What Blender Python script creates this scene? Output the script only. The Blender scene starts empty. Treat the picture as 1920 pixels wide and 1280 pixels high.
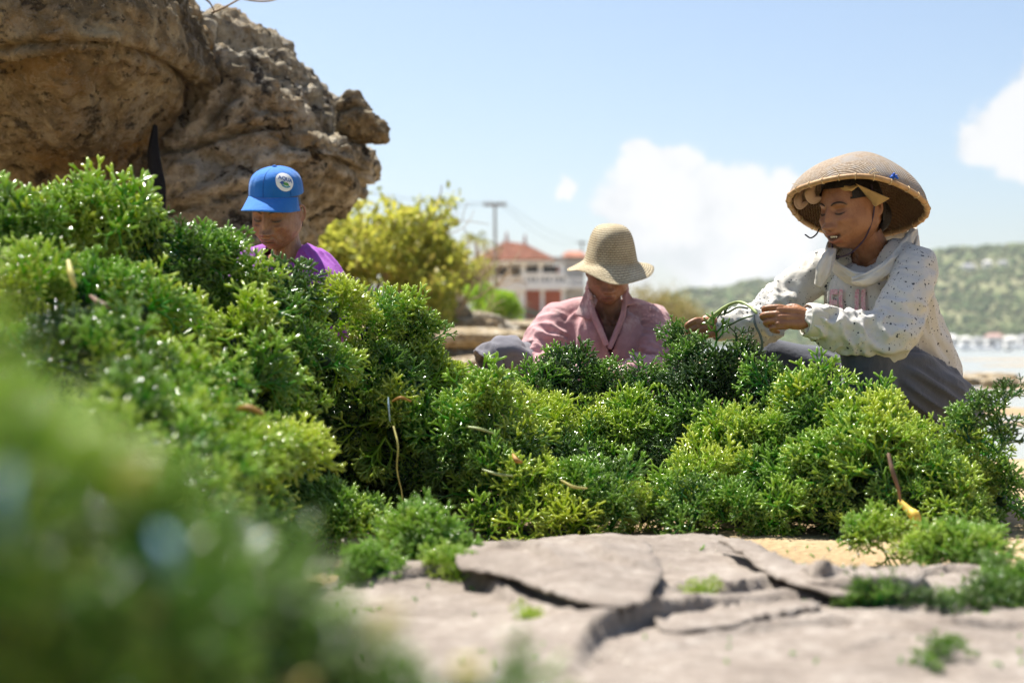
import bpy, bmesh, math, random
import numpy as np
from mathutils import Vector, Matrix, Quaternion, Euler

random.seed(7)
rng = np.random.default_rng(7)
scene = bpy.context.scene
COL = scene.collection

# ------------------------------------------------------------------ camera, sky, sun, exposure
F, CAMH, HOR = 2667.0, 0.45, 648.0          # focal length in photo pixels, lens height, horizon row


def W(px, py, D):
    return Vector(((px - 960.0) / F * D, D, CAMH - (py - HOR) / F * D))


def G(px, py, z=0.0):
    D = F * (CAMH - z) / (py - HOR)
    return Vector(((px - 960.0) / F * D, D, z))


cam_data = bpy.data.cameras.new('camera')
cam = bpy.data.objects.new('camera', cam_data)
COL.objects.link(cam)
cam.location = (0, 0, CAMH)
cam.rotation_euler = (math.radians(90), 0, 0)
cam_data.sensor_width = 36.0
cam_data.lens = 50.0
cam_data.shift_y = 8.0 / 1920.0
cam_data.clip_start = 0.02
cam_data.clip_end = 6000.0
cam_data.dof.use_dof = True
cam_data.dof.focus_distance = 4.02
cam_data.dof.aperture_fstop = 2.5
scene.camera = cam

SUN = Vector((-0.45, 0.52, 1.45)).normalized()
sun_el = math.asin(SUN.z)
sun_az = math.atan2(SUN.x, SUN.y)
sd = bpy.data.lights.new('sun', 'SUN')
sd.energy = 5.0
sd.angle = math.radians(0.53)
sd.color = (1.0, 0.955, 0.88)
so = bpy.data.objects.new('sun', sd)
so.rotation_euler = (-SUN).to_track_quat('-Z', 'Y').to_euler()
so.location = (8, 10, 30)
COL.objects.link(so)

scene.view_settings.view_transform = 'Standard'
scene.view_settings.look = 'None'
scene.view_settings.exposure = 1.2
scene.view_settings.gamma = 1.0
scene.view_settings.use_curve_mapping = False
scene.render.engine = 'CYCLES'
scene.cycles.max_bounces = 7
scene.cycles.transparent_max_bounces = 12
scene.cycles.caustics_reflective = False
scene.cycles.caustics_refractive = False
scene.cycles.use_denoising = True
scene.cycles.sample_clamp_indirect = 6.0

world = bpy.data.worlds.new('World')
scene.world = world
world.use_nodes = True
wt = world.node_tree
wt.nodes.clear()


def nd(t, typ, ins=None, **props):
    n = t.nodes.new(typ)
    for k, v in props.items():
        setattr(n, k, v)
    if ins:
        for k, v in ins.items():
            s = n.inputs[k]
            if hasattr(v, 'is_output'):
                t.links.new(v, s)
            else:
                s.default_value = v
    return n


def mth(t, op, a, b=0.0, c=0.0, clamp=False):
    n = t.nodes.new('ShaderNodeMath')
    n.operation = op
    n.use_clamp = clamp
    for i, v in enumerate((a, b, c)):
        if hasattr(v, 'is_output'):
            t.links.new(v, n.inputs[i])
        else:
            n.inputs[i].default_value = v
    return n.outputs[0]


def mixc(t, fac, a, b, blend='MIX'):
    n = t.nodes.new('ShaderNodeMix')
    n.data_type = 'RGBA'
    n.blend_type = blend
    n.clamp_factor = True
    for s, v in ((n.inputs[0], fac), (n.inputs[6], a), (n.inputs[7], b)):
        if hasattr(v, 'is_output'):
            t.links.new(v, s)
        else:
            s.default_value = v if not isinstance(v, tuple) or len(v) == 4 else (*v, 1.0)
    return n.outputs[2]


def ramp(t, fac, stops, interp='LINEAR'):
    n = t.nodes.new('ShaderNodeValToRGB')
    n.color_ramp.interpolation = interp
    els = n.color_ramp.elements
    while len(els) < len(stops):
        els.new(0.5)
    for e, (p, c) in zip(els, stops):
        e.position = p
        e.color = (*c, 1.0) if len(c) == 3 else c
    if hasattr(fac, 'is_output'):
        t.links.new(fac, n.inputs[0])
    return n.outputs[0]


def sstep(t, v, lo, hi, a=0.0, b=1.0):
    n = t.nodes.new('ShaderNodeMapRange')
    n.interpolation_type = 'SMOOTHSTEP'
    for i, x in enumerate((v, lo, hi, a, b)):
        if hasattr(x, 'is_output'):
            t.links.new(x, n.inputs[i])
        else:
            n.inputs[i].default_value = x
    return n.outputs[0]


def noise(t, vec, scale, detail=4.0, rough=0.55, dist=0.0):
    n = t.nodes.new('ShaderNodeTexNoise')
    n.inputs['Scale'].default_value = scale
    n.inputs['Detail'].default_value = detail
    n.inputs['Roughness'].default_value = rough
    n.inputs['Distortion'].default_value = dist
    if vec is not None:
        t.links.new(vec, n.inputs['Vector'])
    return n.outputs[0]


def vmap(t, vec, scale=(1, 1, 1), rot=(0, 0, 0), loc=(0, 0, 0)):
    n = t.nodes.new('ShaderNodeMapping')
    t.links.new(vec, n.inputs[0])
    n.inputs['Location'].default_value = loc
    n.inputs['Rotation'].default_value = rot
    n.inputs['Scale'].default_value = scale
    return n.outputs[0]


# sky: daylight with fair-weather cumulus standing all round the horizon
sky = nd(wt, 'ShaderNodeTexSky', sky_type='NISHITA', sun_disc=False, sun_elevation=sun_el, sun_rotation=sun_az,
         altitude=0.0, air_density=1.0, dust_density=1.6, ozone_density=1.6)
wco = nd(wt, 'ShaderNodeTexCoord').outputs['Generated']
clouds = [  # azimuth (deg from +Y towards +X), elevation, half width, half height, weight
    (6.9, 5.6, 3.6, 2.0, 1.0), (5.9, 6.9, 1.7, 1.4, 1.0), (10.3, 5.2, 2.6, 1.4, 0.95), (8.3, 3.6, 5.2, 1.6, 0.72),
    (1.9, 5.9, 0.55, 0.6, 0.85), (20.4, 8.2, 2.6, 2.2, 1.0), (18.6, 7.6, 1.6, 1.0, 0.8), (21.4, 9.8, 1.6, 1.5, 0.9),
    (38, 7, 7, 3, 1.0), (57, 5, 6, 2.2, 1.0), (80, 8, 9, 3.4, 1.0), (112, 6, 8, 2.6, 1.0), (141, 9, 8, 3, 1.0),
    (170, 5, 7, 2.2, 1.0), (-160, 8, 8, 3, 1.0), (-128, 6, 7, 2.4, 1.0), (-96, 9, 9, 3.2, 1.0), (-66, 6, 7, 2.4, 1.0),
    (-40, 8, 6, 3, 1.0)]
warp = nd(wt, 'ShaderNodeTexNoise', {'Vector': wco, 'Scale': 16.0, 'Detail': 6.0, 'Roughness': 0.58})
wv = nd(wt, 'ShaderNodeVectorMath', {0: warp.outputs['Color'], 1: (0.5, 0.5, 0.5)}, operation='SUBTRACT').outputs[0]
wv = nd(wt, 'ShaderNodeVectorMath', {0: wv, 'Scale': 0.075}, operation='SCALE').outputs[0]
wdir = nd(wt, 'ShaderNodeVectorMath', {0: wco, 1: wv}, operation='ADD').outputs[0]
acc = None
for az, el, hw, hh, wgt in clouds:
    a, e = math.radians(az), math.radians(el)
    rot = Matrix.Rotation(-e, 3, 'X') @ Matrix.Rotation(a, 3, 'Z')
    c = Vector((math.sin(a) * math.cos(e), math.cos(a) * math.cos(e), math.sin(e)))
    dv = nd(wt, 'ShaderNodeVectorMath', {0: wdir, 1: tuple(c)}, operation='SUBTRACT').outputs[0]
    right = Vector((math.cos(a), -math.sin(a), 0))
    dx = nd(wt, 'ShaderNodeVectorMath', {0: dv, 1: tuple(right)}, operation='DOT_PRODUCT').outputs['Value']
    sep = nd(wt, 'ShaderNodeSeparateXYZ', {0: dv}).outputs[2]
    fwd = nd(wt, 'ShaderNodeVectorMath', {0: dv, 1: (math.sin(a), math.cos(a), 0)}, operation='DOT_PRODUCT').outputs['Value']
    q = mth(wt, 'ADD', mth(wt, 'POWER', mth(wt, 'ABSOLUTE', mth(wt, 'DIVIDE', dx, math.radians(hw))), 2.0),
            mth(wt, 'POWER', mth(wt, 'ABSOLUTE', mth(wt, 'DIVIDE', sep, math.radians(hh))), 2.0))
    q = mth(wt, 'ADD', q, mth(wt, 'MULTIPLY', mth(wt, 'ABSOLUTE', fwd), 4.0))
    m = mth(wt, 'MULTIPLY', sstep(wt, q, 1.5, 0.25), wgt)
    acc = m if acc is None else mth(wt, 'MAXIMUM', acc, m)
puff = noise(wt, wco, 26.0, 7.0, 0.6)
cov = sstep(wt, mth(wt, 'ADD', acc, mth(wt, 'MULTIPLY', mth(wt, 'SUBTRACT', puff, 0.5), 1.15)), 0.26, 0.78)
shade = noise(wt, wco, 13.0, 6.0, 0.55)
ccol = mixc(wt, sstep(wt, shade, 0.36, 0.58), (4.1, 4.3, 4.6), (5.9, 5.9, 5.9))
zel = nd(wt, 'ShaderNodeSeparateXYZ', {0: wco}).outputs[2]
skyc = mixc(wt, mth(wt, 'MULTIPLY', sstep(wt, zel, 0.20, -0.02), 0.12), sky.outputs[0], (4.0, 4.35, 4.7))
final = mixc(wt, mth(wt, 'MULTIPLY', cov, 0.93), skyc, ccol)
bg = nd(wt, 'ShaderNodeBackground', {'Color': final, 'Strength': 0.072})
nd(wt, 'ShaderNodeOutputWorld', {'Surface': bg.outputs[0]})

# ------------------------------------------------------------------ helpers
_perm = np.random.default_rng(11).permutation(4096)
_grad = np.random.default_rng(12).normal(size=(4096, 3))
_grad /= np.linalg.norm(_grad, axis=1, keepdims=True)


def pnoise(P, seed=0):
    P = np.asarray(P, float)
    I = np.floor(P).astype(np.int64)
    f = P - I
    u = f * f * f * (f * (f * 6 - 15) + 10)
    out = np.zeros(len(P))
    for dx in (0, 1):
        wx = u[:, 0] if dx else 1 - u[:, 0]
        for dy in (0, 1):
            wy = u[:, 1] if dy else 1 - u[:, 1]
            for dz in (0, 1):
                wz = u[:, 2] if dz else 1 - u[:, 2]
                h = _perm[(I[:, 0] + dx + seed * 37) & 4095]
                h = _perm[(h + I[:, 1] + dy) & 4095]
                h = _perm[(h + I[:, 2] + dz) & 4095]
                g = _grad[h]
                d = g[:, 0] * (f[:, 0] - dx) + g[:, 1] * (f[:, 1] - dy) + g[:, 2] * (f[:, 2] - dz)
                out += wx * wy * wz * d
    return out * 1.5


def fbm(P, octv=4, lac=2.0, gain=0.5, seed=0):
    P = np.asarray(P, float)
    o, a = np.zeros(len(P)), 1.0
    for k in range(octv):
        o += a * pnoise(P, seed + k)
        P = P * lac
        a *= gain
    return o


def ridged(P, octv=2, seed=0):
    P = np.asarray(P, float)
    o, a = np.zeros(len(P)), 1.0
    for k in range(octv):
        o += a * (1 - 2.2 * np.abs(pnoise(P, seed + k)))
        P = P * 2.03
        a *= 0.5
    return o


def ss(x, lo, hi):
    t = np.clip((np.asarray(x, float) - lo) / (hi - lo), 0, 1)
    return t * t * (3 - 2 * t)


def mesh_np(name, V, Fc, mat=None, smooth=True):
    me = bpy.data.meshes.new(name)
    V = np.asarray(V, float)
    me.from_pydata(V.tolist(), [], Fc.tolist() if isinstance(Fc, np.ndarray) else Fc)
    me.update()
    if smooth:
        me.polygons.foreach_set('use_smooth', [True] * len(me.polygons))
    if mat is not None:
        me.materials.append(mat)
    return me


def obj(name, me, parent=None):
    o = bpy.data.objects.new(name, me)
    COL.objects.link(o)
    if parent is not None:
        o.parent = parent
        o.matrix_parent_inverse = parent.matrix_world.inverted()
    return o


def tag(o, label=None, cat=None, group=None, kind=None):
    if label: o['label'] = label
    if cat: o['category'] = cat
    if group: o['group'] = group
    if kind: o['kind'] = kind
    return o


def empty(name, loc, label=None, cat=None, group=None):
    o = bpy.data.objects.new(name, None)
    o.empty_display_size = 0.1
    o.location = loc
    COL.objects.link(o)
    o.matrix_world = Matrix.Translation(loc)
    return tag(o, label, cat, group)


class MB:
    """collects shapes as arrays"""
    def __init__(s):
        s.V, s.F, s.n = [], [], 0

    def add(s, V, Fc):
        V = np.asarray(V, float)
        s.V.append(V)
        s.F.extend([tuple(i + s.n for i in f) for f in (Fc.tolist() if isinstance(Fc, np.ndarray) else Fc)])
        s.n += len(V)
        return s

    def arr(s):
        return np.concatenate(s.V), s.F

    def box(s, lo, hi, M=None):
        x0, y0, z0 = lo
        x1, y1, z1 = hi
        V = np.array([(x0, y0, z0), (x1, y0, z0), (x1, y1, z0), (x0, y1, z0), (x0, y0, z1), (x1, y0, z1), (x1, y1, z1), (x0, y1, z1)])
        if M is not None:
            V = tf(M, V)
        return s.add(V, [(0, 3, 2, 1), (4, 5, 6, 7), (0, 1, 5, 4), (1, 2, 6, 5), (2, 3, 7, 6), (3, 0, 4, 7)])

    def mesh(s, name, mat=None, smooth=True):
        V, Fc = s.arr()
        return mesh_np(name, V, Fc, mat, smooth)


def tf(M, V):
    M = np.array(M)
    return np.asarray(V) @ M[:3, :3].T + M[:3, 3]


def catmull(P, sub):
    P = np.asarray(P, float)
    if len(P) < 3:
        t = np.linspace(0, 1, sub + 1)[:, None]
        return P[0] * (1 - t) + P[-1] * t
    Q = np.concatenate([[2 * P[0] - P[1]], P, [2 * P[-1] - P[-2]]])
    out = []
    for i in range(len(P) - 1):
        p0, p1, p2, p3 = Q[i:i + 4]
        for k in range(sub):
            t = k / sub
            out.append(0.5 * ((2 * p1) + (-p0 + p2) * t + (2 * p0 - 5 * p1 + 4 * p2 - p3) * t * t + (-p0 + 3 * p1 - 3 * p2 + p3) * t ** 3))
    out.append(P[-1])
    return np.array(out)


def sweep(path, radii, up=(0, 0, 1), n=20, sub=6, fold=None, caps=True, lin=False):
    """tube along a path; radii: (a across, b along up) per key; rounded ends; fold(s, theta) -> radial offset"""
    path = [tuple(p) for p in path]
    R = np.array([r if isinstance(r, (tuple, list)) else (r, r) for r in radii], float)
    if lin:
        tt = np.linspace(0, len(path) - 1, (len(path) - 1) * sub + 1)
        P = np.stack([np.interp(tt, np.arange(len(path)), np.array(path)[:, k]) for k in range(3)], 1)
        RR = np.stack([np.interp(tt, np.arange(len(path)), R[:, k]) for k in range(2)], 1)
    else:
        P = catmull(path, sub)
        RR = np.maximum(catmull(R, sub), 0.0005)
    T = np.gradient(P, axis=0)
    T /= np.linalg.norm(T, axis=1, keepdims=True) + 1e-12
    s = np.concatenate([[0], np.cumsum(np.linalg.norm(np.diff(P, axis=0), axis=1))])
    u = np.array(up, float)
    th = np.linspace(0, 2 * np.pi, n, endpoint=False)
    V = []
    prev = None
    for i in range(len(P)):
        uu = u if prev is None else prev
        side = np.cross(T[i], uu)
        if np.linalg.norm(side) < 1e-3:
            side = np.cross(T[i], np.array((0.3, 0.7, 0.2)))
        side /= np.linalg.norm(side)
        upv = np.cross(side, T[i])
        prev = upv if fold != 'fixed' else None
        a, b = RR[i]
        off = 0.0 if not callable(fold) else fold(s[i], th, i / (len(P) - 1))
        ca, sa = np.cos(th), np.sin(th)
        V.append(P[i] + np.outer((a + off) * ca, side) + np.outer((b + off) * sa, upv))
    V = np.array(V)
    m = len(P)
    Fc = []
    for i in range(m - 1):
        for j in range(n):
            k = (j + 1) % n
            Fc.append((i * n + j, i * n + k, (i + 1) * n + k, (i + 1) * n + j))
    V = V.reshape(-1, 3)
    if caps:
        b0 = len(V)
        extra = []
        for end, sg in ((0, -1), (m - 1, 1)):
            c = P[end]
            ring0 = V[end * n:(end + 1) * n]
            r = min(RR[end])
            ids = [end * n + j for j in range(n)]
            for q in (0.55, 0.9):
                nr = c + (ring0 - c) * math.sqrt(max(0, 1 - q * q)) + sg * T[end] * r * q
                st = len(V) + len(extra)
                extra.extend(nr)
                nid = list(range(st, st + n))
                for j in range(n):
                    k = (j + 1) % n
                    f = (ids[j], ids[k], nid[k], nid[j]) if sg > 0 else (ids[k], ids[j], nid[j], nid[k])
                    Fc.append(f)
                ids = nid
            st = len(V) + len(extra)
            extra.append(c + sg * T[end] * r)
            for j in range(n):
                k = (j + 1) % n
                Fc.append((ids[j], ids[k], st) if sg > 0 else (ids[k], ids[j], st))
        V = np.concatenate([V, np.array(extra)])
    return V, Fc


def tube_mesh(name, path, r, mat, n=6, sub=5):
    rr = r if isinstance(r, (list, tuple)) else [r] * len(path)
    return mesh_np(name, *sweep(path, rr, n=n, sub=sub), mat)


def ell(c, r, M=None, nu=20, nv=12):
    V, Fc = [], []
    for i in range(nv + 1):
        ph = math.pi * i / nv
        for j in range(nu):
            t = 2 * math.pi * j / nu
            V.append((r[0] * math.sin(ph) * math.cos(t), r[1] * math.sin(ph) * math.sin(t), r[2] * math.cos(ph)))
    for i in range(nv):
        for j in range(nu):
            k = (j + 1) % nu
            Fc.append((i * nu + j, (i + 1) * nu + j, (i + 1) * nu + k, i * nu + k))
    V = np.array(V)
    if M is not None:
        V = tf(M, V)
    return V + np.array(c), Fc


def remesh(V, Fc, voxel, smooth=2, fac=0.5):
    me = mesh_np('tmp', V, Fc)
    o = bpy.data.objects.new('tmp', me)
    COL.objects.link(o)
    m = o.modifiers.new('r', 'REMESH')
    m.mode = 'VOXEL'
    m.voxel_size = voxel
    if smooth:
        sm = o.modifiers.new('s', 'SMOOTH')
        sm.iterations = smooth
        sm.factor = fac
    dg = bpy.context.evaluated_depsgraph_get()
    em = o.evaluated_get(dg).to_mesh()
    n = len(em.vertices)
    A = np.empty(n * 3)
    em.vertices.foreach_get('co', A)
    Q = [tuple(p.vertices) for p in em.polygons]
    o.evaluated_get(dg).to_mesh_clear()
    bpy.data.objects.remove(o)
    bpy.data.meshes.remove(me)
    return A.reshape(-1, 3), Q


def cut(V, Fc, keep):
    """keep faces whose vertices all satisfy keep"""
    V = np.asarray(V)
    ok = keep if isinstance(keep, np.ndarray) else keep(V)
    F2 = [f for f in Fc if all(ok[i] for i in f)]
    used = np.zeros(len(V), bool)
    for f in F2:
        used[list(f)] = True
    mp = np.cumsum(used) - 1
    return V[used], [tuple(int(mp[i]) for i in f) for f in F2]


def vnormals(V, Fc):
    me = mesh_np('tmpn', V, Fc)
    N = np.empty(len(me.vertices) * 3)
    me.vertex_normals.foreach_get('vector', N)
    bpy.data.meshes.remove(me)
    return N.reshape(-1, 3)


def lathe(profile, n=48, M=None, wob=None):
    V, Fc = [], []
    for i, (r, z) in enumerate(profile):
        for j in range(n):
            t = 2 * math.pi * j / n
            dr, dz = wob(t, r, z) if wob else (0, 0)
            V.append(((r + dr) * math.cos(t), (r + dr) * math.sin(t), z + dz))
    for i in range(len(profile) - 1):
        for j in range(n):
            k = (j + 1) % n
            Fc.append((i * n + j, i * n + k, (i + 1) * n + k, (i + 1) * n + j))
    V = np.array(V)
    if M is not None:
        V = tf(M, V)
    return V, Fc


def solid(o, th, off=-1.0):
    m = o.modifiers.new('thickness', 'SOLIDIFY')
    m.thickness = th
    m.offset = off
    return o


def new_mat(name):
    m = bpy.data.materials.new(name)
    m.use_nodes = True
    t = m.node_tree
    t.nodes.clear()
    out = t.nodes.new('ShaderNodeOutputMaterial')
    p = t.nodes.new('ShaderNodeBsdfPrincipled')
    t.links.new(p.outputs[0], out.inputs[0])
    return m, t, p, out


def setp(t, p, **kw):
    names = dict(base='Base Color', rough='Roughness', spec='Specular IOR Level', normal='Normal', sss='Subsurface Weight',
                 sheen='Sheen Weight', metal='Metallic', coat='Coat Weight', alpha='Alpha', trans='Transmission Weight')
    for k, v in kw.items():
        s = p.inputs[names[k]]
        if hasattr(v, 'is_output'):
            t.links.new(v, s)
        else:
            s.default_value = (*v, 1.0) if isinstance(v, tuple) and len(v) == 3 else v


def bump(t, h, dist=0.01, strength=1.0, nrm=None):
    n = t.nodes.new('ShaderNodeBump')
    n.inputs['Distance'].default_value = dist
    n.inputs['Strength'].default_value = strength
    t.links.new(h, n.inputs['Height'])
    if nrm is not None:
        t.links.new(nrm, n.inputs['Normal'])
    return n.outputs[0]


def ocoord(t):
    return t.nodes.new('ShaderNodeTexCoord').outputs['Object']


def plain(name, col, rough=0.7, var=0.15, scale=6.0, bmp=0.0, bscale=60.0, spec=0.3):
    m, t, p, _ = new_mat(name)
    c = ocoord(t)
    n = noise(t, c, scale, 5)
    a = tuple(x * (1 - var) for x in col)
    b = tuple(min(1, x * (1 + var)) for x in col)
    setp(t, p, base=mixc(t, sstep(t, n, 0.3, 0.7), a, b), rough=rough, spec=spec)
    if bmp:
        setp(t, p, normal=bump(t, noise(t, c, bscale, 4), bmp))
    return m
# ------------------------------------------------------------------ ground, sea, hill
SEA = -0.12
HAZE = 0.00022


def ground_h(x, y):
    x, y = np.asarray(x, float), np.asarray(y, float)
    P = np.stack([x, y, np.zeros_like(x)], -1).reshape(-1, 3)
    yy = np.maximum(y, 0.3)
    ang = x / yy
    t = ss(ang, 0.10, 0.19) * ss(y, 5.2, 8.0)
    far = ss(y, 70, 160)
    big = fbm(P * np.array([0.16, 0.55, 1.0]), 3, seed=5).reshape(x.shape)
    fine = fbm(P * np.array([3.0, 3.0, 1.0]), 4, seed=9).reshape(x.shape)
    mid = fbm(P * np.array([0.9, 0.9, 1.0]), 3, seed=19).reshape(x.shape)
    z = 0.012 * fine * ss(y, -2, 1) + 0.03 * mid * ss(y, 5, 8)
    z = z * (1 - t) + t * (SEA - 0.012 + 0.09 * big + 0.012 * fine) * (1 - far) + t * far * -1.5
    # coast behind the people climbs to a terrace on the left
    land = 1 - ss(ang, 0.045, 0.075)
    z = z + land * (0.30 * ss(y, 9, 16) + 1.9 * ss(y, 78, 98) + 0.15 * mid * ss(y, 12, 30))
    out = ss(np.hypot(x, y), 1500, 2200)
    return np.where(t > 0.5, z, z * (1 - out))


def axis(lo, hi, n, k):
    a = np.linspace(np.arcsinh(lo / k), np.arcsinh(hi / k), n)
    return np.sinh(a) * k


gx = axis(-3000, 3000, 300, 1.2)
gy = axis(-60, 4000, 330, 2.5)
GX, GY = np.meshgrid(gx, gy)
GZ = ground_h(GX, GY)
gv = np.stack([GX, GY, GZ], -1).reshape(-1, 3)
nx = len(gx)
ii, jj = np.meshgrid(np.arange(len(gy) - 1), np.arange(nx - 1), indexing='ij')
a = (ii * nx + jj).ravel()
gf = np.stack([a, a + 1, a + nx + 1, a + nx], 1)

m_sand, t, p, _ = new_mat('coral_sand')
c = nd(t, 'ShaderNodeNewGeometry').outputs['Position']
n1 = noise(t, c, 1.3, 6)
n2 = noise(t, c, 45, 5, 0.7)
vor = nd(t, 'ShaderNodeTexVoronoi', {'Vector': c, 'Scale': 55.0}).outputs['Distance']
col = ramp(t, mth(t, 'ADD', mth(t, 'MULTIPLY', n1, 0.6), mth(t, 'MULTIPLY', n2, 0.4)),
           [(0.3, (0.20, 0.13, 0.065)), (0.5, (0.34, 0.245, 0.13)), (0.68, (0.48, 0.38, 0.24))])
hz = nd(t, 'ShaderNodeSeparateXYZ', {0: c}).outputs[2]
wet = sstep(t, hz, SEA + 0.05, SEA - 0.02)
col = mixc(t, mth(t, 'MULTIPLY', wet, 0.55), col, (0.13, 0.09, 0.045))
setp(t, p, base=col, rough=mth(t, 'SUBTRACT', 0.9, mth(t, 'MULTIPLY', wet, 0.5)), spec=0.3,
     normal=bump(t, mth(t, 'ADD', mth(t, 'MULTIPLY', n2, 0.7), mth(t, 'MULTIPLY', vor, 0.5)), 0.012))
ground = tag(obj('ground', mesh_np('ground', gv, gf, m_sand)), 'pale coral sand and wet tidal flats under the whole scene', None, None, 'structure')

m_sea, t, p, _ = new_mat('shallow_sea')
c = nd(t, 'ShaderNodeNewGeometry').outputs['Position']
w1 = noise(t, vmap(t, c, (1.0, 2.6, 1)), 2.6, 4, 0.6)
w2 = noise(t, vmap(t, c, (1.0, 2.0, 1)), 14.0, 3, 0.6)
lw = nd(t, 'ShaderNodeLayerWeight', {'Blend': 0.25}).outputs['Facing']
setp(t, p, base=(0.30, 0.31, 0.28), rough=0.22, spec=0.5,
     normal=bump(t, mth(t, 'ADD', w1, mth(t, 'MULTIPLY', w2, 0.3)), 0.05, 0.5))
sx = axis(-3000, 3000, 60, 20)
sy = axis(2, 4000, 60, 20)
SX, SY = np.meshgrid(sx, sy)
sv = np.stack([SX, SY, np.full_like(SX, SEA)], -1).reshape(-1, 3)
ii, jj = np.meshgrid(np.arange(59), np.arange(59), indexing='ij')
a = (ii * 60 + jj).ravel()
sea = tag(obj('sea', mesh_np('sea', sv, np.stack([a, a + 1, a + 61, a + 60], 1), m_sea)), 'shallow pale sea water with low tide sand bars showing', None, None, 'structure')

# far wooded hill across the bay
HD = 620.0


def hill_z(x, y):
    px = 960 + x / y * F
    prof = np.interp(px, [-2500, -600, 700, 1180, 1290, 1400, 1500, 1600, 1740, 1800, 1860, 1930, 2300, 3000, 4200],
                     [600, 590, 640, 602, 552, 537, 527, 508, 478, 468, 461, 458, 440, 470, 560])
    top = (HOR - prof) / F * (HD + 260)
    P = np.stack([x, y, 0 * x], -1).reshape(-1, 3)
    up = ss(y, HD, HD + 260) ** 0.8
    n = fbm(P / 55.0, 4, seed=31).reshape(x.shape)
    return top * up + n * 7 * up * ss(top, 2, 20) - 0.6


hx = np.linspace(-700, 900, 300)
hy = np.linspace(HD - 30, HD + 460, 110)
HX, HY = np.meshgrid(hx, hy)
HZ = hill_z(HX, HY)
HZ = HZ - 70 * ss(HY, HD + 290, HD + 460)
hv = np.stack([HX, HY, HZ], -1).reshape(-1, 3)
ii, jj = np.meshgrid(np.arange(109), np.arange(299), indexing='ij')
a = (ii * 300 + jj).ravel()
m_hill, t, p, _ = new_mat('dry_hillside')
c = nd(t, 'ShaderNodeNewGeometry').outputs['Position']
n1 = noise(t, c, 0.018, 6, 0.6)
col = ramp(t, n1, [(0.36, (0.10, 0.135, 0.055)), (0.52, (0.17, 0.18, 0.085)), (0.66, (0.25, 0.225, 0.135))])
setp(t, p, base=col, rough=0.95, spec=0.1)
hill = tag(obj('hill', mesh_np('hill', hv, np.stack([a, a + 1, a + 301, a + 300], 1), m_hill)), 'dry wooded hill across the bay', None, None, 'structure')

# thin sea haze
m_haze = bpy.data.materials.new('sea_haze')
m_haze.use_nodes = True
ht = m_haze.node_tree
ht.nodes.clear()
hv_ = nd(ht, 'ShaderNodeVolumePrincipled', {'Color': (0.93, 0.96, 1.0, 1.0), 'Density': HAZE, 'Anisotropy': 0.3})
ho = ht.nodes.new('ShaderNodeOutputMaterial')
ht.links.new(hv_.outputs[0], ho.inputs['Volume'])
mbz = MB().box((-3050, -80, -3.0), (3050, 4050, 85.0))
tag(obj('haze', mbz.mesh('haze', m_haze, False)), 'thin pale sea haze over the bay', 'haze', None, 'stuff')

# trees of the far wood: one mass
def blob_mesh(seed, n=2):
    bm = bmesh.new()
    bmesh.ops.create_icosphere(bm, subdivisions=n, radius=1)
    V = np.array([v.co for v in bm.verts])
    Fc = [tuple(v.index for v in f.verts) for f in bm.faces]
    bm.free()
    V = V * (1 + 0.35 * pnoise(V * 2.2, seed))[:, None]
    return V, Fc


m_wood, t, p, _ = new_mat('far_foliage')
gp = nd(t, 'ShaderNodeNewGeometry')
n1 = noise(t, gp.outputs['Position'], 0.05, 3)
isl = gp.outputs['Random Per Island']
col = ramp(t, mth(t, 'ADD', mth(t, 'MULTIPLY', n1, 0.5), mth(t, 'MULTIPLY', isl, 0.5)),
           [(0.2, (0.05, 0.085, 0.03)), (0.5, (0.10, 0.14, 0.05)), (0.8, (0.18, 0.18, 0.085))])
setp(t, p, base=col, rough=0.9, spec=0.1)
wb = MB()
bl = [blob_mesh(s, 1) for s in range(5)]
r2 = np.random.default_rng(3)
for k in range(14000):
    x, y = r2.uniform(40, 560), HD + 300 * r2.uniform(0.0, 1.0) ** 1.2
    pxx = 960 + x / y * F
    if not (1150 < pxx < 2300):
        continue
    dens = fbm(np.array([[x / 40, y / 40, 0]]), 2, seed=44)[0]
    if dens < -0.42 + 0.35 * r2.uniform(-1, 1):
        continue
    z = float(hill_z(np.array([x]), np.array([y]))[0])
    s = r2.uniform(0.9, 2.2)
    V, Fc = bl[k % 5]
    ang = r2.uniform(0, 6.28)
    ca, sa = math.cos(ang), math.sin(ang)
    Vr = np.stack([V[:, 0] * ca - V[:, 1] * sa, V[:, 0] * sa + V[:, 1] * ca, V[:, 2] * r2.uniform(0.7, 1.1)], 1)
    wb.add(Vr * s + np.array((x, y, z + s * 0.5)), Fc)
tag(obj('far_woodland', wb.mesh('far_woodland', m_wood)), 'grey green scrub woodland covering the far hillside', 'woodland', None, 'stuff')

# ------------------------------------------------------------------ materials shared by the village
m_white = plain('white_render', (0.82, 0.82, 0.81), 0.7, 0.06, 0.8)
m_grey = plain('grey_concrete', (0.42, 0.41, 0.39), 0.85, 0.15, 1.2)
m_dark = plain('dark_interior', (0.05, 0.048, 0.045), 0.7, 0.2, 1.0)
m_glass = plain('window_glass', (0.10, 0.15, 0.20), 0.08, 0.1, 1.0, spec=0.6)
m_orange = plain('terracotta_wall', (0.48, 0.14, 0.07), 0.8, 0.12, 0.7)
m_green = plain('green_paint', (0.10, 0.30, 0.22), 0.5, 0.1)
m_stone = plain('pale_stone_wall', (0.52, 0.47, 0.40), 0.9, 0.25, 1.5)
m_pole = plain('weathered_concrete_pole', (0.22, 0.21, 0.20), 0.85, 0.15, 2.0)
m_wire = plain('black_cable', (0.03, 0.03, 0.03), 0.6, 0.1)
m_rooft, t, p, _ = new_mat('red_roof_tiles')
c = ocoord(t)
n = noise(t, c, 1.2, 5)
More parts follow.
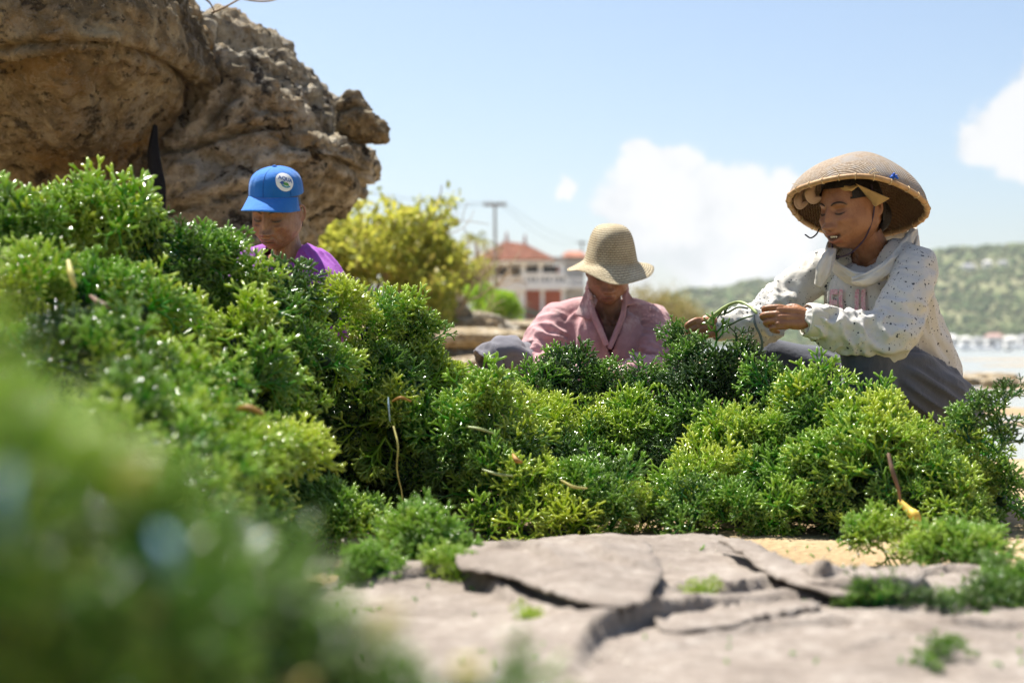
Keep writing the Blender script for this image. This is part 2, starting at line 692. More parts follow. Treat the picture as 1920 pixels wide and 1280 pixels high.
setp(t, p, base=ramp(t, n, [(0.3, (0.20, 0.075, 0.04)), (0.55, (0.31, 0.115, 0.06)), (0.75, (0.38, 0.18, 0.11))]), rough=0.85)

# ------------------------------------------------------------------ the house with the balcony
HDST = 120.0
PX = HDST / F


def hb(px0, py0, px1, py1, y0, y1, mb=None):
    """box given by photo extents on the house's front plane and depth range"""
    mb = mb or MB()
    a, b = W(px0, py1, HDST), W(px1, py0, HDST)
    return mb.box((a.x, HDST + y0, a.z), (b.x, HDST + y1, b.z))


house = empty('house', W(975, 598, HDST), 'two storey house with red hipped tile roof and white balcony behind the shrubs', 'house')
gz = W(0, 604, HDST).z
# hipped roof: each slope a closed slab with rows of tiles
e0, e1 = W(884, 492, HDST - 1.5), W(1045, 478, HDST + 1)
ez = W(0, 488, HDST).z
apz = W(0, 447, HDST).z
xL, xR = W(884, 0, HDST).x, W(1042, 0, HDST).x
yF, yB = HDST - 1.0, HDST + 7.5
rdg = [(W(950, 0, HDST).x, HDST + 3.2, apz), (W(985, 0, HDST).x, HDST + 3.2, apz - 0.25)]
cor = [(xL, yF, ez), (xR, yF, ez), (xR, yB, ez), (xL, yB, ez)]


def slope(name, quad):
    q = [Vector(v) for v in quad]
    mb = MB()
    rows, cols = 12, 16
    nrm = (q[1] - q[0]).cross(q[3] - q[0]).normalized()
    if nrm.z < 0:
        nrm = -nrm
    for r in range(rows):
        for cidx in range(cols):
            u0, u1 = cidx / cols, (cidx + 0.94) / cols
            v0, v1 = r / rows, (r + 1.12) / rows
            v1 = min(v1, 1)
            def pt(u, v, h):
                lo = q[0].lerp(q[1], u)
                hi = q[3].lerp(q[2], u)
                return lo.lerp(hi, v) + nrm * h
            A = [pt(u0, v0, 0.09), pt(u1, v0, 0.09), pt(u1, v1, 0.02), pt(u0, v1, 0.02),
                 pt(u0, v0, -0.03), pt(u1, v0, -0.03), pt(u1, v1, -0.06), pt(u0, v1, -0.06)]
            mb.add(np.array(A), [(0, 1, 2, 3), (7, 6, 5, 4), (0, 4, 5, 1), (1, 5, 6, 2), (2, 6, 7, 3), (3, 7, 4, 0)])
    return mb


roof = obj('roof', slope('roof', [cor[0], cor[1], rdg[1], rdg[0]]).mesh('roof', m_rooft, False), house)
obj('roof_slope', slope('s', [cor[3], cor[0], rdg[0], rdg[0]]).mesh('roof_slope', m_rooft, False), roof)
obj('roof_slope', slope('s', [cor[1], cor[2], rdg[1], rdg[1]]).mesh('roof_slope', m_rooft, False), roof)
obj('roof_slope', slope('s', [cor[2], cor[3], rdg[0], rdg[1]]).mesh('roof_slope', m_rooft, False), roof)
for q in range(2):
    a = Vector(rdg[q])
    obj('ridge_finial', mesh_np('ridge_finial', *sweep([a, a + Vector((0, 0, 0.5)), a + Vector((0, 0, 0.9))], [0.14, 0.1, 0.02], up=(0, 1, 0), n=8), m_rooft), roof)
mb = MB()
mb.box((xL + .2, yF + .2, ez - .28), (xR - .2, yB - .2, ez - .07))
obj('fascia', mb.mesh('fascia', m_white, False), house)
# left half: open room, low white wall, dark openings
obj('rear_wall', hb(893, 492, 978, 520, 3.0, 3.3).mesh('rear_wall', m_grey, False), house)
for xa, xb in ((897, 916), (922, 952), (956, 974)):
    w = obj('window', hb(xa, 496, xb, 515, 2.72, 2.94).mesh('window', m_dark, False), house)
    obj('frame', hb(xa - 2, 494, xb + 2, 496, 2.7, 2.96).mesh('frame', m_white, False), w)
obj('terrace_wall', hb(888, 517, 979, 548, 0.3, 0.8).mesh('terrace_wall', m_white, False), house)
obj('base_wall', hb(890, 549, 979, 602, 0.6, 2.4).mesh('base_wall', m_stone, False), house)
for xx in (896, 919, 954):
    obj('post', hb(xx - 1.6, 488, xx + 1.6, 517, 0.35, 0.7).mesh('post', m_white, False), house)
# right half: white concrete frame and balcony
for xx in (982, 1013.5, 1053):
    obj('column', hb(xx - 3.6, 490, xx + 3.6, 533, 0.0, 0.36).mesh('column', m_white, False), house)
for xx in (982, 1017, 1056):
    obj('column', hb(xx - 3.2, 543, xx + 3.2, 600, 0.1, 0.42).mesh('column', m_white, False), house)
obj('lintel', hb(978, 482, 1060, 493.5, -0.05, 0.5).mesh('lintel', m_grey, False), house)
obj('balcony_slab', hb(974, 533.5, 1062, 543, -0.5, 4.5).mesh('balcony_slab', m_white, False), house)
bal = obj('balustrade', hb(978, 512, 1060, 519.5, -0.35, -0.1).mesh('balustrade', m_white, False), house)
obj('rail', hb(978, 528.5, 1060, 533, -0.35, -0.1).mesh('rail', m_white, False), bal)
for k in range(10):
    xx = 980 + k * 8.7
    obj('baluster', hb(xx, 519.6, xx + (3.4 if k % 3 else 6.0), 528.4, -0.32, -0.13).mesh('baluster', m_white, False), bal)
obj('glazing', hb(979, 519.7, 1060, 528.3, -0.03, 0.02).mesh('glazing', m_glass, False), bal)
obj('upper_wall', hb(980, 494, 1059, 533, 2.6, 2.9).mesh('upper_wall', m_grey, False), house)
for xa, xb in ((987, 1008), (1019, 1045)):
    w = obj('window', hb(xa, 496, xb, 513, 2.3, 2.55).mesh('window', m_dark, False), house)
    obj('frame', hb(xa - 1, 494, xb + 1, 496, 2.28, 2.58).mesh('frame', m_white, False), w)
    obj('mullion', hb((xa + xb) / 2 - .7, 496, (xa + xb) / 2 + .7, 513, 2.26, 2.3).mesh('mullion', m_grey, False), w)
obj('door', hb(1046.5, 496, 1050, 532, 2.3, 2.55).mesh('door', m_orange, False), house)
obj('lower_wall', hb(984, 543.5, 1058, 602, 1.2, 1.6).mesh('lower_wall', m_orange, False), house)
obj('side_wall', hb(972, 543.5, 980, 602, 0.4, 3.0).mesh('side_wall', m_white, False), house)
# lower annex at the right with its own small roof
obj('annex_wall', hb(1061, 483, 1098, 600, 1.4, 4).mesh('annex_wall', m_grey, False), house)
a, b = W(1052, 480, HDST), W(1104, 472, HDST)
mb = MB()
mb.add(np.array([(a.x, HDST + .6, a.z), (b.x, HDST + .6, a.z), (b.x, HDST + 5, a.z), (a.x, HDST + 5, a.z),
                 (a.x + .6, HDST + 2.8, b.z + .25), (b.x - .6, HDST + 2.8, b.z + .25)]),
       [(0, 1, 5, 4), (1, 2, 5), (2, 3, 4, 5), (3, 0, 4), (3, 2, 1, 0)])
obj('annex_roof', mb.mesh('annex_roof', m_rooft, False), house)
an = obj('annex_rail', hb(1063, 520, 1096, 523, 0.5, 0.7).mesh('annex_rail', m_white, False), house)
for k in range(9):
    obj('baluster', hb(1064 + k * 3.8, 523.1, 1065.8 + k * 3.8, 534, 0.53, 0.67).mesh('baluster', m_white, False), an)
obj('annex_slab', hb(1062, 534.2, 1098, 540, 0.4, 1.38).mesh('annex_slab', m_white, False), house)
gr = obj('stair_rail', tube_mesh('stair_rail', [W(981, 578, HDST - 1), W(1000, 584, HDST - 1), W(1030, 596, HDST - 1)], 0.09, m_green, 6), house)
for k in range(5):
    a = W(984 + k * 10, 579 + k * 3.9, HDST - 1)
    b = a.copy(); b.z = W(0, 606, HDST).z
    obj('rail_post', tube_mesh('rail_post', [a, (a + b) / 2, b], 0.05, m_green, 6, 2), gr)

# utility pole and wires
PD = 80.0
pole = empty('utility_pole', W(928, 600, PD), 'grey utility pole with a crossarm rising behind the house roof', 'utility pole')
obj('shaft', mesh_np('shaft', *sweep([W(928, 604, PD), W(928.5, 480, PD), W(928, 381, PD)], [0.10, 0.085, 0.07], up=(0, 1, 0), n=12), m_pole), pole)
mb = MB()
a, b = W(907, 387, PD), W(949, 382, PD)
mb.box((a.x, PD - 0.2, a.z), (b.x, PD - 0.06, b.z))
arm = obj('crossarm', mb.mesh('crossarm', m_pole, False), pole)
for xx in (910, 920, 936, 946):
    q = W(xx, 379, PD - 0.13)
    obj('insulator', mesh_np('insulator', *lathe([(0.0, -.08), (.035, -.08), (.05, 0), (.03, .05), (.045, .08), (0, .12)], 10, Matrix.Translation(q)), m_grey), arm)
PD2 = 150.0
pole2 = empty('utility_pole', W(1090, 600, PD2), 'smaller far utility pole with crossarm just left of the straw hat', 'utility pole')
obj('shaft', mesh_np('shaft', *sweep([W(1091, 610, PD2), W(1091, 520, PD2), W(1091, 452, PD2)], [0.13, 0.11, 0.09], up=(0, 1, 0), n=10), m_pole), pole2)
a, b = W(1082, 457, PD2), W(1100, 454, PD2)
obj('crossarm', MB().box((a.x, PD2 - .2, a.z), (b.x, PD2 - .07, b.z)).mesh('crossarm', m_pole, False), pole2)


def wire(p0, p1, sag, lab, r=0.012):
    pts = [p0.lerp(p1, k / 8) - Vector((0, 0, sag * 4 * (k / 8) * (1 - k / 8))) for k in range(9)]
    tag(obj('power_line', tube_mesh('power_line', pts, r, m_wire, 5, 3)), lab, 'power line', 'power lines on the utility poles')


wire(W(911, 380, PD - .13), W(300, 250, 40), 0.6, 'upper power line running left from the pole crossarm behind the rocks')
wire(W(921, 381, PD - .13), W(300, 300, 42), 0.7, 'lower power line running left from the pole crossarm behind the rocks')
wire(W(936, 380, PD - .13), W(1088, 454, PD2), 1.0, 'power line sagging from the near pole to the far pole, lower of two')
wire(W(946, 380, PD - .13), W(1094, 453, PD2), 0.5, 'power line sagging from the near pole to the far pole, upper of two')

# ------------------------------------------------------------------ leaf makers
def leaf_cloud(points, sizes, seed, bend=0.25, aspect=0.55, up=0.35):
    r = np.random.default_rng(seed)
    n = len(points)
    d = r.normal(size=(n, 3)); d[:, 2] += up
    d /= np.linalg.norm(d, axis=1, keepdims=True)
    s = np.cross(d, r.normal(size=(n, 3)))
    s /= np.linalg.norm(s, axis=1, keepdims=True)
    nn = np.cross(d, s)
    L = np.asarray(sizes)[:, None]
    P = np.asarray(points)
    V = np.stack([P, P + d * L * .5 + s * L * aspect * .5 + nn * L * bend * .3, P + d * L, P + d * L * .5 - s * L * aspect * .5 + nn * L * bend * .3], 1)
    # four corners, folded along the mid rib
    V = V.reshape(-1, 3)
    i = np.arange(n) * 4
    Fc = np.concatenate([np.stack([i, i + 1, i + 2], 1), np.stack([i, i + 2, i + 3], 1)])
    return V, Fc


def leaf_mat(name, stops, transl=0.45, tcol=None, rough=0.5):
    m, t, p, out = new_mat(name)
    g = nd(t, 'ShaderNodeNewGeometry')
    n = noise(t, g.outputs['Position'], 3.0, 3)
    f = mth(t, 'ADD', mth(t, 'MULTIPLY', g.outputs['Random Per Island'], 0.6), mth(t, 'MULTIPLY', n, 0.4))
    col = ramp(t, f, stops)
    setp(t, p, base=col, rough=rough, spec=0.3)
    tr = nd(t, 'ShaderNodeBsdfTranslucent', {'Color': mixc(t, 0.5, col, tcol) if tcol else col})
    mx = nd(t, 'ShaderNodeMixShader', {0: transl, 1: p.outputs[0], 2: tr.outputs[0]})
    t.links.new(mx.outputs[0], out.inputs[0])
    return m


m_leafY = leaf_mat('yellow_green_leaves', [(0.2, (0.13, 0.19, 0.03)), (0.5, (0.30, 0.34, 0.05)), (0.72, (0.46, 0.43, 0.09)), (0.9, (0.42, 0.29, 0.13))], 0.5, (0.62, 0.60, 0.08))
m_leafG = leaf_mat('bright_green_leaves', [(0.2, (0.10, 0.21, 0.02)), (0.6, (0.22, 0.38, 0.035)), (0.9, (0.36, 0.46, 0.05))], 0.5, (0.4, 0.6, 0.03))
m_leafP = leaf_mat('palm_leaves', [(0.2, (0.10, 0.14, 0.03)), (0.6, (0.24, 0.26, 0.05)), (0.9, (0.34, 0.30, 0.08))], 0.4, (0.5, 0.5, 0.06))
m_leafD = leaf_mat('dry_scrub_leaves', [(0.2, (0.13, 0.15, 0.05)), (0.5, (0.24, 0.22, 0.08)), (0.9, (0.36, 0.27, 0.13))], 0.35, (0.5, 0.42, 0.12))
m_bark = plain('pale_dry_branches', (0.34, 0.25, 0.16), 0.9, 0.25, 8)


def branches(mb, p, d, L, r, depth, R, tips, spread=0.6, kids=(2, 3)):
    q = p + d * L * 0.5 + Vector(R.normal(size=3)) * L * 0.06
    e = p + d * L
    mb.add(*sweep([p, q, e], [r, r * 0.85, r * 0.65], n=5, sub=2))
    if depth == 0:
        tips.append(e)
        return
    if depth <= 2:
        tips.append(q)
    for _ in range(R.integers(kids[0], kids[1] + 1)):
        nd_ = (d + Vector(R.normal(size=3)) * spread + Vector((0, 0, 0.12))).normalized()
        branches(mb, e, nd_, L * R.uniform(0.62, 0.85), r * 0.62, depth - 1, R, tips, spread, kids)


def bush(name, base, h, w, leaves, lsize, m_leaf, seed, label, cat, group=None, depth=4, stems=5, clump=0.12, shape=None, basew=0.12):
    R = np.random.default_rng(seed)
    root = empty(name, base, label, cat, group)
    mb, tips = MB(), []
    for k in range(stems):
        d = Vector((R.normal() * 0.45 * w / h, R.normal() * 0.35, 1)).normalized()
        branches(mb, base + Vector((R.normal() * basew * w, R.normal() * 0.1 * w, 0)), d, h * R.uniform(0.26, 0.36), h * 0.014, depth, R, tips)
    T = np.array(tips)
    if shape is not None:
        T = T[shape(T)]
    idx = R.integers(0, len(T), leaves)
    P = T[idx] + R.normal(size=(leaves, 3)) * clump * h
    if shape is not None:
        P = P[shape(P)]
    P = P[P[:, 2] > base.z + 0.05 * h]
    P = P[fbm(P * (4.2 / h), 2, seed=seed) > -0.55 + R.normal(size=len(P)) * 0.1]
    obj('trunk', mb.mesh('trunk', m_bark), root)
    cr = obj('crown', mesh_np('crown', *leaf_cloud(P, R.uniform(0.7, 1.3, len(P)) * lsize, seed), m_leaf, False), root)
    return root


def inpoly(px, py, poly):
    n = len(poly); c = np.zeros(len(px), bool)
    j = n - 1
    for i in range(n):
        xi, yi = poly[i]; xj, yj = poly[j]
        with np.errstate(divide='ignore', invalid='ignore'):
            cond = ((yi > py) != (yj > py)) & (px < (xj - xi) * (py - yi) / (yj - yi + 1e-9) + xi)
        c ^= cond
        j = i
    return c


def inshape(poly):
    def f(P):
        return inpoly(960 + P[:, 0] / P[:, 1] * F, HOR - (P[:, 2] - CAMH) / P[:, 1] * F, poly)
    return f


gb = float(ground_h(np.array([-0.6]), np.array([14.0]))[0])
bush('roadside_tree', Vector((W(720, 0, 14).x, 14.0, gb)), 1.8, 2.2, 17000, 0.080, m_leafY, 3,
     'large yellow green bush with pale bare twigs beside the overhanging rock', 'bush', depth=4, stems=13, clump=0.06, basew=0.17,
     shape=inshape([(560, 430), (610, 385), (660, 372), (712, 335), (738, 374), (760, 392), (792, 366), (815, 384), (836, 354), (866, 345), (872, 372), (845, 392), (858, 420), (838, 445), (876, 470), (868, 530), (850, 560), (840, 720), (560, 720)]))
R0 = np.random.default_rng(5)
for k, (px, py, D, w, h, lab, ml) in enumerate([
        (902, 604, 27, 0.75, 0.95, 'rounded bright green shrub on the ledge, left one of two below the house', m_leafG),
        (948, 612, 25, 0.62, 0.78, 'rounded bright green shrub on the ledge, right one of two below the house', m_leafG)]):
    b = W(px, py, D)
    poly = [(px - 52, py), (px - 55, py - 35), (px - 35, py - 72), (px + 5, py - 78), (px + 32, py - 55), (px + 38, py - 20), (px + 30, py)] if k == 0 else \
        [(px - 38, py + 2), (px - 44, py - 35), (px - 15, py - 66), (px + 12, py - 62), (px + 32, py - 28), (px + 32, py)]
    bush('shrub', b, h, w, 4200, 0.066, ml, 20 + k, lab, 'shrub', 'bright green shrubs below the house', depth=3, stems=7, clump=0.1, shape=inshape(poly))
for k, (px, py, D, w, h, ml, lab) in enumerate([
        (882, 575, 34, 0.9, 1.25, m_leafY, 'yellowish scrub between the large bush and the house'),
        (1235, 625, 50, 1.6, 1.9, m_leafD, 'hazy dry yellowish tree right behind the woman in the pink shirt'),
        (1278, 628, 58, 1.6, 1.5, m_leafD, 'hazy dry yellowish scrub right of the pale tree by the shore'),
        (1195, 620, 55, 1.3, 1.0, m_leafD, 'low dry scrub hidden mostly behind the pink shirt')]):
    bush('shrub', W(px, py, D), h, w, 3000, 0.11, ml, 40 + k, lab, 'scrub', 'scrub along the shore', depth=3, stems=6, clump=0.10)

# palm
pb = W(893, 560, 60)
palm = empty('palm_tree', pb, 'small palm with drooping yellow green fronds left of the house roof', 'palm tree')
ptop = W(893, 452, 60)
obj('trunk', mesh_np('trunk', *sweep([pb - Vector((0, 0, 1.2)), pb.lerp(ptop, .5) + Vector((.05, 0, 0)), ptop], [.11, .09, .08], up=(0, 1, 0), n=9), m_bark), palm)
Rp = np.random.default_rng(8)
for k in range(15):
    az = k * 2.4 + Rp.uniform(-.2, .2)
    el = Rp.uniform(0.1, 1.25)
    L = Rp.uniform(0.95, 1.3)
    mb = MB()
    d = Vector((math.cos(az) * math.cos(el), math.sin(az) * math.cos(el), math.sin(el)))
    pts = [ptop + d * L * s - Vector((0, 0, 0.75 * L * s * s)) + Vector((0, 0, .05)) for s in np.linspace(0, 1, 7)]
    mb.add(*sweep(pts, [0.018] * 6 + [0.004], n=4, sub=2))
    for s in range(1, 7):
        for q in np.linspace(0, 1, 4)[:-1]:
            c0 = pts[s - 1].lerp(pts[s], q)
            dd = (pts[s] - pts[s - 1]).normalized()
            side = dd.cross(Vector((0, 0, 1))).normalized()
            for sg in (-1, 1):
                tip = c0 + (side * sg * 0.7 + dd * 0.6 - Vector((0, 0, 0.35))) * 0.30 * (1 - 0.55 * s / 7)
                wv_ = dd * 0.028
                mb.add(np.array([c0 - wv_, c0 + wv_, tip]), [(0, 1, 2)])
    obj('frond', mb.mesh('frond', m_leafP, False), palm)

# ------------------------------------------------------------------ far shore: houses, boats
m_houseA = plain('pale_house_wall', (0.70, 0.68, 0.64), 0.8, 0.06, .3)
m_houseB = plain('rust_roof', (0.40, 0.24, 0.20), 0.8, 0.15, .5)
m_houseC = plain('grey_roof', (0.30, 0.30, 0.31), 0.8, 0.15, .5)
m_hull = plain('white_boat_paint', (0.72, 0.73, 0.74), 0.35, 0.05, 2)
m_hulld = plain('dark_boat_paint', (0.05, 0.055, 0.07), 0.4, 0.1, 2)


def far_house(px, py, wpx, hpx, D, roofm, label, hillside=False):
    a, b = W(px - wpx / 2, py, D), W(px + wpx / 2, py - hpx, D)
    if hillside:
        pass
    root = empty('far_house', Vector((a.x / 2 + b.x / 2, D, a.z)), label, 'house', 'houses across the bay')
    dp = (b.x - a.x) * 0.7
    obj('wall', MB().box((a.x, D, a.z - 1.5), (b.x, D + dp, b.z)).mesh('wall', m_houseA, False), root)
    h = (b.z - a.z) * 0.55
    e = 0.35
    V = np.array([(a.x - e, D - e, b.z), (b.x + e, D - e, b.z), (b.x + e, D + dp + e, b.z), (a.x - e, D + dp + e, b.z),
                  (a.x + dp * .3, D + dp / 2, b.z + h), (b.x - dp * .3, D + dp / 2, b.z + h)])
    obj('roof', mesh_np('roof', V, [(0, 1, 5, 4), (1, 2, 5), (2, 3, 4, 5), (3, 0, 4), (3, 2, 1, 0)], roofm, False), root)
    nwin = max(1, int((b.x - a.x) / 2.6))
    for k in range(nwin):
        cx = a.x + (k + .5) * (b.x - a.x) / nwin
        zc = a.z + (b.z - a.z) * 0.5
        obj('window', MB().box((cx - .5, D - .06, zc - .6), (cx + .5, D + .1, zc + .6)).mesh('window', m_dark, False), root)


shore = [(1640, 646, 18, 9, 'A'), (1668, 645, 14, 10, 'C'), (1702, 645, 24, 14, 'A'), (1732, 646, 16, 8, 'C'), (1756, 645, 15, 10, 'A'), (1782, 645, 30, 12, 'A'),
         (1812, 644, 18, 9, 'A'), (1836, 645, 22, 9, 'C'), (1868, 643, 30, 12, 'B'), (1898, 645, 22, 10, 'A'), (1925, 644, 24, 11, 'C')]
for k, (px, py, w, h, r_) in enumerate(shore):
    what = {'A': 'pale', 'B': 'red', 'C': 'grey'}[r_]
    far_house(px, py, w, h, 560 + (k % 3) * 8, {'A': m_houseA, 'B': m_houseB, 'C': m_houseC}[r_],
              ['small', 'narrow', 'wide', 'low', 'squat', 'broad', 'little', 'long', 'largest', 'plain', 'outermost'][k] + ' white walled house with %s roof on the far shore, house %s from the left' % (what, ['first', 'second', 'third', 'fourth', 'fifth', 'sixth', 'seventh', 'eighth', 'ninth', 'tenth', 'last'][k]))
for k, (px, py, w, h, r_, lab) in enumerate([(1818, 508, 24, 9, m_houseC, 'grey roofed house up on the far hillside, left of three'), (1853, 500, 14, 8, m_houseA, 'small white house up on the far hillside, middle of three'),
                                             (1882, 500, 16, 8, m_houseC, 'pale house up on the far hillside, right of three')]):
    # find the distance at which the hillside reaches that height
    ys = np.linspace(HD, HD + 255, 200)
    xs = (px - 960) / F * ys
    zz = hill_z(xs, ys)
    pyy = HOR - (zz - CAMH) / ys * F
    D = float(ys[np.argmax(pyy < py)]) if (pyy < py).any() else HD + 240
    far_house(px, py, w, h, D - 3, r_, lab, True)


def boat(px, py, D, Lpx, label, hull, cover=None, yaw=0.1):
    L = Lpx / F * D
    base = W(px, py, D)
    base.z = SEA
    root = empty('outrigger_boat', base, label, 'boat', 'moored boats in the bay')
    n, secs = 12, []
    V, Fc = [], []
    for i in range(13):
        s = i / 12 * 2 - 1
        w = 0.11 * L * (1 - abs(s) ** 2.4) + 0.004 * L
        zt = 0.085 * L + 0.09 * L * abs(s) ** 3
        for j in range(7):
            u = j / 6 * 2 - 1
            V.append((s * L / 2, u * w, zt - (zt + 0.03 * L) * (1 - abs(u) ** 2.2)))
    for i in range(12):
        for j in range(6):
            a = i * 7 + j
            Fc.append((a, a + 7, a + 8, a + 1))
    M = Matrix.Translation(base) @ Matrix.Rotation(yaw, 4, 'Z')
    h = obj('hull', mesh_np('hull', tf(M, np.array(V)), Fc, hull), root)
    solid(h, 0.04 * L * 0.5)
    for sg in (-1, 1):
        obj('outrigger', mesh_np('outrigger', tf(M, sweep([(-L * .4, sg * L * .28, .02 * L), (0, sg * L * .28, .012 * L), (L * .4, sg * L * .28, .03 * L)], [.012 * L] * 3, n=6)[0]),
                                 sweep([(-L * .4, sg * L * .28, .02 * L), (0, sg * L * .28, .012 * L), (L * .4, sg * L * .28, .03 * L)], [.012 * L] * 3, n=6)[1], m_hull), root)
    for sx in (-.2, .2):
        pth = [(sx * L, -L * .28, .03 * L), (sx * L, 0, .13 * L), (sx * L, L * .28, .03 * L)]
        V2, F2 = sweep(pth, [.008 * L] * 3, n=6)
        obj('cross_beam', mesh_np('cross_beam', tf(M, V2), F2, m_hull), root)
    V2, F2 = ell((L * .28, 0, .14 * L), (.12 * L, .075 * L, .055 * L), None, 12, 8)
    obj('cover', mesh_np('cover', tf(M, V2), F2, cover or m_hulld), root)


boat(1838, 656, 170, 78, 'long white outrigger boat with dark tarpaulin moored beyond the crouching woman', m_hull)
boat(1892, 658, 150, 30, 'small dark boat moored right of the long white one', m_hulld, m_hulld, 0.8)
boat(1928, 652, 260, 60, 'white outrigger boat farther out at the edge of the view', m_hull, m_hull, 0.2)
boat(1790, 654, 330, 34, 'tiny white boat just right of the crouching woman\'s back', m_hull, m_hull, -0.2)
# ------------------------------------------------------------------ rocks
def rock_mat(name, lo, mid, hi, stain, scale=1.0, stain_amt=0.5, pale_amt=0.4, hole_amt=0.5, ochre_amt=1.0):
    m, t, p, _ = new_mat(name)
    c = ocoord(t)
    lay = vmap(t, c, (1, 1, 2.6), (0, math.radians(-14), 0))
    n1 = noise(t, lay, 1.6 * scale, 8, 0.62, 0.6)
    n2 = noise(t, c, 9 * scale, 8, 0.7)
    n3 = noise(t, vmap(t, c, (1.2, 1.2, 0.8)), 1.15 * scale, 5, 0.6, 1.2)
    f = mth(t, 'ADD', mth(t, 'MULTIPLY', n1, 0.45), mth(t, 'MULTIPLY', n2, 0.55))
    col = ramp(t, f, [(0.40, lo), (0.5, mid), (0.585, hi)])
    ochre = mixc(t, mth(t, 'MULTIPLY', sstep(t, noise(t, c, 2.1 * scale, 5, 0.6), 0.50, 0.66), ochre_amt), col, (0.29, 0.18, 0.065))
    st = mth(t, 'MULTIPLY', sstep(t, mth(t, 'ADD', n3, mth(t, 'MULTIPLY', mth(t, 'SUBTRACT', n2, 0.5), 0.5)), 0.54, 0.66), stain_amt)
    col = mixc(t, st, ochre, stain)
    vor = nd(t, 'ShaderNodeTexVoronoi', {'Vector': c, 'Scale': 16.0 * scale}, feature='F1').outputs['Distance']
    fine = noise(t, c, 38 * scale, 6, 0.75)
    spk = sstep(t, fine, 0.56, 0.70)
    col = mixc(t, mth(t, 'MULTIPLY', spk, 0.5), col, tuple(x * 1.7 for x in hi))
    pale = sstep(t, noise(t, c, 4.2 * scale, 10, 0.78, 0.4), 0.50, 0.60)
    col = mixc(t, mth(t, 'MULTIPLY', pale, pale_amt), col, (0.60, 0.56, 0.47))
    hol = sstep(t, noise(t, vmap(t, c, (1, 1, 1.5)), 5.5 * scale, 7, 0.7, 0.3), 0.575, 0.64)
    col = mixc(t, mth(t, 'MULTIPLY', hol, hole_amt), col, tuple(x * 0.8 for x in stain))
    pit = sstep(t, noise(t, c, 22 * scale, 4, 0.7), 0.42, 0.30)
    col = mixc(t, mth(t, 'MULTIPLY', pit, 0.7), col, tuple(x * 0.6 for x in stain))
    h = mth(t, 'ADD', mth(t, 'MULTIPLY', n2, 1.0), mth(t, 'ADD', mth(t, 'MULTIPLY', fine, 0.45), mth(t, 'MULTIPLY', vor, 0.35)))
    h = mth(t, 'SUBTRACT', h, mth(t, 'ADD', mth(t, 'MULTIPLY', pit, 0.5), mth(t, 'MULTIPLY', hol, 0.6)))
    setp(t, p, base=col, rough=0.92, spec=0.2, normal=bump(t, h, 0.075 / scale, 1.0))
    return m


m_rockA = rock_mat('weathered_limestone', (0.12, 0.090, 0.050), (0.27, 0.205, 0.115), (0.47, 0.385, 0.24), (0.030, 0.023, 0.016), 1.0, 0.75, 0.28, 0.75)
m_rockB = rock_mat('pitted_limestone', (0.18, 0.150, 0.100), (0.40, 0.335, 0.235), (0.68, 0.61, 0.48), (0.036, 0.027, 0.020), 1.3, 0.9, 0.5, 0.9, 0.65)
m_rockC = rock_mat('tan_shore_rock', (0.30, 0.22, 0.12), (0.46, 0.36, 0.22), (0.58, 0.50, 0.37), (0.16, 0.10, 0.05), 2.2, 0.4)  # tan limestone of the ledges, shore stones and tidal rocks


def inflate(outline, D, depth, nr=110, nphi=70, back=None):
    """closed boulder whose silhouette follows a polygon at distance D; depth = half thickness"""
    P = np.array([(W(x, y, D).x, W(x, y, D).z) for x, y in outline])
    c = P.mean(0)
    # resample the ring evenly
    Q = np.concatenate([P, P[:1]])
    seg = np.concatenate([[0], np.cumsum(np.linalg.norm(np.diff(Q, axis=0), axis=1))])
    s = np.linspace(0, seg[-1], nr, endpoint=False)
    ring = np.stack([np.interp(s, seg, Q[:, 0]), np.interp(s, seg, Q[:, 1])], 1)
    for _ in range(2):
        ring = 0.6 * ring + 0.2 * np.roll(ring, 1, 0) + 0.2 * np.roll(ring, -1, 0)
    V, Fc = [], []
    for i in range(nphi + 1):
        ph = -math.pi / 2 + math.pi * i / nphi
        k = max(0.0, math.cos(ph)) ** 0.62
        dy = math.copysign(abs(math.sin(ph)) ** 0.85, ph) * depth
        for j in range(nr):
            q = c + (ring[j] - c) * k
            V.append((q[0], D + dy, q[1]))
    for i in range(nphi):
        for j in range(nr):
            k = (j + 1) % nr
            Fc.append((i * nr + j, i * nr + k, (i + 1) * nr + k, (i + 1) * nr + j))
    return np.array(V), Fc


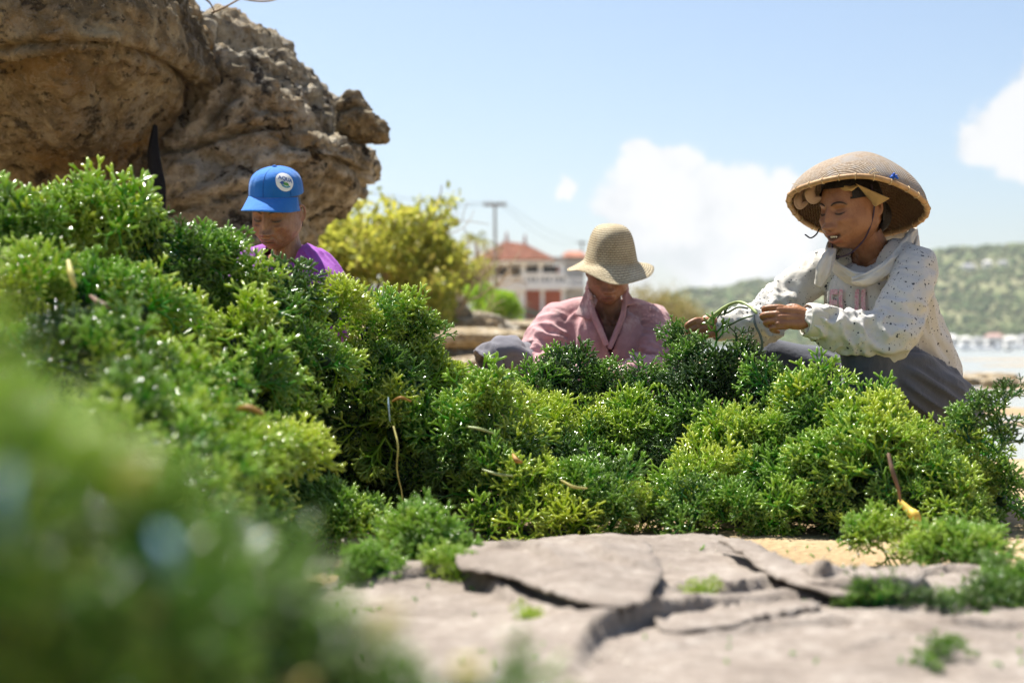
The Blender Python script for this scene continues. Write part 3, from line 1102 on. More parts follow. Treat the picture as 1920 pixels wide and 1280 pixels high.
def weather(V, N, seed, amp, tilt=-0.22, strata=0.06, pits=0.02, freq=1.0, knob=1.0):
    P = V.copy()
    q = np.stack([P[:, 0] * 0.35, P[:, 1] * 0.35, P[:, 2] + tilt * P[:, 0]], 1) * freq
    big = fbm(P * 0.9 * freq, 3, seed=seed)
    lay = ridged(q * np.array([1.0, 1.0, 3.2]), 3, seed + 7)
    chip = pnoise(P * np.array([2.5, 2.5, 4.0]) * freq, seed + 3)
    step = np.abs(chip)
    crack = np.clip(1 - np.abs(pnoise(q * np.array([1.3, 1.3, 2.6]), seed + 21)) * 14, 0, 1)
    fine = fbm(P * 7 * freq, 4, seed=seed + 13, gain=0.6)
    hole = ss(fbm(P * 3.6 * freq, 3, seed=seed + 30), 0.30, 0.62)
    beds = np.abs(((q[:, 2] * 2.6 + 0.5 * fbm(q * 1.4, 2, seed=seed + 40)) % 1.0) - 0.5)
    bed = np.clip(1 - beds * 11, 0, 1) * ss(fbm(q * 0.9, 2, seed=seed + 44), -0.15, 0.25)
    blk = np.floor(3 * fbm(P * np.array([1.6, 1.6, 2.4]) * freq, 2, seed=seed + 50)) / 3
    grit = fbm(P * 19 * freq, 3, seed=seed + 60, gain=0.65)
    d = amp * big - strata * np.clip(lay, -1, 1) * 0.45 + 0.045 * knob / freq * step - 0.06 / freq * crack - 0.095 / freq * bed + 0.05 * knob / freq * blk + 0.036 * knob / freq * fine + 0.016 / freq * grit - pits * hole
    return V + N * d[:, None]


def rock(name, outline, D, depth, mat, seed, label, amp=0.08, strata=0.06, pits=0.05, tilt=-0.22, vox=0.017, under=None, freq=1.0, cat='rock', group=None, knob=1.0):
    V, Fc = inflate(outline, D, depth)
    if under is not None:
        V = under(V)
    V, Fc = remesh(V, Fc, vox, 3)
    N = vnormals(V, Fc)
    V = weather(V, N, seed, amp, tilt, strata, pits, freq, knob)
    V = V - np.array([0, 0, 0])
    o = obj(name, mesh_np(name, V, Fc, mat))
    return tag(o, label, cat, group)


def underA(V):
    # the face leans out at the top and is hollowed below
    z = V[:, 2]
    V[:, 1] += 1.05 * ss(1.52 - z, 0.0, 0.62)
    return V


rock('overhanging_boulder', [(-420, -260), (-120, -330), (120, -170), (290, -60), (360, -8), (392, 22), (408, 62), (420, 112), (419, 160), (398, 190), (345, 214), (312, 236),
                             (292, 256), (286, 292), (262, 318), (246, 370), (250, 520), (262, 880), (-420, 900), (-520, 300)], 5.9, 1.0, m_rockA, 3,
     'huge brown overhanging boulder at the left edge, jutting over the seaweed', amp=0.05, under=underA, knob=0.45)
rock('limestone_outcrop', [(340, 60), (398, 36), (448, 46), (470, 74), (500, 66), (540, 92), (580, 128), (612, 158), (634, 190), (640, 232), (664, 256), (704, 268), (720, 284),
                           (716, 330), (700, 360), (655, 382), (604, 398), (584, 412), (560, 440), (552, 520), (585, 640), (590, 860), (230, 880), (238, 560), (262, 330), (300, 180)], 6.8, 0.85, m_rockB, 11,
     'pale pitted limestone outcrop behind the woman in the blue cap', amp=0.05, strata=0.08, pits=0.09)
rock('perched_stone', [(630, 200), (634, 178), (652, 164), (676, 168), (694, 186), (708, 212), (724, 234), (727, 258), (712, 268), (680, 262), (648, 258), (634, 236)], 6.55, 0.16, m_rockA, 23,
     'rounded stone perched on the right shoulder of the pale outcrop', amp=0.02, strata=0.02, pits=0.02, vox=0.009, freq=2.2)

m_blackcloth = plain('black_cloth', (0.008, 0.008, 0.010), 0.9, 0.3, 10)
V, Fc = sweep([W(290, 236, 5.75), W(286, 280, 5.7), (W(290, 320, 5.68)), W(300, 356, 5.66), W(303, 420, 5.66)], [(.008, .006), (.022, .010), (.028, .012), (.022, .012), (.014, .01)], up=(0, 1, 0), n=14,
              fold=lambda s, th, u: 0.004 * np.sin(th * 3 + s * 9))
tag(obj('hanging_cloth', mesh_np('hanging_cloth', V, Fc, m_blackcloth)), 'narrow black cloth hanging in the gap between the two big rocks', 'cloth')

Rk = np.random.default_rng(17)
for k, pts in enumerate([[(366, -14, 5.6), (392, 4, 5.6), (402, 22, 5.6)], [(398, 24, 5.7), (425, 12, 5.6), (450, -2, 5.6), (475, -12, 5.6)], [(430, -10, 5.7), (470, 1, 5.7), (505, 2, 5.7), (530, -6, 5.7)]]):
    tag(obj('dry_twig', tube_mesh('dry_twig', [W(*q) for q in pts], [0.006] + [0.004] * (len(pts) - 2) + [0.002], m_bark, 5, 4)),
        ['short dry twig poking up at the top edge of the boulder', 'long curved dry twig arching above the rocks at the top', 'thin dry twig crossing the sky above the pale outcrop'][k], 'twig', 'bare twigs above the rocks')


def pebble_rock(c, r, seed, mat, label, cat='rock', group=None, name='shore_rock', sub=4, flat=1.0):
    bm = bmesh.new()
    bmesh.ops.create_icosphere(bm, subdivisions=sub, radius=1)
    V = np.array([v.co for v in bm.verts])
    Fc = [tuple(v.index for v in f.verts) for f in bm.faces]
    bm.free()
    N = V.copy()
    q = V + seed * 3.7
    d = 0.24 * fbm(q * 1.1, 2, seed=seed) + 0.13 * ridged(q * np.array([0.8, 0.8, 2.6]), 2, seed + 4) + 0.05 * fbm(q * 5, 3, seed=seed + 9)
    V = V * np.sign(1) + N * d[:, None]
    V = np.sign(V) * np.abs(V) ** 0.85
    V = V * np.array(r) + np.array(c)
    return tag(obj(name, mesh_np(name, V, Fc, mat)), label, cat, group)


# limestone ledges and loose stones between the heap and the woman in pink
grp = 'limestone ledges and stones behind the heap'
stones = [
    (905, 634, 12.5, 0.42, 0.24, 0.085, 'thick flat limestone slab overhanging the dark hollow left of the pink shirt'),
    (1000, 640, 13.2, 0.34, 0.22, 0.075, 'flat limestone slab running behind the pink sleeve'),
    (862, 612, 13.6, 0.20, 0.16, 0.075, 'pale stone lying on the slab beside the heap'),
    (905, 608, 13.9, 0.15, 0.12, 0.05, 'pale wedge shaped stone on top of the flat slab'),
    (850, 585, 14.6, 0.16, 0.14, 0.09, 'tall whitish stone at the left end of the ledge'),
    (846, 558, 15.5, 0.13, 0.12, 0.07, 'topmost whitish stone of the pile beside the heap'),
    (880, 596, 15.2, 0.24, 0.16, 0.06, 'brown layered stone under the left shrub'),
    (980, 612, 16.0, 0.42, 0.2, 0.06, 'sunlit flat stone below the right shrub'),
    (880, 690, 9.6, 0.15, 0.12, 0.075, 'rounded tan stone in front of the hollow beside the grey trousers'),
    (868, 706, 8.6, 0.12, 0.1, 0.05, 'low pale stone near the edge of the heap'),
    (1262, 640, 14.0, 0.28, 0.25, 0.08, 'tan boulder between the two women on the right'),
    (1228, 655, 11.5, 0.2, 0.2, 0.07, 'tan stone close behind the pink sleeve'),
]
for k, (px, py, D, rx, ry, rz, lab) in enumerate(stones):
    pebble_rock(W(px, py, D), (rx, ry, rz), 50 + k, m_rockC, lab, 'rock', grp)
# the bank that carries the ledges
for k, (px, py, D, rx, ry, rz, lab) in enumerate([(930, 690, 14.2, 1.0, 0.9, 0.17, 'broad dark bank of rock under the limestone slabs'), (850, 640, 15.2, 0.7, 0.8, 0.30, 'brown rock bank behind the heap'),
                                                  (930, 668, 19, 1.2, 2.2, 0.38, 'wide sandy rock bank under the shrubs'), (950, 655, 26.5, 2.0, 2.6, 0.46, 'low rocky rise the green shrubs grow on')]):
    pebble_rock(W(px, py, D), (rx, ry, rz), 80 + k, m_rockC if k > 1 else m_rockB, lab, 'rock', grp, 'rock_bank', 5)
grp = 'flat rocks on the tidal flat'
for k, (px, py, D, rx, ry, rz, lab) in enumerate([(1814, 714, 17.5, 0.19, 0.2, 0.065, 'dark edged flat rock at the waterline nearest the crouching woman'), (1873, 717, 17.2, 0.21, 0.2, 0.062, 'broad tan flat rock at the waterline, right one of the pair'),
                                                  (1868, 706, 19.5, 0.26, 0.2, 0.05, 'low tan rock behind the flat pair at the waterline'), (1838, 712, 21, 0.2, 0.2, 0.05, 'small pale rock between the flat pair')]):
    pebble_rock(W(px, py, D), (rx, ry, rz), 100 + k, m_rockC, lab, 'rock', grp, 'tidal_rock')
# ------------------------------------------------------------------ seaweed
def weed_mat(name, dark, mid, light, tip, transl=0.42, src='INSTANCER'):
    m, t, p, out = new_mat(name)
    at = nd(t, 'ShaderNodeAttribute', attribute_name='tone', attribute_type=src).outputs['Fac']
    tp = nd(t, 'ShaderNodeAttribute', attribute_name='tipness', attribute_type='GEOMETRY').outputs['Fac']
    g = nd(t, 'ShaderNodeNewGeometry')
    n = noise(t, g.outputs['Position'], 40.0, 2)
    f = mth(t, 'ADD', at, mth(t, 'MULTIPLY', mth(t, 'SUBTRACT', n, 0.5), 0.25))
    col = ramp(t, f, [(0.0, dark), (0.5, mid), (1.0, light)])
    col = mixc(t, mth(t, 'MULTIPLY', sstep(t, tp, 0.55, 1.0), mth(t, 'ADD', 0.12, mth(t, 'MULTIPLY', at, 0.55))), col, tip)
    setp(t, p, base=col, rough=0.17, spec=0.6, coat=0.5)
    tr = nd(t, 'ShaderNodeBsdfTranslucent', {'Color': mixc(t, 1.0, col, (1.0, 1.0, 0.55), 'MULTIPLY')})
    mx = nd(t, 'ShaderNodeMixShader', {0: transl, 1: p.outputs[0], 2: tr.outputs[0]})
    t.links.new(mx.outputs[0], out.inputs[0])
    return m


m_weed = weed_mat('green_seaweed', (0.007, 0.075, 0.024), (0.085, 0.36, 0.032), (0.40, 0.58, 0.045), (0.66, 0.68, 0.15), 0.52)
m_weed_r = weed_mat('loose_green_seaweed', (0.007, 0.075, 0.024), (0.085, 0.36, 0.032), (0.40, 0.58, 0.045), (0.66, 0.68, 0.15), 0.52, 'GEOMETRY')
m_weedin = plain('weed_core_shade', (0.012, 0.035, 0.010), 0.6, 0.4, 30)  # near-black heap cores, coloured to paint the shade in the cavities


def sprig(seed, h=0.115, r0=0.0030, depth=6):
    """one bushy branching sprig of seaweed, rising along +Z"""
    R = np.random.default_rng(seed)
    V, Fc, tip = [], [], []

    def seg(p, q, ra, rb, ta, tb, end):
        d = q - p
        L = np.linalg.norm(d)
        d = d / L
        s = np.cross(d, R.normal(size=3)); s /= np.linalg.norm(s)
        u = np.cross(d, s)
        b = len(V)
        for (c, r, tt) in ((p, ra, ta), (q, rb, tb)):
            for k in range(4):
                a = k * math.pi / 2
                V.append(c + r * (math.cos(a) * s + math.sin(a) * u)); tip.append(tt)
        for k in range(4):
            j = (k + 1) % 4
            Fc.append((b + k, b + j, b + 4 + j, b + 4 + k))
        if end:
            V.append(q + d * rb * 1.6); tip.append(1.0)
            for k in range(4):
                j = (k + 1) % 4
                Fc.append((b + 4 + k, b + 4 + j, b + 8))

    def grow(p, d, L, r, k):
        q = p + d * L
        t0, t1 = 1 - (k + 1) / (depth + 1), 1 - k / (depth + 1)
        seg(p, q, r, r * (0.9 if k else 1.22), t0, t1, k == 0)
        if k == 0:
            return
        n = 3 if R.random() < 0.42 else 2
        ax = R.normal(size=3)
        ax -= d * ax.dot(d); ax /= np.linalg.norm(ax)
        for i in range(n):
            a = 2 * math.pi * i / n + R.uniform(-.4, .4)
            perp = ax * math.cos(a) + np.cross(d, ax) * math.sin(a)
            e = d + perp * R.uniform(0.45, 0.95)
            e /= np.linalg.norm(e)
            short = R.random() < 0.34
            grow(q, e, L * R.uniform(0.70, 1.0), r * 0.92, max(0, k - (2 if short else 1)))

    for i in range(3):
        d = np.array([R.normal() * .5, R.normal() * .5, 1.0]); d /= np.linalg.norm(d)
        grow(np.zeros(3), d, h * 0.20, r0, depth - 1)
    me = mesh_np('seaweed_sprig', np.array(V), Fc, m_weed)
    at = me.attributes.new('tipness', 'FLOAT', 'POINT')
    at.data.foreach_set('value', np.array(tip, dtype=np.float32))
    return me


sprig_meshes = [sprig(100 + k, 0.108 + 0.012 * (k % 2), 0.0021 + 0.0004 * (k % 3)) for k in range(7)]
sprig_col = bpy.data.collections.new('seaweed_sprigs')
for k, me in enumerate(sprig_meshes):
    so_ = bpy.data.objects.new('seaweed_sprig_%s' % 'abcdefg'[k], me)
    sprig_col.objects.link(so_)


def scatter_group(name):
    ng = bpy.data.node_groups.new(name, 'GeometryNodeTree')
    ng.interface.new_socket('Geometry', in_out='INPUT', socket_type='NodeSocketGeometry')
    ng.interface.new_socket('Geometry', in_out='OUTPUT', socket_type='NodeSocketGeometry')
    L = ng.links.new
    gi, go = ng.nodes.new('NodeGroupInput'), ng.nodes.new('NodeGroupOutput')
    ci = ng.nodes.new('GeometryNodeCollectionInfo')
    ci.inputs['Collection'].default_value = sprig_col
    ci.inputs['Separate Children'].default_value = True
    ci.inputs['Reset Children'].default_value = True
    ip = ng.nodes.new('GeometryNodeInstanceOnPoints')
    ip.inputs['Pick Instance'].default_value = True

    def attr(nm, typ):
        a = ng.nodes.new('GeometryNodeInputNamedAttribute')
        a.data_type = typ
        a.inputs['Name'].default_value = nm
        return a.outputs['Attribute']
    e2r = ng.nodes.new('FunctionNodeEulerToRotation')
    L(attr('rot', 'FLOAT_VECTOR'), e2r.inputs[0])
    L(e2r.outputs[0], ip.inputs['Rotation'])
    L(attr('scl', 'FLOAT_VECTOR'), ip.inputs['Scale'])
    L(attr('idx', 'INT'), ip.inputs['Instance Index'])
    L(attr('pt', 'BOOLEAN'), ip.inputs['Selection'])
    L(gi.outputs[0], ip.inputs['Points'])
    L(ci.outputs[0], ip.inputs['Instance'])
    j = ng.nodes.new('GeometryNodeJoinGeometry')
    L(gi.outputs[0], j.inputs[0])
    L(ip.outputs[0], j.inputs[0])
    L(j.outputs[0], go.inputs[0])
    return ng


ng_scatter = scatter_group('seaweed_scatter')


def weed_object(name, blobs, density, seed, label, cat='seaweed heap', kind='stuff', core=0.60, scale=1.0, lift=0.35, drop=0.050, dtone=0.0):
    """blobs: (centre, radius or (rx,ry,rz), tone). Dark inner bodies carry the sprigs on their skin."""
    R = np.random.default_rng(seed)
    C = np.array([tuple(b[0]) for b in blobs]) - np.array([0, 0, drop])
    RR = np.array([b[1] if isinstance(b[1], tuple) else (b[1],) * 3 for b in blobs], float)
    RR = np.maximum(RR - 0.062 * scale, 0.40 * RR)          # leave room for the length of the sprigs
    mb = MB()
    pts, nrm, tone = [], [], []
    for i, b in enumerate(blobs):
        V, Fc = ell((0, 0, 0), (1, 1, 1), None, 14, 9)
        V = V * (1 + 0.18 * pnoise(V * 1.7 + i * 5.1, seed))[:, None] * RR[i] * core + C[i]
        mb.add(V, Fc)
        area = 4 * math.pi * (RR[i].prod() ** (2 / 3))
        n = int(density * area)
        d = R.normal(size=(n, 3)); d /= np.linalg.norm(d, axis=1, keepdims=True)
        bump_ = 1 + 0.58 * fbm(d * 2.0 + i * 3.3, 3, seed=seed + 1)
        p = C[i] + d * RR[i] * (bump_ * R.uniform(0.55, 1.16, n))[:, None]
        nn = d / RR[i]; nn /= np.linalg.norm(nn, axis=1, keepdims=True)
        ok = (p[:, 2] > 0.0) & (nn[:, 2] > -0.75) & (bump_ > 0.74)
        for j in range(len(blobs)):
            if j == i:
                continue
            if np.linalg.norm(C[j] - C[i]) > RR[j].max() + RR[i].max():
                continue
            ok &= (((p - C[j]) / (RR[j] * 0.80)) ** 2).sum(1) > 1
        p, nn = p[ok], nn[ok]
        pts.append(p); nrm.append(nn)
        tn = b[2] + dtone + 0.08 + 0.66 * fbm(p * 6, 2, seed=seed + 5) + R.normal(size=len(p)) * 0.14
        tone.append(tn)
    P, N, T = np.concatenate(pts), np.concatenate(nrm), np.clip(np.concatenate(tone), 0, 1)
    D = N * 0.85 + R.normal(size=N.shape) * 0.66 + np.array([0, 0, lift])
    D /= np.linalg.norm(D, axis=1, keepdims=True)
    eul = np.empty_like(P)
    for k in range(len(P)):
        q = Vector(D[k]).to_track_quat('Z', 'Y') @ Quaternion((0, 0, 1), R.uniform(0, 6.283))
        eul[k] = q.to_euler()
    BV, BF = mb.arr()
    nb = len(BV)
    me = bpy.data.meshes.new(name)
    me.from_pydata(np.concatenate([BV, P]).tolist(), [], BF)
    me.materials.append(m_weedin)
    me.polygons.foreach_set('use_smooth', [True] * len(me.polygons))
    n = nb + len(P)
    full = np.zeros((n, 3), np.float32); full[nb:] = eul
    me.attributes.new('rot', 'FLOAT_VECTOR', 'POINT').data.foreach_set('vector', full.ravel())
    sc = np.zeros((n, 3), np.float32); sc[nb:] = (R.uniform(0.6, 1.5, (len(P), 1)) * scale) * np.ones((1, 3))
    me.attributes.new('scl', 'FLOAT_VECTOR', 'POINT').data.foreach_set('vector', sc.ravel())
    ix = np.zeros(n, np.int32); ix[nb:] = R.integers(0, 7, len(P))
    me.attributes.new('idx', 'INT', 'POINT').data.foreach_set('value', ix)
    pt = np.zeros(n, bool); pt[nb:] = True
    me.attributes.new('pt', 'BOOLEAN', 'POINT').data.foreach_set('value', pt)
    tt = np.zeros(n, np.float32); tt[nb:] = T
    me.attributes.new('tone', 'FLOAT', 'POINT').data.foreach_set('value', tt)
    o = obj(name, me)
    md = o.modifiers.new('sprigs', 'NODES')
    md.node_group = ng_scatter
    return tag(o, label, cat, None, kind)


def B(px, py, D, rpx, tone, sy=1.0):
    r = rpx / F * D
    return (W(px, py, D), (r, r * sy, r), tone)


# tall heap on the left: bunches from the crest down to the front foot, with the shade of the hollows toned into some bunches
left = [
    # crest
    B(-120, 430, 3.0, 110, .45), B(15, 425, 2.9, 92, .5), B(110, 405, 3.0, 85, .55), B(200, 400, 3.05, 85, .5), B(285, 425, 3.1, 78, .35), B(355, 460, 3.2, 74, .3), B(430, 503, 3.25, 68, .35),
    B(485, 542, 3.3, 62, .3), B(548, 548, 3.45, 56, .25), B(622, 555, 3.55, 54, .6), B(690, 590, 3.65, 62, .7), B(755, 590, 3.75, 62, .55), B(800, 625, 3.8, 56, .35),
    # second row
    B(-60, 560, 2.7, 105, .5), B(70, 530, 2.7, 90, .6), B(170, 520, 2.8, 80, .4), B(260, 540, 2.8, 80, .55), B(350, 580, 2.9, 78, .6), B(440, 610, 3.1, 70, .5),
    B(540, 640, 3.3, 60, .35), B(610, 640, 3.35, 50, .6), B(700, 680, 3.6, 62, .5), B(780, 690, 3.7, 60, .5), B(838, 700, 3.75, 44, .4),
    # third row
    B(60, 640, 2.4, 90, .4), B(170, 640, 2.4, 95, .55), B(280, 660, 2.5, 90, .6), B(370, 690, 2.6, 75, .5), B(470, 690, 2.95, 60, .55), B(545, 720, 3.2, 45, .3),
    B(740, 775, 3.55, 62, .75), B(830, 770, 3.55, 66, .5), B(690, 740, 3.6, 45, .4), B(905, 745, 3.55, 60, .45), B(880, 830, 3.5, 55, .35), B(800, 850, 3.6, 55, .2),
    # lower left, nearer
    B(250, 780, 2.1, 105, .5), B(360, 790, 2.3, 85, .6), B(470, 790, 2.6, 70, .6), B(540, 835, 2.75, 55, .85), B(440, 860, 2.4, 72, .4), B(320, 890, 2.1, 90, .35), B(140, 800, 1.9, 120, .4),
    B(620, 830, 3.75, 60, .05), B(690, 870, 3.85, 80, .05), B(780, 910, 3.90, 75, .05), B(600, 900, 3.65, 70, .05), B(560, 930, 3.45, 60, .05), B(640, 780, 3.75, 80, .05),  # darkest tones paint the shade of the hollow into these bunches
    B(400, 960, 2.3, 70, .25), B(480, 930, 2.6, 60, .2), B(300, 1000, 2.0, 85, .3),
]
# body of the heap behind the skin of bunches
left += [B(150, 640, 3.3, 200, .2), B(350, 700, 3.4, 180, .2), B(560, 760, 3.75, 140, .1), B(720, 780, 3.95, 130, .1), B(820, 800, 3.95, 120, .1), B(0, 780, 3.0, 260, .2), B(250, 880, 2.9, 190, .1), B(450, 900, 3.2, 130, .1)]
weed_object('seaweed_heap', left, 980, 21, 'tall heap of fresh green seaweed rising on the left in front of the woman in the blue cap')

middle = [
    B(905, 752, 3.75, 44, .3), B(960, 728, 3.95, 42, .3), B(1010, 712, 4.05, 46, .3), B(1075, 700, 4.1, 52, .25), B(1140, 695, 4.1, 50, .3), B(1195, 708, 4.1, 46, .3), B(1240, 720, 4.1, 38, .25),
    B(960, 775, 3.7, 52, .45), B(1030, 770, 3.9, 52, .4), B(1110, 770, 3.95, 60, .35), B(1190, 775, 3.95, 58, .35), B(1250, 790, 3.9, 45, .3),
    B(930, 820, 3.5, 48, .5), B(995, 835, 3.5, 50, .75), B(1130, 840, 3.85, 60, .3), B(1210, 850, 3.8, 52, .2), B(1060, 830, 3.75, 50, .35),
    B(925, 900, 3.42, 52, .55), B(1000, 905, 3.38, 56, .8), B(1080, 900, 3.4, 56, .75), B(1150, 905, 3.42, 56, .7), B(1205, 930, 3.42, 44, .75),
    B(905, 960, 3.4, 42, .65), B(980, 965, 3.36, 46, .8), B(1060, 965, 3.36, 46, .75), B(1140, 965, 3.38, 46, .65), B(1215, 975, 3.4, 34, .6),
    B(1100, 850, 4.0, 110, .1), B(980, 850, 3.9, 90, .1), B(1200, 850, 4.05, 100, .1),
]
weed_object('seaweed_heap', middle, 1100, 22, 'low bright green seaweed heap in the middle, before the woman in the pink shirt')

right = [
    # dark bunch under the hands
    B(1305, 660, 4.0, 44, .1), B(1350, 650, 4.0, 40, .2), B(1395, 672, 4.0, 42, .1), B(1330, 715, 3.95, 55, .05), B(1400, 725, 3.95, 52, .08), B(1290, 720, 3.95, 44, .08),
    B(1450, 710, 3.85, 44, .3), B(1500, 728, 3.75, 42, .35), B(1550, 725, 3.7, 46, .4), B(1600, 748, 3.65, 42, .45), B(1480, 765, 3.7, 50, .3), B(1545, 770, 3.6, 52, .4),
    B(1310, 790, 3.8, 50, .2), B(1375, 800, 3.7, 52, .6), B(1440, 800, 3.65, 44, .5), B(1620, 792, 3.5, 50, .6), B(1680, 790, 3.48, 46, .8), B(1725, 815, 3.45, 46, .65), B(1780, 830, 3.5, 46, .4),
    B(1835, 850, 3.55, 50, .3), B(1878, 900, 3.5, 44, .35), B(1850, 960, 3.4, 50, .5), B(1790, 920, 3.35, 62, .6), B(1720, 890, 3.35, 62, .55), B(1640, 850, 3.4, 60, .5), B(1560, 840, 3.45, 60, .45),
    B(1490, 850, 3.5, 52, .4), B(1320, 860, 3.55, 52, .7), B(1390, 870, 3.5, 50, .7), B(1270, 900, 3.5, 38, .55), B(1310, 930, 3.42, 48, .7), B(1380, 935, 3.42, 50, .7), B(1320, 985, 3.4, 34, .65), B(1385, 985, 3.4, 36, .6),
    B(1450, 930, 3.42, 55, .45), B(1530, 920, 3.42, 62, .25), B(1620, 930, 3.45, 60, .2), B(1690, 960, 3.4, 50, .3), B(1760, 990, 3.35, 46, .5), B(1820, 1005, 3.3, 36, .55), B(1445, 985, 3.35, 40, .5),
    B(1510, 985, 3.3, 44, .65), B(1560, 1005, 3.25, 40, .7), B(1580, 960, 3.3, 34, .7),
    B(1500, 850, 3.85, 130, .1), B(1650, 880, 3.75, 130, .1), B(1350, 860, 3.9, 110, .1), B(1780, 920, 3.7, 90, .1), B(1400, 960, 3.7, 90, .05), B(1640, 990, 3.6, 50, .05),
]
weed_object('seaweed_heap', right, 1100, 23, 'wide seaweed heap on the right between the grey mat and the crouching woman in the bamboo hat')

near = [B(-190, 780, .62, 250, .45), B(60, 960, .60, 215, .4), B(-60, 1150, .55, 330, .35), B(285, 1165, .62, 175, .35), B(480, 1310, .66, 135, .3), B(610, 1320, .68, 105, .35), B(800, 1345, .74, 105, .4), B(690, 1370, .70, 130, .4), B(860, 1400, .75, 115, .35), B(960, 1380, .82, 90, .4), B(300, 1450, .60, 300, .3), B(700, 1560, .72, 250, .3),
        ((-0.26, .75, .16), (.18, .2, .2), .3), ((-0.06, .80, .08), (.17, .16, .14), .3), ((-.45, .7, .2), (.22, .25, .26), .3)]
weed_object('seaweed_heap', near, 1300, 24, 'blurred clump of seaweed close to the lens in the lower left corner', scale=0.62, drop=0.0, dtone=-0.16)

# ------------------------------------------------------------------ people: shared builders
from mathutils.bvhtree import BVHTree

def basis(origin, fwd, up=(0, 0, 1)):
    """head / body frame: local -Y looks along fwd, local X is the person's left"""
    f = Vector(fwd).normalized()
    u = Vector(up)
    x = (-f).cross(u).normalized()
    z = x.cross(-f).normalized()
    M = Matrix((( x.x, -f.x, z.x, origin[0]), (x.y, -f.y, z.y, origin[1]), (x.z, -f.z, z.z, origin[2]), (0, 0, 0, 1)))
    return M


def gz(x, m, s):
    return np.exp(-((x - m) / s) ** 2)


def head_shape(wide=1.0, old=0.0, mouth=0.0, nose=1.0, nu=150, nv=110):
    """face looks along -Y, eyes on z = 0, chin at about -0.115, crown at +0.115"""
    V, Fc = [], []
    ph = np.linspace(0.0, math.pi, nv + 1)
    t = np.linspace(0, 2 * math.pi, nu, endpoint=False)
    t = t - 0.55 * np.sin(t)           # more columns on the face side
    th = t - math.pi / 2               # t = 0 -> -Y
    U = []
    for p_ in ph:
        for a_ in th:
            U.append((math.sin(p_) * math.cos(a_), math.sin(p_) * math.sin(a_), math.cos(p_)))
    U = np.array(U)
    x, y, z = 0.074 * wide * U[:, 0], 0.095 * U[:, 1], 0.116 * U[:, 2]
    front = ss(-U[:, 1], 0.05, 0.55)
    low = np.clip(-z / 0.116, 0, 1)
    x = x * (1 - 0.20 * low ** 1.6)
    # square the lower face so that there is a jaw, pull in the nape
    x = x * (1 + 0.22 * gz(z, -0.062, 0.038))
    y = np.where(y < 0, y * (1 + 0.20 * gz(z, -0.075, 0.045) + 0.10 * gz(z, -0.10, 0.03)), y * (1 - 0.45 * ss(low, 0.15, 0.9)))
    y = np.where(y < 0, -np.abs(y) ** 0.88 * 0.095 ** 0.12, y)
    ax = np.abs(x)
    d = np.zeros_like(x)
    n_ = nose
    d += n_ * (0.007 * gz(x, 0, 0.0095) * gz(z, 0.004, 0.014) + 0.012 * gz(x, 0, 0.010) * gz(z, -0.018, 0.014)
               + 0.021 * gz(x, 0, 0.0125) * gz(z, -0.041, 0.0105) + 0.011 * gz(ax, 0.0155, 0.0075) * gz(z, -0.044, 0.008))
    d -= 0.004 * gz(x, 0, 0.012) * gz(z, -0.0565, 0.006)
    d -= 0.0095 * gz(ax, 0.031, 0.017) * gz(z, 0.004, 0.012)
    d -= 0.005 * gz(ax, 0.017, 0.006) * gz(z, 0.004, 0.012)
    d += 0.0068 * gz(ax, 0.032, 0.0125) * gz(z, -0.001, 0.0085)
    d -= 0.0022 * gz(ax, 0.032, 0.016) * gz(z, 0.0095, 0.0026)
    lid = -0.0062 + 0.0035 * ((ax - 0.032) / 0.014) ** 2
    d -= 0.0026 * gz(ax, 0.032, 0.013) * gz(z, lid, 0.0022)
    d -= (0.0015 + 0.0028 * old) * gz(ax, 0.031, 0.014) * gz(z, -0.0165, 0.004)      # bags below the eyes
    d += 0.0050 * gz(ax, 0.030, 0.020) * gz(z, 0.0215, 0.0075)
    d += (0.006 + 0.002 * old) * gz(ax, 0.046, 0.016) * gz(z, -0.024, 0.014)
    d -= 0.007 * old * gz(ax, 0.044, 0.012) * gz(z, -0.060, 0.018)                    # hollow cheeks
    d += 0.008 * gz(x, 0, 0.026) * gz(z, -0.070, 0.020)
    up_, lo_ = -0.0655, -0.0795
    if mouth:
        up_, lo_ = -0.0625, -0.0855
    d += 0.0055 * gz(x, 0, 0.022) * gz(z, up_, 0.0045) + 0.0070 * gz(x, 0, 0.020) * gz(z, lo_, 0.0055)
    mz = -0.0722 + 0.0042 * (ax / 0.022) ** 2 * (1 if mouth else -0.6)
    d -= (0.0050 if not mouth else 0.016) * (gz(x, 0, 0.021) if not mouth else gz(x, 0, 0.026)) * gz(z, mz, 0.0026 if not mouth else 0.0066)
    d -= 0.004 * gz(x, 0, 0.016) * gz(z, lo_ - 0.0105, 0.005)
    d += 0.009 * gz(x, 0, 0.020) * gz(z, -0.104, 0.014)
    nl = 0.019 + 0.016 * np.clip((-0.048 - z) / 0.034, 0, 1)
    d -= (0.0022 + 0.003 * old) * gz(ax, nl, 0.0042) * ss(-z, 0.042, 0.052) * (1 - ss(-z, 0.080, 0.094))
    if old:
        for k in range(4):
            d -= 0.0013 * old * gz(z, 0.040 + 0.011 * k + 0.004 * np.sin(x * 60 + k), 0.0020) * gz(x, 0, 0.045)
        for k in range(5):
            d -= 0.0016 * old * gz(ax, 0.046 + 0.005 * k + 0.10 * np.abs(z + 0.05) * 0.6, 0.0019) * gz(z, -0.052, 0.024)
    y = y - 1.28 * d * front
    V = np.stack([x, y, z], 1)
    for i in range(nv):
        for j in range(nu):
            k = (j + 1) % nu
            Fc.append((i * nu + j, (i + 1) * nu + j, (i + 1) * nu + k, i * nu + k))
    return V, Fc


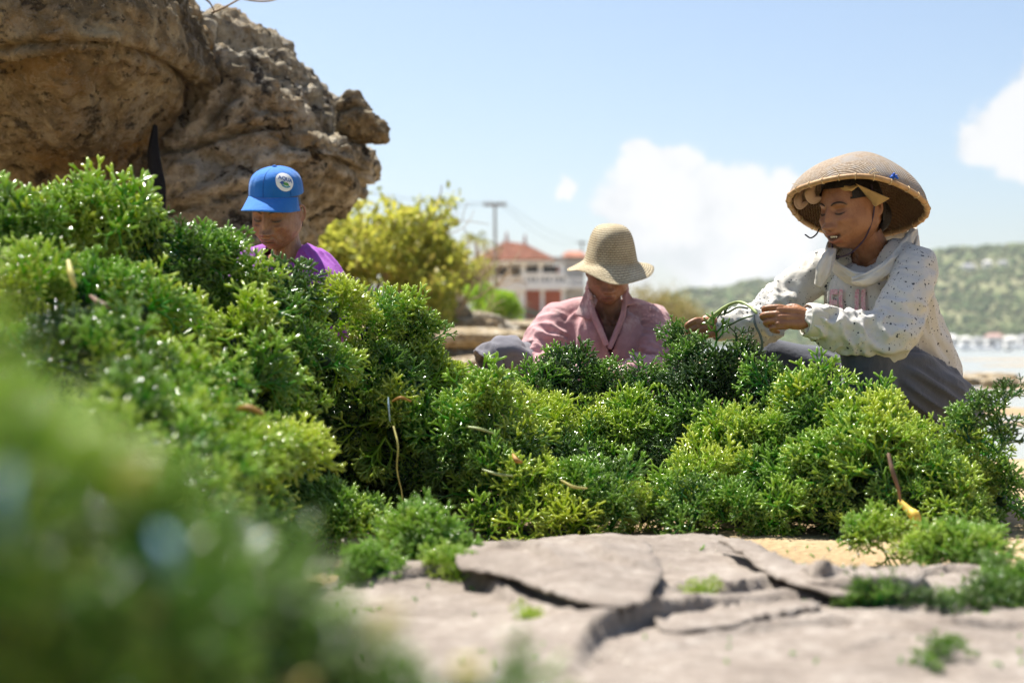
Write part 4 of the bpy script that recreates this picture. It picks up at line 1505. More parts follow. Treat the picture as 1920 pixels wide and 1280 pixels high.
def ear_shape(mb, wide=1.0):
    for sg in (-1, 1):
        c = np.array((sg * 0.073 * wide, 0.012, -0.006))
        M = Matrix.Translation(c) @ Matrix.Rotation(sg * -0.42, 4, 'Z') @ Matrix.Rotation(0.16, 4, 'X')
        V, Fc = ell((0, 0, 0), (0.006, 0.015, 0.029), None, 14, 12)
        mb.add(tf(M, V), Fc)
        pts = [(sg * .004 + sg * .003 * math.sin(a), 0.005 + 0.0165 * math.cos(a), 0.004 + 0.027 * math.sin(a)) for a in np.linspace(-1.3, 3.5, 9)]
        V, Fc = sweep(pts, [0.0042] * 9, up=(1, 0, 0), n=8, sub=3)
        mb.add(tf(M, V), Fc)
        V, Fc = ell((0, -.004, -0.027), (0.0055, 0.008, 0.009), None, 10, 8)
        mb.add(tf(M, V), Fc)


def skin_mat(name, rough=0.48, old=0.0):
    m, t, p, _ = new_mat(name)
    col = nd(t, 'ShaderNodeAttribute', attribute_name='skin').outputs['Color']
    c = ocoord(t)
    n1 = noise(t, c, 28, 5, 0.6)
    n2 = noise(t, c, 180, 3)
    base = mixc(t, sstep(t, n1, 0.35, 0.7), col, mixc(t, 1.0, col, (0.72, 0.66, 0.62), 'MULTIPLY'))
    base = mixc(t, mth(t, 'MULTIPLY', sstep(t, n2, 0.6, 0.75), 0.25), base, mixc(t, 1.0, col, (0.55, 0.45, 0.42), 'MULTIPLY'))
    h = mth(t, 'ADD', n2, mth(t, 'MULTIPLY', noise(t, vmap(t, c, (1, 1, 0.35)), 90 + 0 * old, 4, 0.6), 1.0 + 1.6 * old))
    setp(t, p, base=base, rough=rough, spec=0.42, sss=0.10, normal=bump(t, h, 0.0022 + 0.002 * old, 0.6))
    p.inputs['Subsurface Radius'].default_value = (0.012, 0.005, 0.003)
    p.inputs['Subsurface Scale'].default_value = 0.6
    return m


def paint_head(V, Mh, base, mouth=0.0, old=0.0, grey=0.0, brow=True):
    """natural pigment: lips, brows, lash line; painted shade: nostrils, mouth slit"""
    L = tf(Mh.inverted(), V)
    x, y, z = L[:, 0], L[:, 1], L[:, 2]
    ax = np.abs(x)
    C = np.tile(np.array(base, float), (len(V), 1))
    fr = ((y < -0.04) & (z > -0.13) & (z < 0.13) & (ax < 0.09)).astype(float)

    def lay(mask, col):
        k = np.clip(mask * fr, 0, 1)[:, None]
        C[:] = C * (1 - k) + np.array(col) * k
    up_, lo_ = (-0.0655, -0.0795) if not mouth else (-0.0625, -0.0855)
    lay(0.85 * ss(gz(x, 0, 0.024), 0.25, 0.45) * np.maximum(gz(z, up_, 0.0045), gz(z, lo_, 0.006)), (base[0] * 0.86, base[1] * 0.62, base[2] * 0.66))
    mz = -0.0722 + 0.0042 * (ax / 0.022) ** 2 * (1 if mouth else -0.6)
    lay(0.9 * ss((0.029 if mouth else 0.025) - ax, 0, 0.006) * gz(z, mz, 0.0022 if not mouth else 0.0060), (0.035, 0.012, 0.010))  # shade inside the mouth painted dark
    if brow:
        bz = 0.0215 + 0.004 * gz(ax, 0.036, 0.014) - 0.004 * ss(ax, 0.04, 0.055)
        lay((0.6 - 0.3 * old) * ss(ax, 0.010, 0.017) * (1 - ss(ax, 0.048, 0.056)) * gz(z, bz, 0.0042), (0.03, 0.022, 0.018))
    lid = -0.0062 + 0.0035 * ((ax - 0.032) / 0.014) ** 2
    lay(0.95 * gz(ax, 0.032, 0.0135) * gz(z, lid - 0.0004, 0.0034), (0.012, 0.008, 0.007))
    lay(0.45 * gz(ax, 0.031, 0.016) * gz(z, -0.013, 0.006), (base[0] * 0.6, base[1] * 0.52, base[2] * 0.5))
    lay(0.9 * gz(ax, 0.0085, 0.0042) * gz(z, -0.0515, 0.0030), (0.03, 0.012, 0.010))  # shade of the nostrils painted dark
    lay(0.35 * gz(ax, 0.046, 0.016) * gz(z, -0.026, 0.015), (base[0] * 1.12, base[1] * 0.92, base[2] * 0.86))
    return C


def hand_shape(mb, wrist, xdir, thumbdir, length=0.165, curl=(35, 45, 25), spread=0.020, forearm=None, thumb_in=0.5):
    X = np.array(Vector(xdir).normalized())
    Y = np.array(thumbdir, float); Y -= X * Y.dot(X); Y /= np.linalg.norm(Y)
    palm_n = np.cross(X, Y)
    return X, Y, palm_n


def make_hand(mb, wrist, X, Y, Zb, k=1.0, curl=(35, 45, 25), thumb=(0.5, 0.4)):
    """X towards the fingers, Y towards the thumb, Zb out of the back of the hand"""
    X, Y, Zb = [np.array(Vector(v).normalized()) for v in (X, Y, Zb)]
    w = np.array(wrist)
    P = lambda x, y, z: w + k * (X * x + Y * y + Zb * z)
    for yy, r in ((0.021, 0.0125), (0.0, 0.0135), (-0.019, 0.0125)):
        mb.add(*sweep([P(-0.01, yy * 0.55, 0), P(0.03, yy * 0.9, 0.003), P(0.062, yy, 0.003), P(0.086, yy * 1.05, 0.0)],
                      [k * 0.0165, k * 0.016, k * r, k * (r - .002)], up=Zb, n=14, sub=4))
    fing = [(0.088, 0.0300, 0.041, 0.024, 0.020, 0.0083), (0.092, 0.0100, 0.045, 0.028, 0.022, 0.0086), (0.088, -0.0100, 0.041, 0.026, 0.021, 0.0083), (0.080, -0.0285, 0.032, 0.020, 0.019, 0.0074)]
    for i, (bx, by, l1, l2, l3, r) in enumerate(fing):
        a, q = 0.0, np.array((bx, by, 0.0))
        pts = [np.array((bx - 0.02, by * 0.95, 0.001)), q.copy()]
        for l, c in zip((l1, l2, l3), curl):
            a += math.radians(c * (1 + 0.10 * (i - 1)))
            q = q + l * np.array((math.cos(a), 0.010 * by / 0.03, -math.sin(a)))
            pts.append(q.copy())
        mb.add(*sweep([P(*v) for v in pts], [k * r * 1.06, k * r * 1.06, k * r * 1.02, k * r * 0.94, k * r * 0.74], up=Zb, n=12, sub=4))
    t0, t1 = thumb
    pts = [(0.012, 0.020, -0.004), (0.040, 0.036, -0.012), (0.066, 0.044 - 0.01 * t0, -0.026 - 0.012 * t1), (0.092, 0.040 - 0.026 * t0, -0.036 - 0.02 * t1)]
    mb.add(*sweep([P(*v) for v in pts], [k * 0.015, k * 0.0125, k * 0.0103, k * 0.0078], up=Zb, n=12, sub=4))


def fold_limb(seed, amp, wl=0.032, lo=0.0, hi=1.0, base=0.25):
    """creases running round a sleeve or leg, strongest between lo and hi of its length"""
    def f(s, th, u):
        P = np.stack([np.full_like(th, s / wl) + 0.55 * np.sin(th + seed) + 0.3 * np.sin(2 * th), np.cos(th) * 0.9 + seed, np.sin(th) * 0.9], 1)
        w = base + (1 - base) * float(ss(u, lo - 0.18, lo) * (1 - ss(u, hi, hi + 0.18)))
        return amp * w * (np.clip(ridged(P, 2, seed), -1, 1.3) - 0.25)
    return f


def fold_torso(seed, amp, kx=2.6, kz=3.5):
    def f(s, th, u):
        P = np.stack([np.cos(th) * kx + 0.8 * s * kz * 0.5, np.sin(th) * kx, np.full_like(th, s * kz)], 1)
        return amp * np.clip(ridged(P + seed, 2, seed), -1, 1.2)
    return f


def cloth_mat(name, col, var=0.18, weave=900.0, rough=0.85, sheen=0.15, extra=None, wear=None):
    m, t, p, _ = new_mat(name)
    c = ocoord(t)
    n = noise(t, c, 7, 5, 0.6)
    base = mixc(t, sstep(t, n, 0.3, 0.7), tuple(x * (1 - var) for x in col), tuple(min(1, x * (1 + var * 0.6)) for x in col))
    if wear:
        base = mixc(t, sstep(t, noise(t, c, 13, 6, 0.7), 0.5, 0.72), base, wear)
    if extra:
        base = extra(t, c, base)
    h = mth(t, 'ADD', noise(t, c, 75, 4, 0.6), mth(t, 'MULTIPLY', noise(t, c, weave * 0.5, 2), 0.25))
    setp(t, p, base=base, rough=rough, spec=0.2, sheen=sheen, normal=bump(t, h, 0.003, 0.55))
    return m


def skin_attr(me, C):
    a = me.attributes.new('skin', 'FLOAT_COLOR', 'POINT')
    a.data.foreach_set('color', np.concatenate([C, np.ones((len(C), 1))], 1).astype(np.float32).ravel())


def body_mesh(name, pieces, mat, base, Mh, **paint):
    """pieces: list of (V, F) already remeshed; joined as the one body mesh"""
    mb = MB()
    for V, Fc in pieces:
        mb.add(V, Fc)
    V, Fc = mb.arr()
    me = mesh_np(name, V, Fc, mat)
    skin_attr(me, paint_head(V, Mh, base, **paint))
    return me


def face_lines(M, V, Fc, parent, col=(0.035, 0.022, 0.016), old=0.0, grey=0.0):
    """eyebrows and lashes as small hair strips lying on the face"""
    bv = BVHTree.FromPolygons([Vector(v) for v in V], Fc)
    mt = plain('brow_hair', tuple(c + grey for c in col), 0.6, 0.3, 90)
    f = (M.to_3x3() @ Vector((0, -1, 0))).normalized()
    for sg in (-1, 1):
        for nm, pts, rr in (('eyebrow', [(.012, .0185), (.022, .0245), (.034, .0265), (.045, .0235), (.052, .0170)], [(.0010, .0014), (.0014, .0024), (.0014, .0024), (.0011, .0017), (.0006, .0008)]),
                            ('eyelashes', [(.0185, -.0045), (.025, -.0070), (.032, -.0080), (.039, -.0068), (.0465, -.0035)], [(.0008, .0008), (.0013, .0013), (.0016, .0016), (.0014, .0014), (.0008, .0008)])):
            P = []
            for x, z in pts:
                o = M @ Vector((sg * x, -.25, z))
                h = bv.ray_cast(o, -f, .5)[0]
                if h is not None:
                    P.append(h + f * (.0004 if nm == 'eyebrow' else 0.0002))
            if len(P) == len(pts):
                obj(nm, mesh_np(nm, *sweep(P, rr, up=(0, 0, 1), n=8, sub=4), mt), parent)


def head_piece(Mh, neck, chest, voxel, **kw):
    mb = MB()
    V, Fc = head_shape(**kw)
    mb.add(tf(Mh, V), Fc)
    eb = MB()
    ear_shape(eb, kw.get('wide', 1.0))
    V, Fc = eb.arr()
    mb.add(tf(Mh, V), Fc)
    mb.add(*neck)
    for c in chest:
        mb.add(*c)
    return remesh(*mb.arr(), voxel, 1, 0.45)


def J(mb_list, voxel, smooth=2):
    mb = MB()
    for a in mb_list:
        mb.add(*a)
    return remesh(*mb.arr(), voxel, smooth)


# ------------------------------------------------------------------ woman in the bamboo hat
SK1 = (0.33, 0.150, 0.070)
m_skin1 = skin_mat('brown_skin', 0.45)
S_l = W(1708, 502, 4.05); S_r = W(1548, 506, 4.34)
E_l = W(1652, 622, 3.92); E_r = W(1432, 606, 4.30)
K_l = W(1622, 672, 3.93); K_r = W(1443, 672, 4.40)
H_l = W(1745, 765, 4.22); H_r = W(1705, 765, 4.46)
A_l = W(1630, 925, 3.98); A_r = W(1450, 915, 4.45)
Wr_l = W(1514, 599, 3.87); Wr_r = W(1346, 612, 4.20)
neckb = W(1645, 492, 4.19)
sh_axis = (S_l - S_r).normalized()
bfwd = Vector((-0.86, -0.51, 0.0)).normalized()
woman1 = empty('person', Vector((W(1690, 900, 4.25).x, 4.25, 0.0)), 'woman crouching in a bamboo hat and paint speckled white sweater, holding seaweed in both hands', 'person')
hc = W(1597, 390, 4.12)
yaw, pit = math.radians(57), math.radians(11)
hf = Vector((-math.sin(yaw) * math.cos(pit), -math.cos(yaw) * math.cos(pit), -math.sin(pit)))
Mh1 = basis(hc, hf, (0.05, 0.0, 1)) @ Matrix.Scale(1.0, 4)
nk0 = Mh1 @ Vector((0, 0.022, -0.06))
neck = sweep([nk0, (nk0 + neckb) / 2 + Vector((0.004, 0, 0.0)), neckb, neckb + Vector((0.02, 0.03, -0.08))], [(.052, .056), (.048, .050), (.056, .056), (.075, .06)], up=bfwd, n=24)
chest = [sweep([S_r + Vector((0, 0, -.02)), neckb + Vector((0.01, 0.02, -.045)), S_l + Vector((0, 0, -.02))], [.03, .05, .03], n=16),
         sweep([neckb + Vector((0.01, 0.02, -0.03)), neckb + Vector((.03, .05, -.16))], [(.10, .06), (.13, .08)], up=bfwd, n=20)]
head1 = head_piece(Mh1, neck, chest, 0.0022, wide=1.03, mouth=1.0, nose=0.95)
arms = []
for (S_, E_, Wr, kk) in ((S_l, E_l, Wr_l, 1), (S_r, E_r, Wr_r, 1)):
    arms.append(sweep([S_, S_.lerp(E_, .5), E_], [.045, .042, .036], n=14, lin=True))
trunk = [sweep([H_l.lerp(H_r, .5), W(1690, 640, 4.28), neckb], [(.14, .10), (.12, .09), (.10, .06)], up=bfwd, n=20)]
legs = []
for (H_, K_, A_) in ((H_l, K_l, A_l), (H_r, K_r, A_r)):
    legs.append(sweep([H_, H_.lerp(K_, .5), K_], [.078, .068, .05], n=14, lin=True))
    legs.append(sweep([K_, K_.lerp(A_, .35), A_, A_ - Vector((0, 0, .03))], [.05, .05, .034, .034], n=14, lin=True))
    legs.append(sweep([A_ + Vector((.03, .02, -.03)), A_ + bfwd * .07 + Vector((0, 0, -.045)), A_ + bfwd * .17 + Vector((0, 0, -.055))], [.03, .035, .026], n=12))
rest1 = J(arms + trunk + legs + [chest[0]], 0.009, 2)
hb1 = MB()
hx = (W(1400, 590, 3.84) - Wr_l).normalized()
make_hand(hb1, Wr_l, hx, (0.08, 0.35, 1.0), Vector((-0.25, -1.0, 0.30)), 0.97, (30, 52, 34), (0.9, 0.2))
hb1.add(*sweep([E_l, E_l.lerp(Wr_l, .6), Wr_l], [(.036, .034), (.032, .028), (.0275, .022)], up=(0, -1, .3), n=18, lin=True))
hand1 = remesh(*hb1.arr(), 0.0019, 1, 0.4)
hb2 = MB()
hx2 = (W(1284, 622, 4.12) - Wr_r).normalized()
make_hand(hb2, Wr_r, hx2, (-0.25, -0.15, 1.0), Vector((-0.25, -0.9, 0.45)), 0.95, (34, 48, 30), (1.1, 0.6))
hb2.add(*sweep([E_r, E_r.lerp(Wr_r, .6), Wr_r], [(.036, .034), (.032, .028), (.027, .022)], up=(0, -1, .3), n=18, lin=True))
hand2 = remesh(*hb2.arr(), 0.0021, 1, 0.4)
obj('body', body_mesh('body', [head1, rest1, hand1, hand2], m_skin1, SK1, Mh1, mouth=1.0), woman1)

face_lines(Mh1, *head1, woman1)
# teeth
m_teeth = plain('teeth', (0.80, 0.76, 0.66), 0.3, 0.08, 60)
hl = tf(Mh1.inverted(), head1[0])
TY = float(hl[(np.abs(hl[:, 0]) < 0.012) & (np.abs(hl[:, 2] + 0.074) < 0.003), 1].min())
mb = MB()
for k in range(6):
    xx = (k - 2.5) * 0.0066
    V, Fc = ell((xx, TY + 0.0012 + 26 * xx * xx, -0.0695 - 0.0006 * abs(k - 2.5)), (0.0030, 0.0030, 0.0046), None, 10, 8)
    mb.add(V, Fc)
for k in range(6):
    xx = (k - 2.5) * 0.0052
    V, Fc = ell((xx, TY + 0.004 + 26 * xx * xx, -0.0795), (0.0025, 0.0026, 0.0030), None, 8, 6)
    mb.add(V, Fc)
V, Fc = mb.arr()
obj('teeth', mesh_np('teeth', tf(Mh1, V), Fc, m_teeth), woman1)

# hair under the hat
m_hair = plain('black_hair', (0.016, 0.013, 0.012), 0.5, 0.4, 60, 0.004, 180)
V, Fc = head_shape(wide=1.03, nu=80, nv=60)
N = vnormals(V, Fc)
V2 = V + N * 0.008 * np.sign((N * V).sum(1).mean())
keep = ((V[:, 2] > 0.062) | (V[:, 1] > 0.030) | ((np.abs(V[:, 0]) > 0.055) & (V[:, 2] > 0.028))) & (V[:, 2] > -0.085)
V2, F2 = cut(V2, Fc, keep)
bun, bf = ell((0, 0.10, -0.035), (0.045, 0.04, 0.05), None, 18, 12)
mbh = MB().add(V2, F2).add(bun, bf)
V2, F2 = mbh.arr()
obj('hair', mesh_np('hair', tf(Mh1, V2), F2, m_hair), woman1)

# sweater
def speckle(t, c, base):
    w = nd(t, 'ShaderNodeTexNoise', {'Vector': c, 'Scale': 70.0, 'Detail': 3.0}).outputs['Color']
    cc = nd(t, 'ShaderNodeVectorMath', {0: c, 1: nd(t, 'ShaderNodeVectorMath', {0: w, 'Scale': 0.012}, operation='SCALE').outputs[0]}, operation='ADD').outputs[0]
    clus = noise(t, c, 11, 3)
    outm = None
    for sc, thr, r in ((44.0, 0.52, 0.20), (85.0, 0.46, 0.23), (170.0, 0.50, 0.26)):
        v = nd(t, 'ShaderNodeTexVoronoi', {'Vector': cc, 'Scale': sc})
        rnd = nd(t, 'ShaderNodeSeparateColor', {0: v.outputs['Color']})
        rad = mth(t, 'MULTIPLY', rnd.outputs[1], r)
        rad = mth(t, 'ADD', rad, 0.08)
        dot = mth(t, 'LESS_THAN', v.outputs['Distance'], rad)
        sel = mth(t, 'GREATER_THAN', mth(t, 'ADD', mth(t, 'MULTIPLY', rnd.outputs[0], 0.55), mth(t, 'MULTIPLY', clus, 0.75)), thr + 0.27)
        k = mth(t, 'MULTIPLY', dot, sel)
        outm = k if outm is None else mth(t, 'MAXIMUM', outm, k)
    dirt = mixc(t, mth(t, 'MULTIPLY', sstep(t, noise(t, c, 5, 5, 0.65), 0.5, 0.75), 0.35), base, (0.46, 0.40, 0.30))
    return mixc(t, mth(t, 'MULTIPLY', outm, 0.93), dirt, (0.022, 0.026, 0.038))


m_sweater = cloth_mat('speckled_white_jersey', (0.58, 0.56, 0.51), 0.06, 900, 0.9, 0.1, speckle)
m_rib = cloth_mat('plain_white_jersey', (0.58, 0.55, 0.48), 0.08, 900, 0.9, 0.1)
hem = W(1726, 722, 4.33)
tors = sweep([hem + Vector((0.0, 0, -0.01)), W(1710, 685, 4.31), W(1668, 622, 4.24), W(1645, 555, 4.20), neckb + Vector((0.015, 0.01, -0.015))],
             [(.118, .105), (.132, .122), (.148, .142), (.165, .118), (.085, .075)], up=bfwd, n=64, sub=12, fold=fold_torso(3, 0.014))
yoke = sweep([S_r + Vector((-.012, 0.0, -.012)), S_r.lerp(neckb, .5) + Vector((.012, .012, .006)), neckb + Vector((.02, .02, -.006)), S_l.lerp(neckb, .5) + Vector((.012, .012, .01)), S_l + Vector((.012, 0, -.012))],
             [.062, .066, .074, .068, .064], n=24, sub=6)
sl_l = sweep([S_l + Vector((.012, .0, 0.0)), S_l.lerp(E_l, .5) + Vector((.022, -.015, 0)), E_l + Vector((.012, -.01, -.012)), E_l.lerp(Wr_l, .45) + Vector((0, 0, -.018)), E_l.lerp(Wr_l, .90)],
             [.064, .064, .060, .053, .041], n=44, sub=16, fold=fold_limb(4, 0.019, 0.045, 0.42, 0.95, 0.3))
sl_r = sweep([S_r + Vector((-.01, .0, 0.0)), S_r.lerp(E_r, .5) + Vector((-.012, 0, .012)), E_r + Vector((0, 0, 0.004)), E_r.lerp(Wr_r, .45), E_r.lerp(Wr_r, .92)],
             [.062, .060, .055, .050, .040], n=44, sub=16, fold=fold_limb(8, 0.017, 0.042, 0.35, 0.75, 0.25))
swV, swF = J([tors, yoke, sl_l, sl_r], 0.0042, 2)
# neck opening
ntop = neckb + Vector((-0.005, -0.005, 0.012))
nax = (nk0 - neckb).normalized()
A_ = np.array(nax)
hgt = (swV - np.array(ntop)) @ A_
rad = np.linalg.norm((swV - np.array(ntop)) - np.outer(hgt, A_), axis=1)
fx = (swV - np.array(ntop)) @ np.array(bfwd)
swV, swF = cut(swV, swF, ~((rad < 0.066) & (hgt > -0.055 + 0.0 * fx)))
sweater = solid(obj('sweater', mesh_np('sweater', swV, swF, m_sweater), woman1), 0.004)
sweater['label'] = 'white sweater splattered with dark paint specks'
# ribbed cuffs and hem band
def cuff(name, p0, p1, r, mat, parent, seed=1, n=30, squash=(1, 1), amp=0.0015):
    d = (Vector(p1) - Vector(p0))
    pts = [Vector(p0) + d * k for k in (0, .12, .5, .88, 1)]
    V, Fc = sweep(pts, [((r - .004) * squash[0], (r - .004) * squash[1]), (r * squash[0], r * squash[1]), (r * 1.03 * squash[0], r * 1.03 * squash[1]), (r * squash[0], r * squash[1]), ((r - .004) * squash[0], (r - .004) * squash[1])],
                  n=n, sub=4, caps=False, fold=lambda s, th, u: amp * np.sin(th * 3 + seed) + amp * np.sin(5 * th + s * 40))
    return solid(obj(name, mesh_np(name, V, Fc, mat), parent), 0.003)


dl = (Wr_l - E_l).normalized()
cuff('cuff', Wr_l - dl * 0.040, Wr_l + dl * 0.004, 0.044, m_rib, sweater)
dr = (Wr_r - E_r).normalized()
cuff('cuff', Wr_r - dr * 0.030, Wr_r + dr * 0.004, 0.040, m_rib, sweater)
# loose folded collar
def drape(name, px, widths, up, seed, parent, mat, th=0.004, amp=0.006, closed=False, n=30, sub=14):
    """strip of loose cloth along a path, creased along its length"""
    pts = [W(*q) for q in px]
    if closed:
        pts = pts + [pts[0]]; widths = list(widths) + [widths[0]]
    V, Fc = sweep(pts, [(th, w) for w in widths], up=up, n=n, sub=sub, caps=not closed,
                  fold=lambda s_, t_, u_: amp * np.clip(ridged(np.stack([np.full_like(t_, s_ * 9 + seed), np.sin(t_) * 2.8, np.full_like(t_, 1.7 * seed)], 1), 2, seed), -1, 1) * np.abs(np.cos(t_)))
    return obj(name, mesh_np(name, V, Fc, mat), parent)


drape('collar', [(1716, 446, 4.23), (1716, 474, 4.14), (1692, 496, 4.07), (1650, 516, 4.03), (1612, 524, 4.05), (1575, 508, 4.11), (1556, 478, 4.20), (1580, 452, 4.27), (1640, 440, 4.31), (1695, 438, 4.29)],
      [.034, .030, .022, .020, .024, .032, .034, .030, .032, .034], (0, -.25, 1), 3, sweater, m_rib, 0.003, 0.008, True)
drape('collar_flap', [(1560, 470, 4.11), (1553, 486, 4.07), (1544, 508, 4.06), (1534, 534, 4.07)], [.008, .018, .022, .008], (-.86, -.5, .1), 5, sweater, m_rib, 0.005, 0.010)
drape('collar_flap', [(1600, 527, 4.00), (1632, 520, 3.99), (1668, 496, 4.01), (1694, 466, 4.08), (1712, 436, 4.18)], [.008, .017, .018, .020, .014], (0, -.3, 1), 9, sweater, m_rib, 0.005, 0.010)


# faded pink lettering printed on the chest
m_pink, t, p, _ = new_mat('faded_pink_print')
c = ocoord(t)
setp(t, p, base=mixc(t, sstep(t, noise(t, c, 160, 4, 0.7), 0.42, 0.62), (0.56, 0.24, 0.30), (0.60, 0.50, 0.46)), rough=0.85)


def text_mesh(body, size, font_extra=0.0):
    cu = bpy.data.curves.new('txt', 'FONT')
    cu.body = body
    cu.size = size
    cu.align_x = 'CENTER'
    cu.align_y = 'CENTER'
    cu.offset = font_extra
    o = bpy.data.objects.new('txt', cu)
    COL.objects.link(o)
    dg = bpy.context.evaluated_depsgraph_get()
    me = bpy.data.meshes.new_from_object(o.evaluated_get(dg))
    bpy.data.objects.remove(o)
    bpy.data.curves.remove(cu)
    return me


def project_text(name, body, size, extra, c, ux, uy, bvh, mat, parent, cuts=2, lift=0.0012, sx=1.0, spacing=1.0):
    me = text_mesh(body, size, extra)
    bm = bmesh.new()
    bm.from_mesh(me)
    bmesh.ops.triangulate(bm, faces=bm.faces[:])
    for _ in range(cuts):
        bmesh.ops.subdivide_edges(bm, edges=[e for e in bm.edges if e.calc_length() > size * 0.08], cuts=1)
        bmesh.ops.triangulate(bm, faces=bm.faces[:])
    nrm = ux.cross(uy).normalized()
    dead = []
    for v in bm.verts:
        o_ = c + ux * v.co.x * sx + uy * v.co.y + nrm * 0.25
        hit, nn, _, _ = bvh.ray_cast(o_, -nrm, 0.6)
        if hit is None:
            dead.append(v)
        else:
            v.co = hit + nrm * lift
    bmesh.ops.delete(bm, geom=dead, context='VERTS')
    me2 = bpy.data.meshes.new(name)
    bm.to_mesh(me2)
    bm.free()
    me2.materials.append(mat)
    return obj(name, me2, parent)


V, Fc = J([tors], 0.006, 2)
bvh1 = BVHTree.FromPolygons([Vector(v) for v in V], Fc)
cc = W(1582, 570, 4.12)
project_text('chest_print', 'ELIJ', 0.105, 0.003, cc, sh_axis, Vector((0.0, 0.0, 1.0)), bvh1, m_pink, sweater, 2, 0.012, 0.95)

# trousers
m_trous = cloth_mat('dark_grey_trousers', (0.072, 0.078, 0.098), 0.2, 700, 0.8, 0.2)


def trouser_fold(seed, amp):
    def f(s, th, u):
        P = np.stack([np.cos(th) * 2.4 + 0.5 * s, np.sin(th) * 2.4, np.full_like(th, s * 2.2 + seed)], 1)
        return amp * float(ss(u, -0.1, 0.15) * (1 - ss(u, 0.62, 0.85))) * np.clip(ridged(P, 2, seed), -1, 1.2)
    return f


tp = [sweep([H_l + Vector((.03, .02, -.01)), H_l.lerp(K_l, .55) + Vector((0.01, 0, .0)), K_l + Vector((-.004, -.004, .004))], [(.125, .110), (.098, .094), (.066, .066)], n=64, sub=26, fold=trouser_fold(5, 0.020)),
      sweep([K_l, K_l.lerp(A_l, .4) + Vector((.02, .02, 0)), A_l + Vector((0, 0, -.02))], [.066, .072, .062], n=30, sub=10, fold=fold_limb(12, .006, .06, 0, 1)),
      sweep([H_r + Vector((.02, .02, -.01)), H_r.lerp(K_r, .55), K_r], [(.115, .105), (.092, .088), (.064, .064)], n=48, sub=22, fold=trouser_fold(9, 0.008)),
      sweep([K_r, K_r.lerp(A_r, .4) + Vector((.02, .02, 0)), A_r + Vector((0, 0, -.02))], [.064, .072, .062], n=30, sub=10, fold=fold_limb(13, .006, .06, 0, 1)),
      ell(H_l.lerp(H_r, .5) + Vector((.035, .03, -.035)), (.165, .17, .145), None, 30, 20)]
V, Fc = J(tp, 0.005, 3)
obj('trousers', mesh_np('trousers', V, Fc, m_trous), woman1)

# bamboo hat
def weave_mat(name, a, b, c_, scale, rough=0.75, holes=0.0, alpha=0.0, grey=None, bd=0.004):
    m, t, p, out = new_mat(name)
    uv = nd(t, 'ShaderNodeAttribute', attribute_name='weave').outputs['Vector']
    s = nd(t, 'ShaderNodeSeparateXYZ', {0: uv})
    u, v = s.outputs[0], s.outputs[1]
    su = mth(t, 'SINE', mth(t, 'MULTIPLY', mth(t, 'ADD', u, v), scale))
    sv = mth(t, 'SINE', mth(t, 'MULTIPLY', mth(t, 'SUBTRACT', u, v), scale))
    w = mth(t, 'ADD', mth(t, 'MULTIPLY', mth(t, 'MULTIPLY', su, sv), 0.5), 0.5)
    co = ocoord(t)
    n = noise(t, co, 22, 6, 0.65)
    n2 = noise(t, co, 140, 3, 0.7)
    col = ramp(t, mth(t, 'ADD', mth(t, 'MULTIPLY', w, 0.22), mth(t, 'MULTIPLY', n2, 0.78)), [(0.25, a), (0.5, b), (0.75, c_)])
    if grey:
        col = mixc(t, sstep(t, n, 0.4, 0.65), col, grey)
    setp(t, p, base=col, rough=rough, spec=0.25, normal=bump(t, mth(t, 'ADD', w, mth(t, 'MULTIPLY', n2, 0.5)), bd, 0.8))
    if alpha:
        gap = mth(t, 'MULTIPLY', sstep(t, w, 0.16, 0.06), alpha)
        tr = nd(t, 'ShaderNodeBsdfTransparent')
        mx = nd(t, 'ShaderNodeMixShader', {0: gap, 1: p.outputs[0], 2: tr.outputs[0]})
        t.links.new(mx.outputs[0], out.inputs[0])
    return m


def set_weave(me, UV):
    a = me.attributes.new('weave', 'FLOAT_VECTOR', 'POINT')
    a.data.foreach_set('vector', np.asarray(UV, np.float32).ravel())


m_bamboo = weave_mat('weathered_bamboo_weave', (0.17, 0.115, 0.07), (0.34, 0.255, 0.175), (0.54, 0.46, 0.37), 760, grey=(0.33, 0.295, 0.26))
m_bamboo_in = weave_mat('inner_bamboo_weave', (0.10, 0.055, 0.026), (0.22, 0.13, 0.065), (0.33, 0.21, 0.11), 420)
m_rim = plain('bamboo_rim', (0.40, 0.24, 0.11), 0.6, 0.25, 30, 0.001, 200)
m_tie = plain('split_bamboo_tie', (0.52, 0.38, 0.20), 0.6, 0.2, 30)
rc = W(1607, 388, 4.14)
axis1 = Vector((0.155, 0.285, 0.92)).normalized()
Mhat = Matrix.Translation(rc) @ axis1.to_track_quat('Z', 'X').to_matrix().to_4x4()
RH, HH = 0.2015, 0.157
prof = []
for k in range(41):
    s = k / 40
    zz = HH * math.sin(s * math.pi / 2) ** 1.0
    rr = RH * (1 - (zz / HH) ** 1.85) ** 0.66
    prof.append((max(rr, 0.0005), zz))
UVw = []
for (r_, z_) in prof:
    for j in range(72):
        a = 2 * math.pi * j / 72
        L_ = RH - r_ + z_ * .6
        UVw.append(((RH - L_ * .5) * math.cos(a) * 1.2, (RH - L_ * .5) * math.sin(a) * 1.2, 0))
hat = empty('hat_root', rc)
bpy.data.objects.remove(hat)
V, Fc = lathe(prof, 72, Mhat, lambda t, r, z: (0.004 * math.sin(2 * t + 1) + 0.003 * math.sin(5 * t), 0.004 * math.sin(3 * t) * (r / RH)))
me = mesh_np('bamboo_hat', V, Fc, m_bamboo)
set_weave(me, UVw)
hat = obj('bamboo_hat', me, woman1)
V_outer, F_outer = V, Fc
prof2 = [(max(r - 0.006, 0.0004), z - 0.007 if z > 0.01 else z * .3) for r, z in prof]
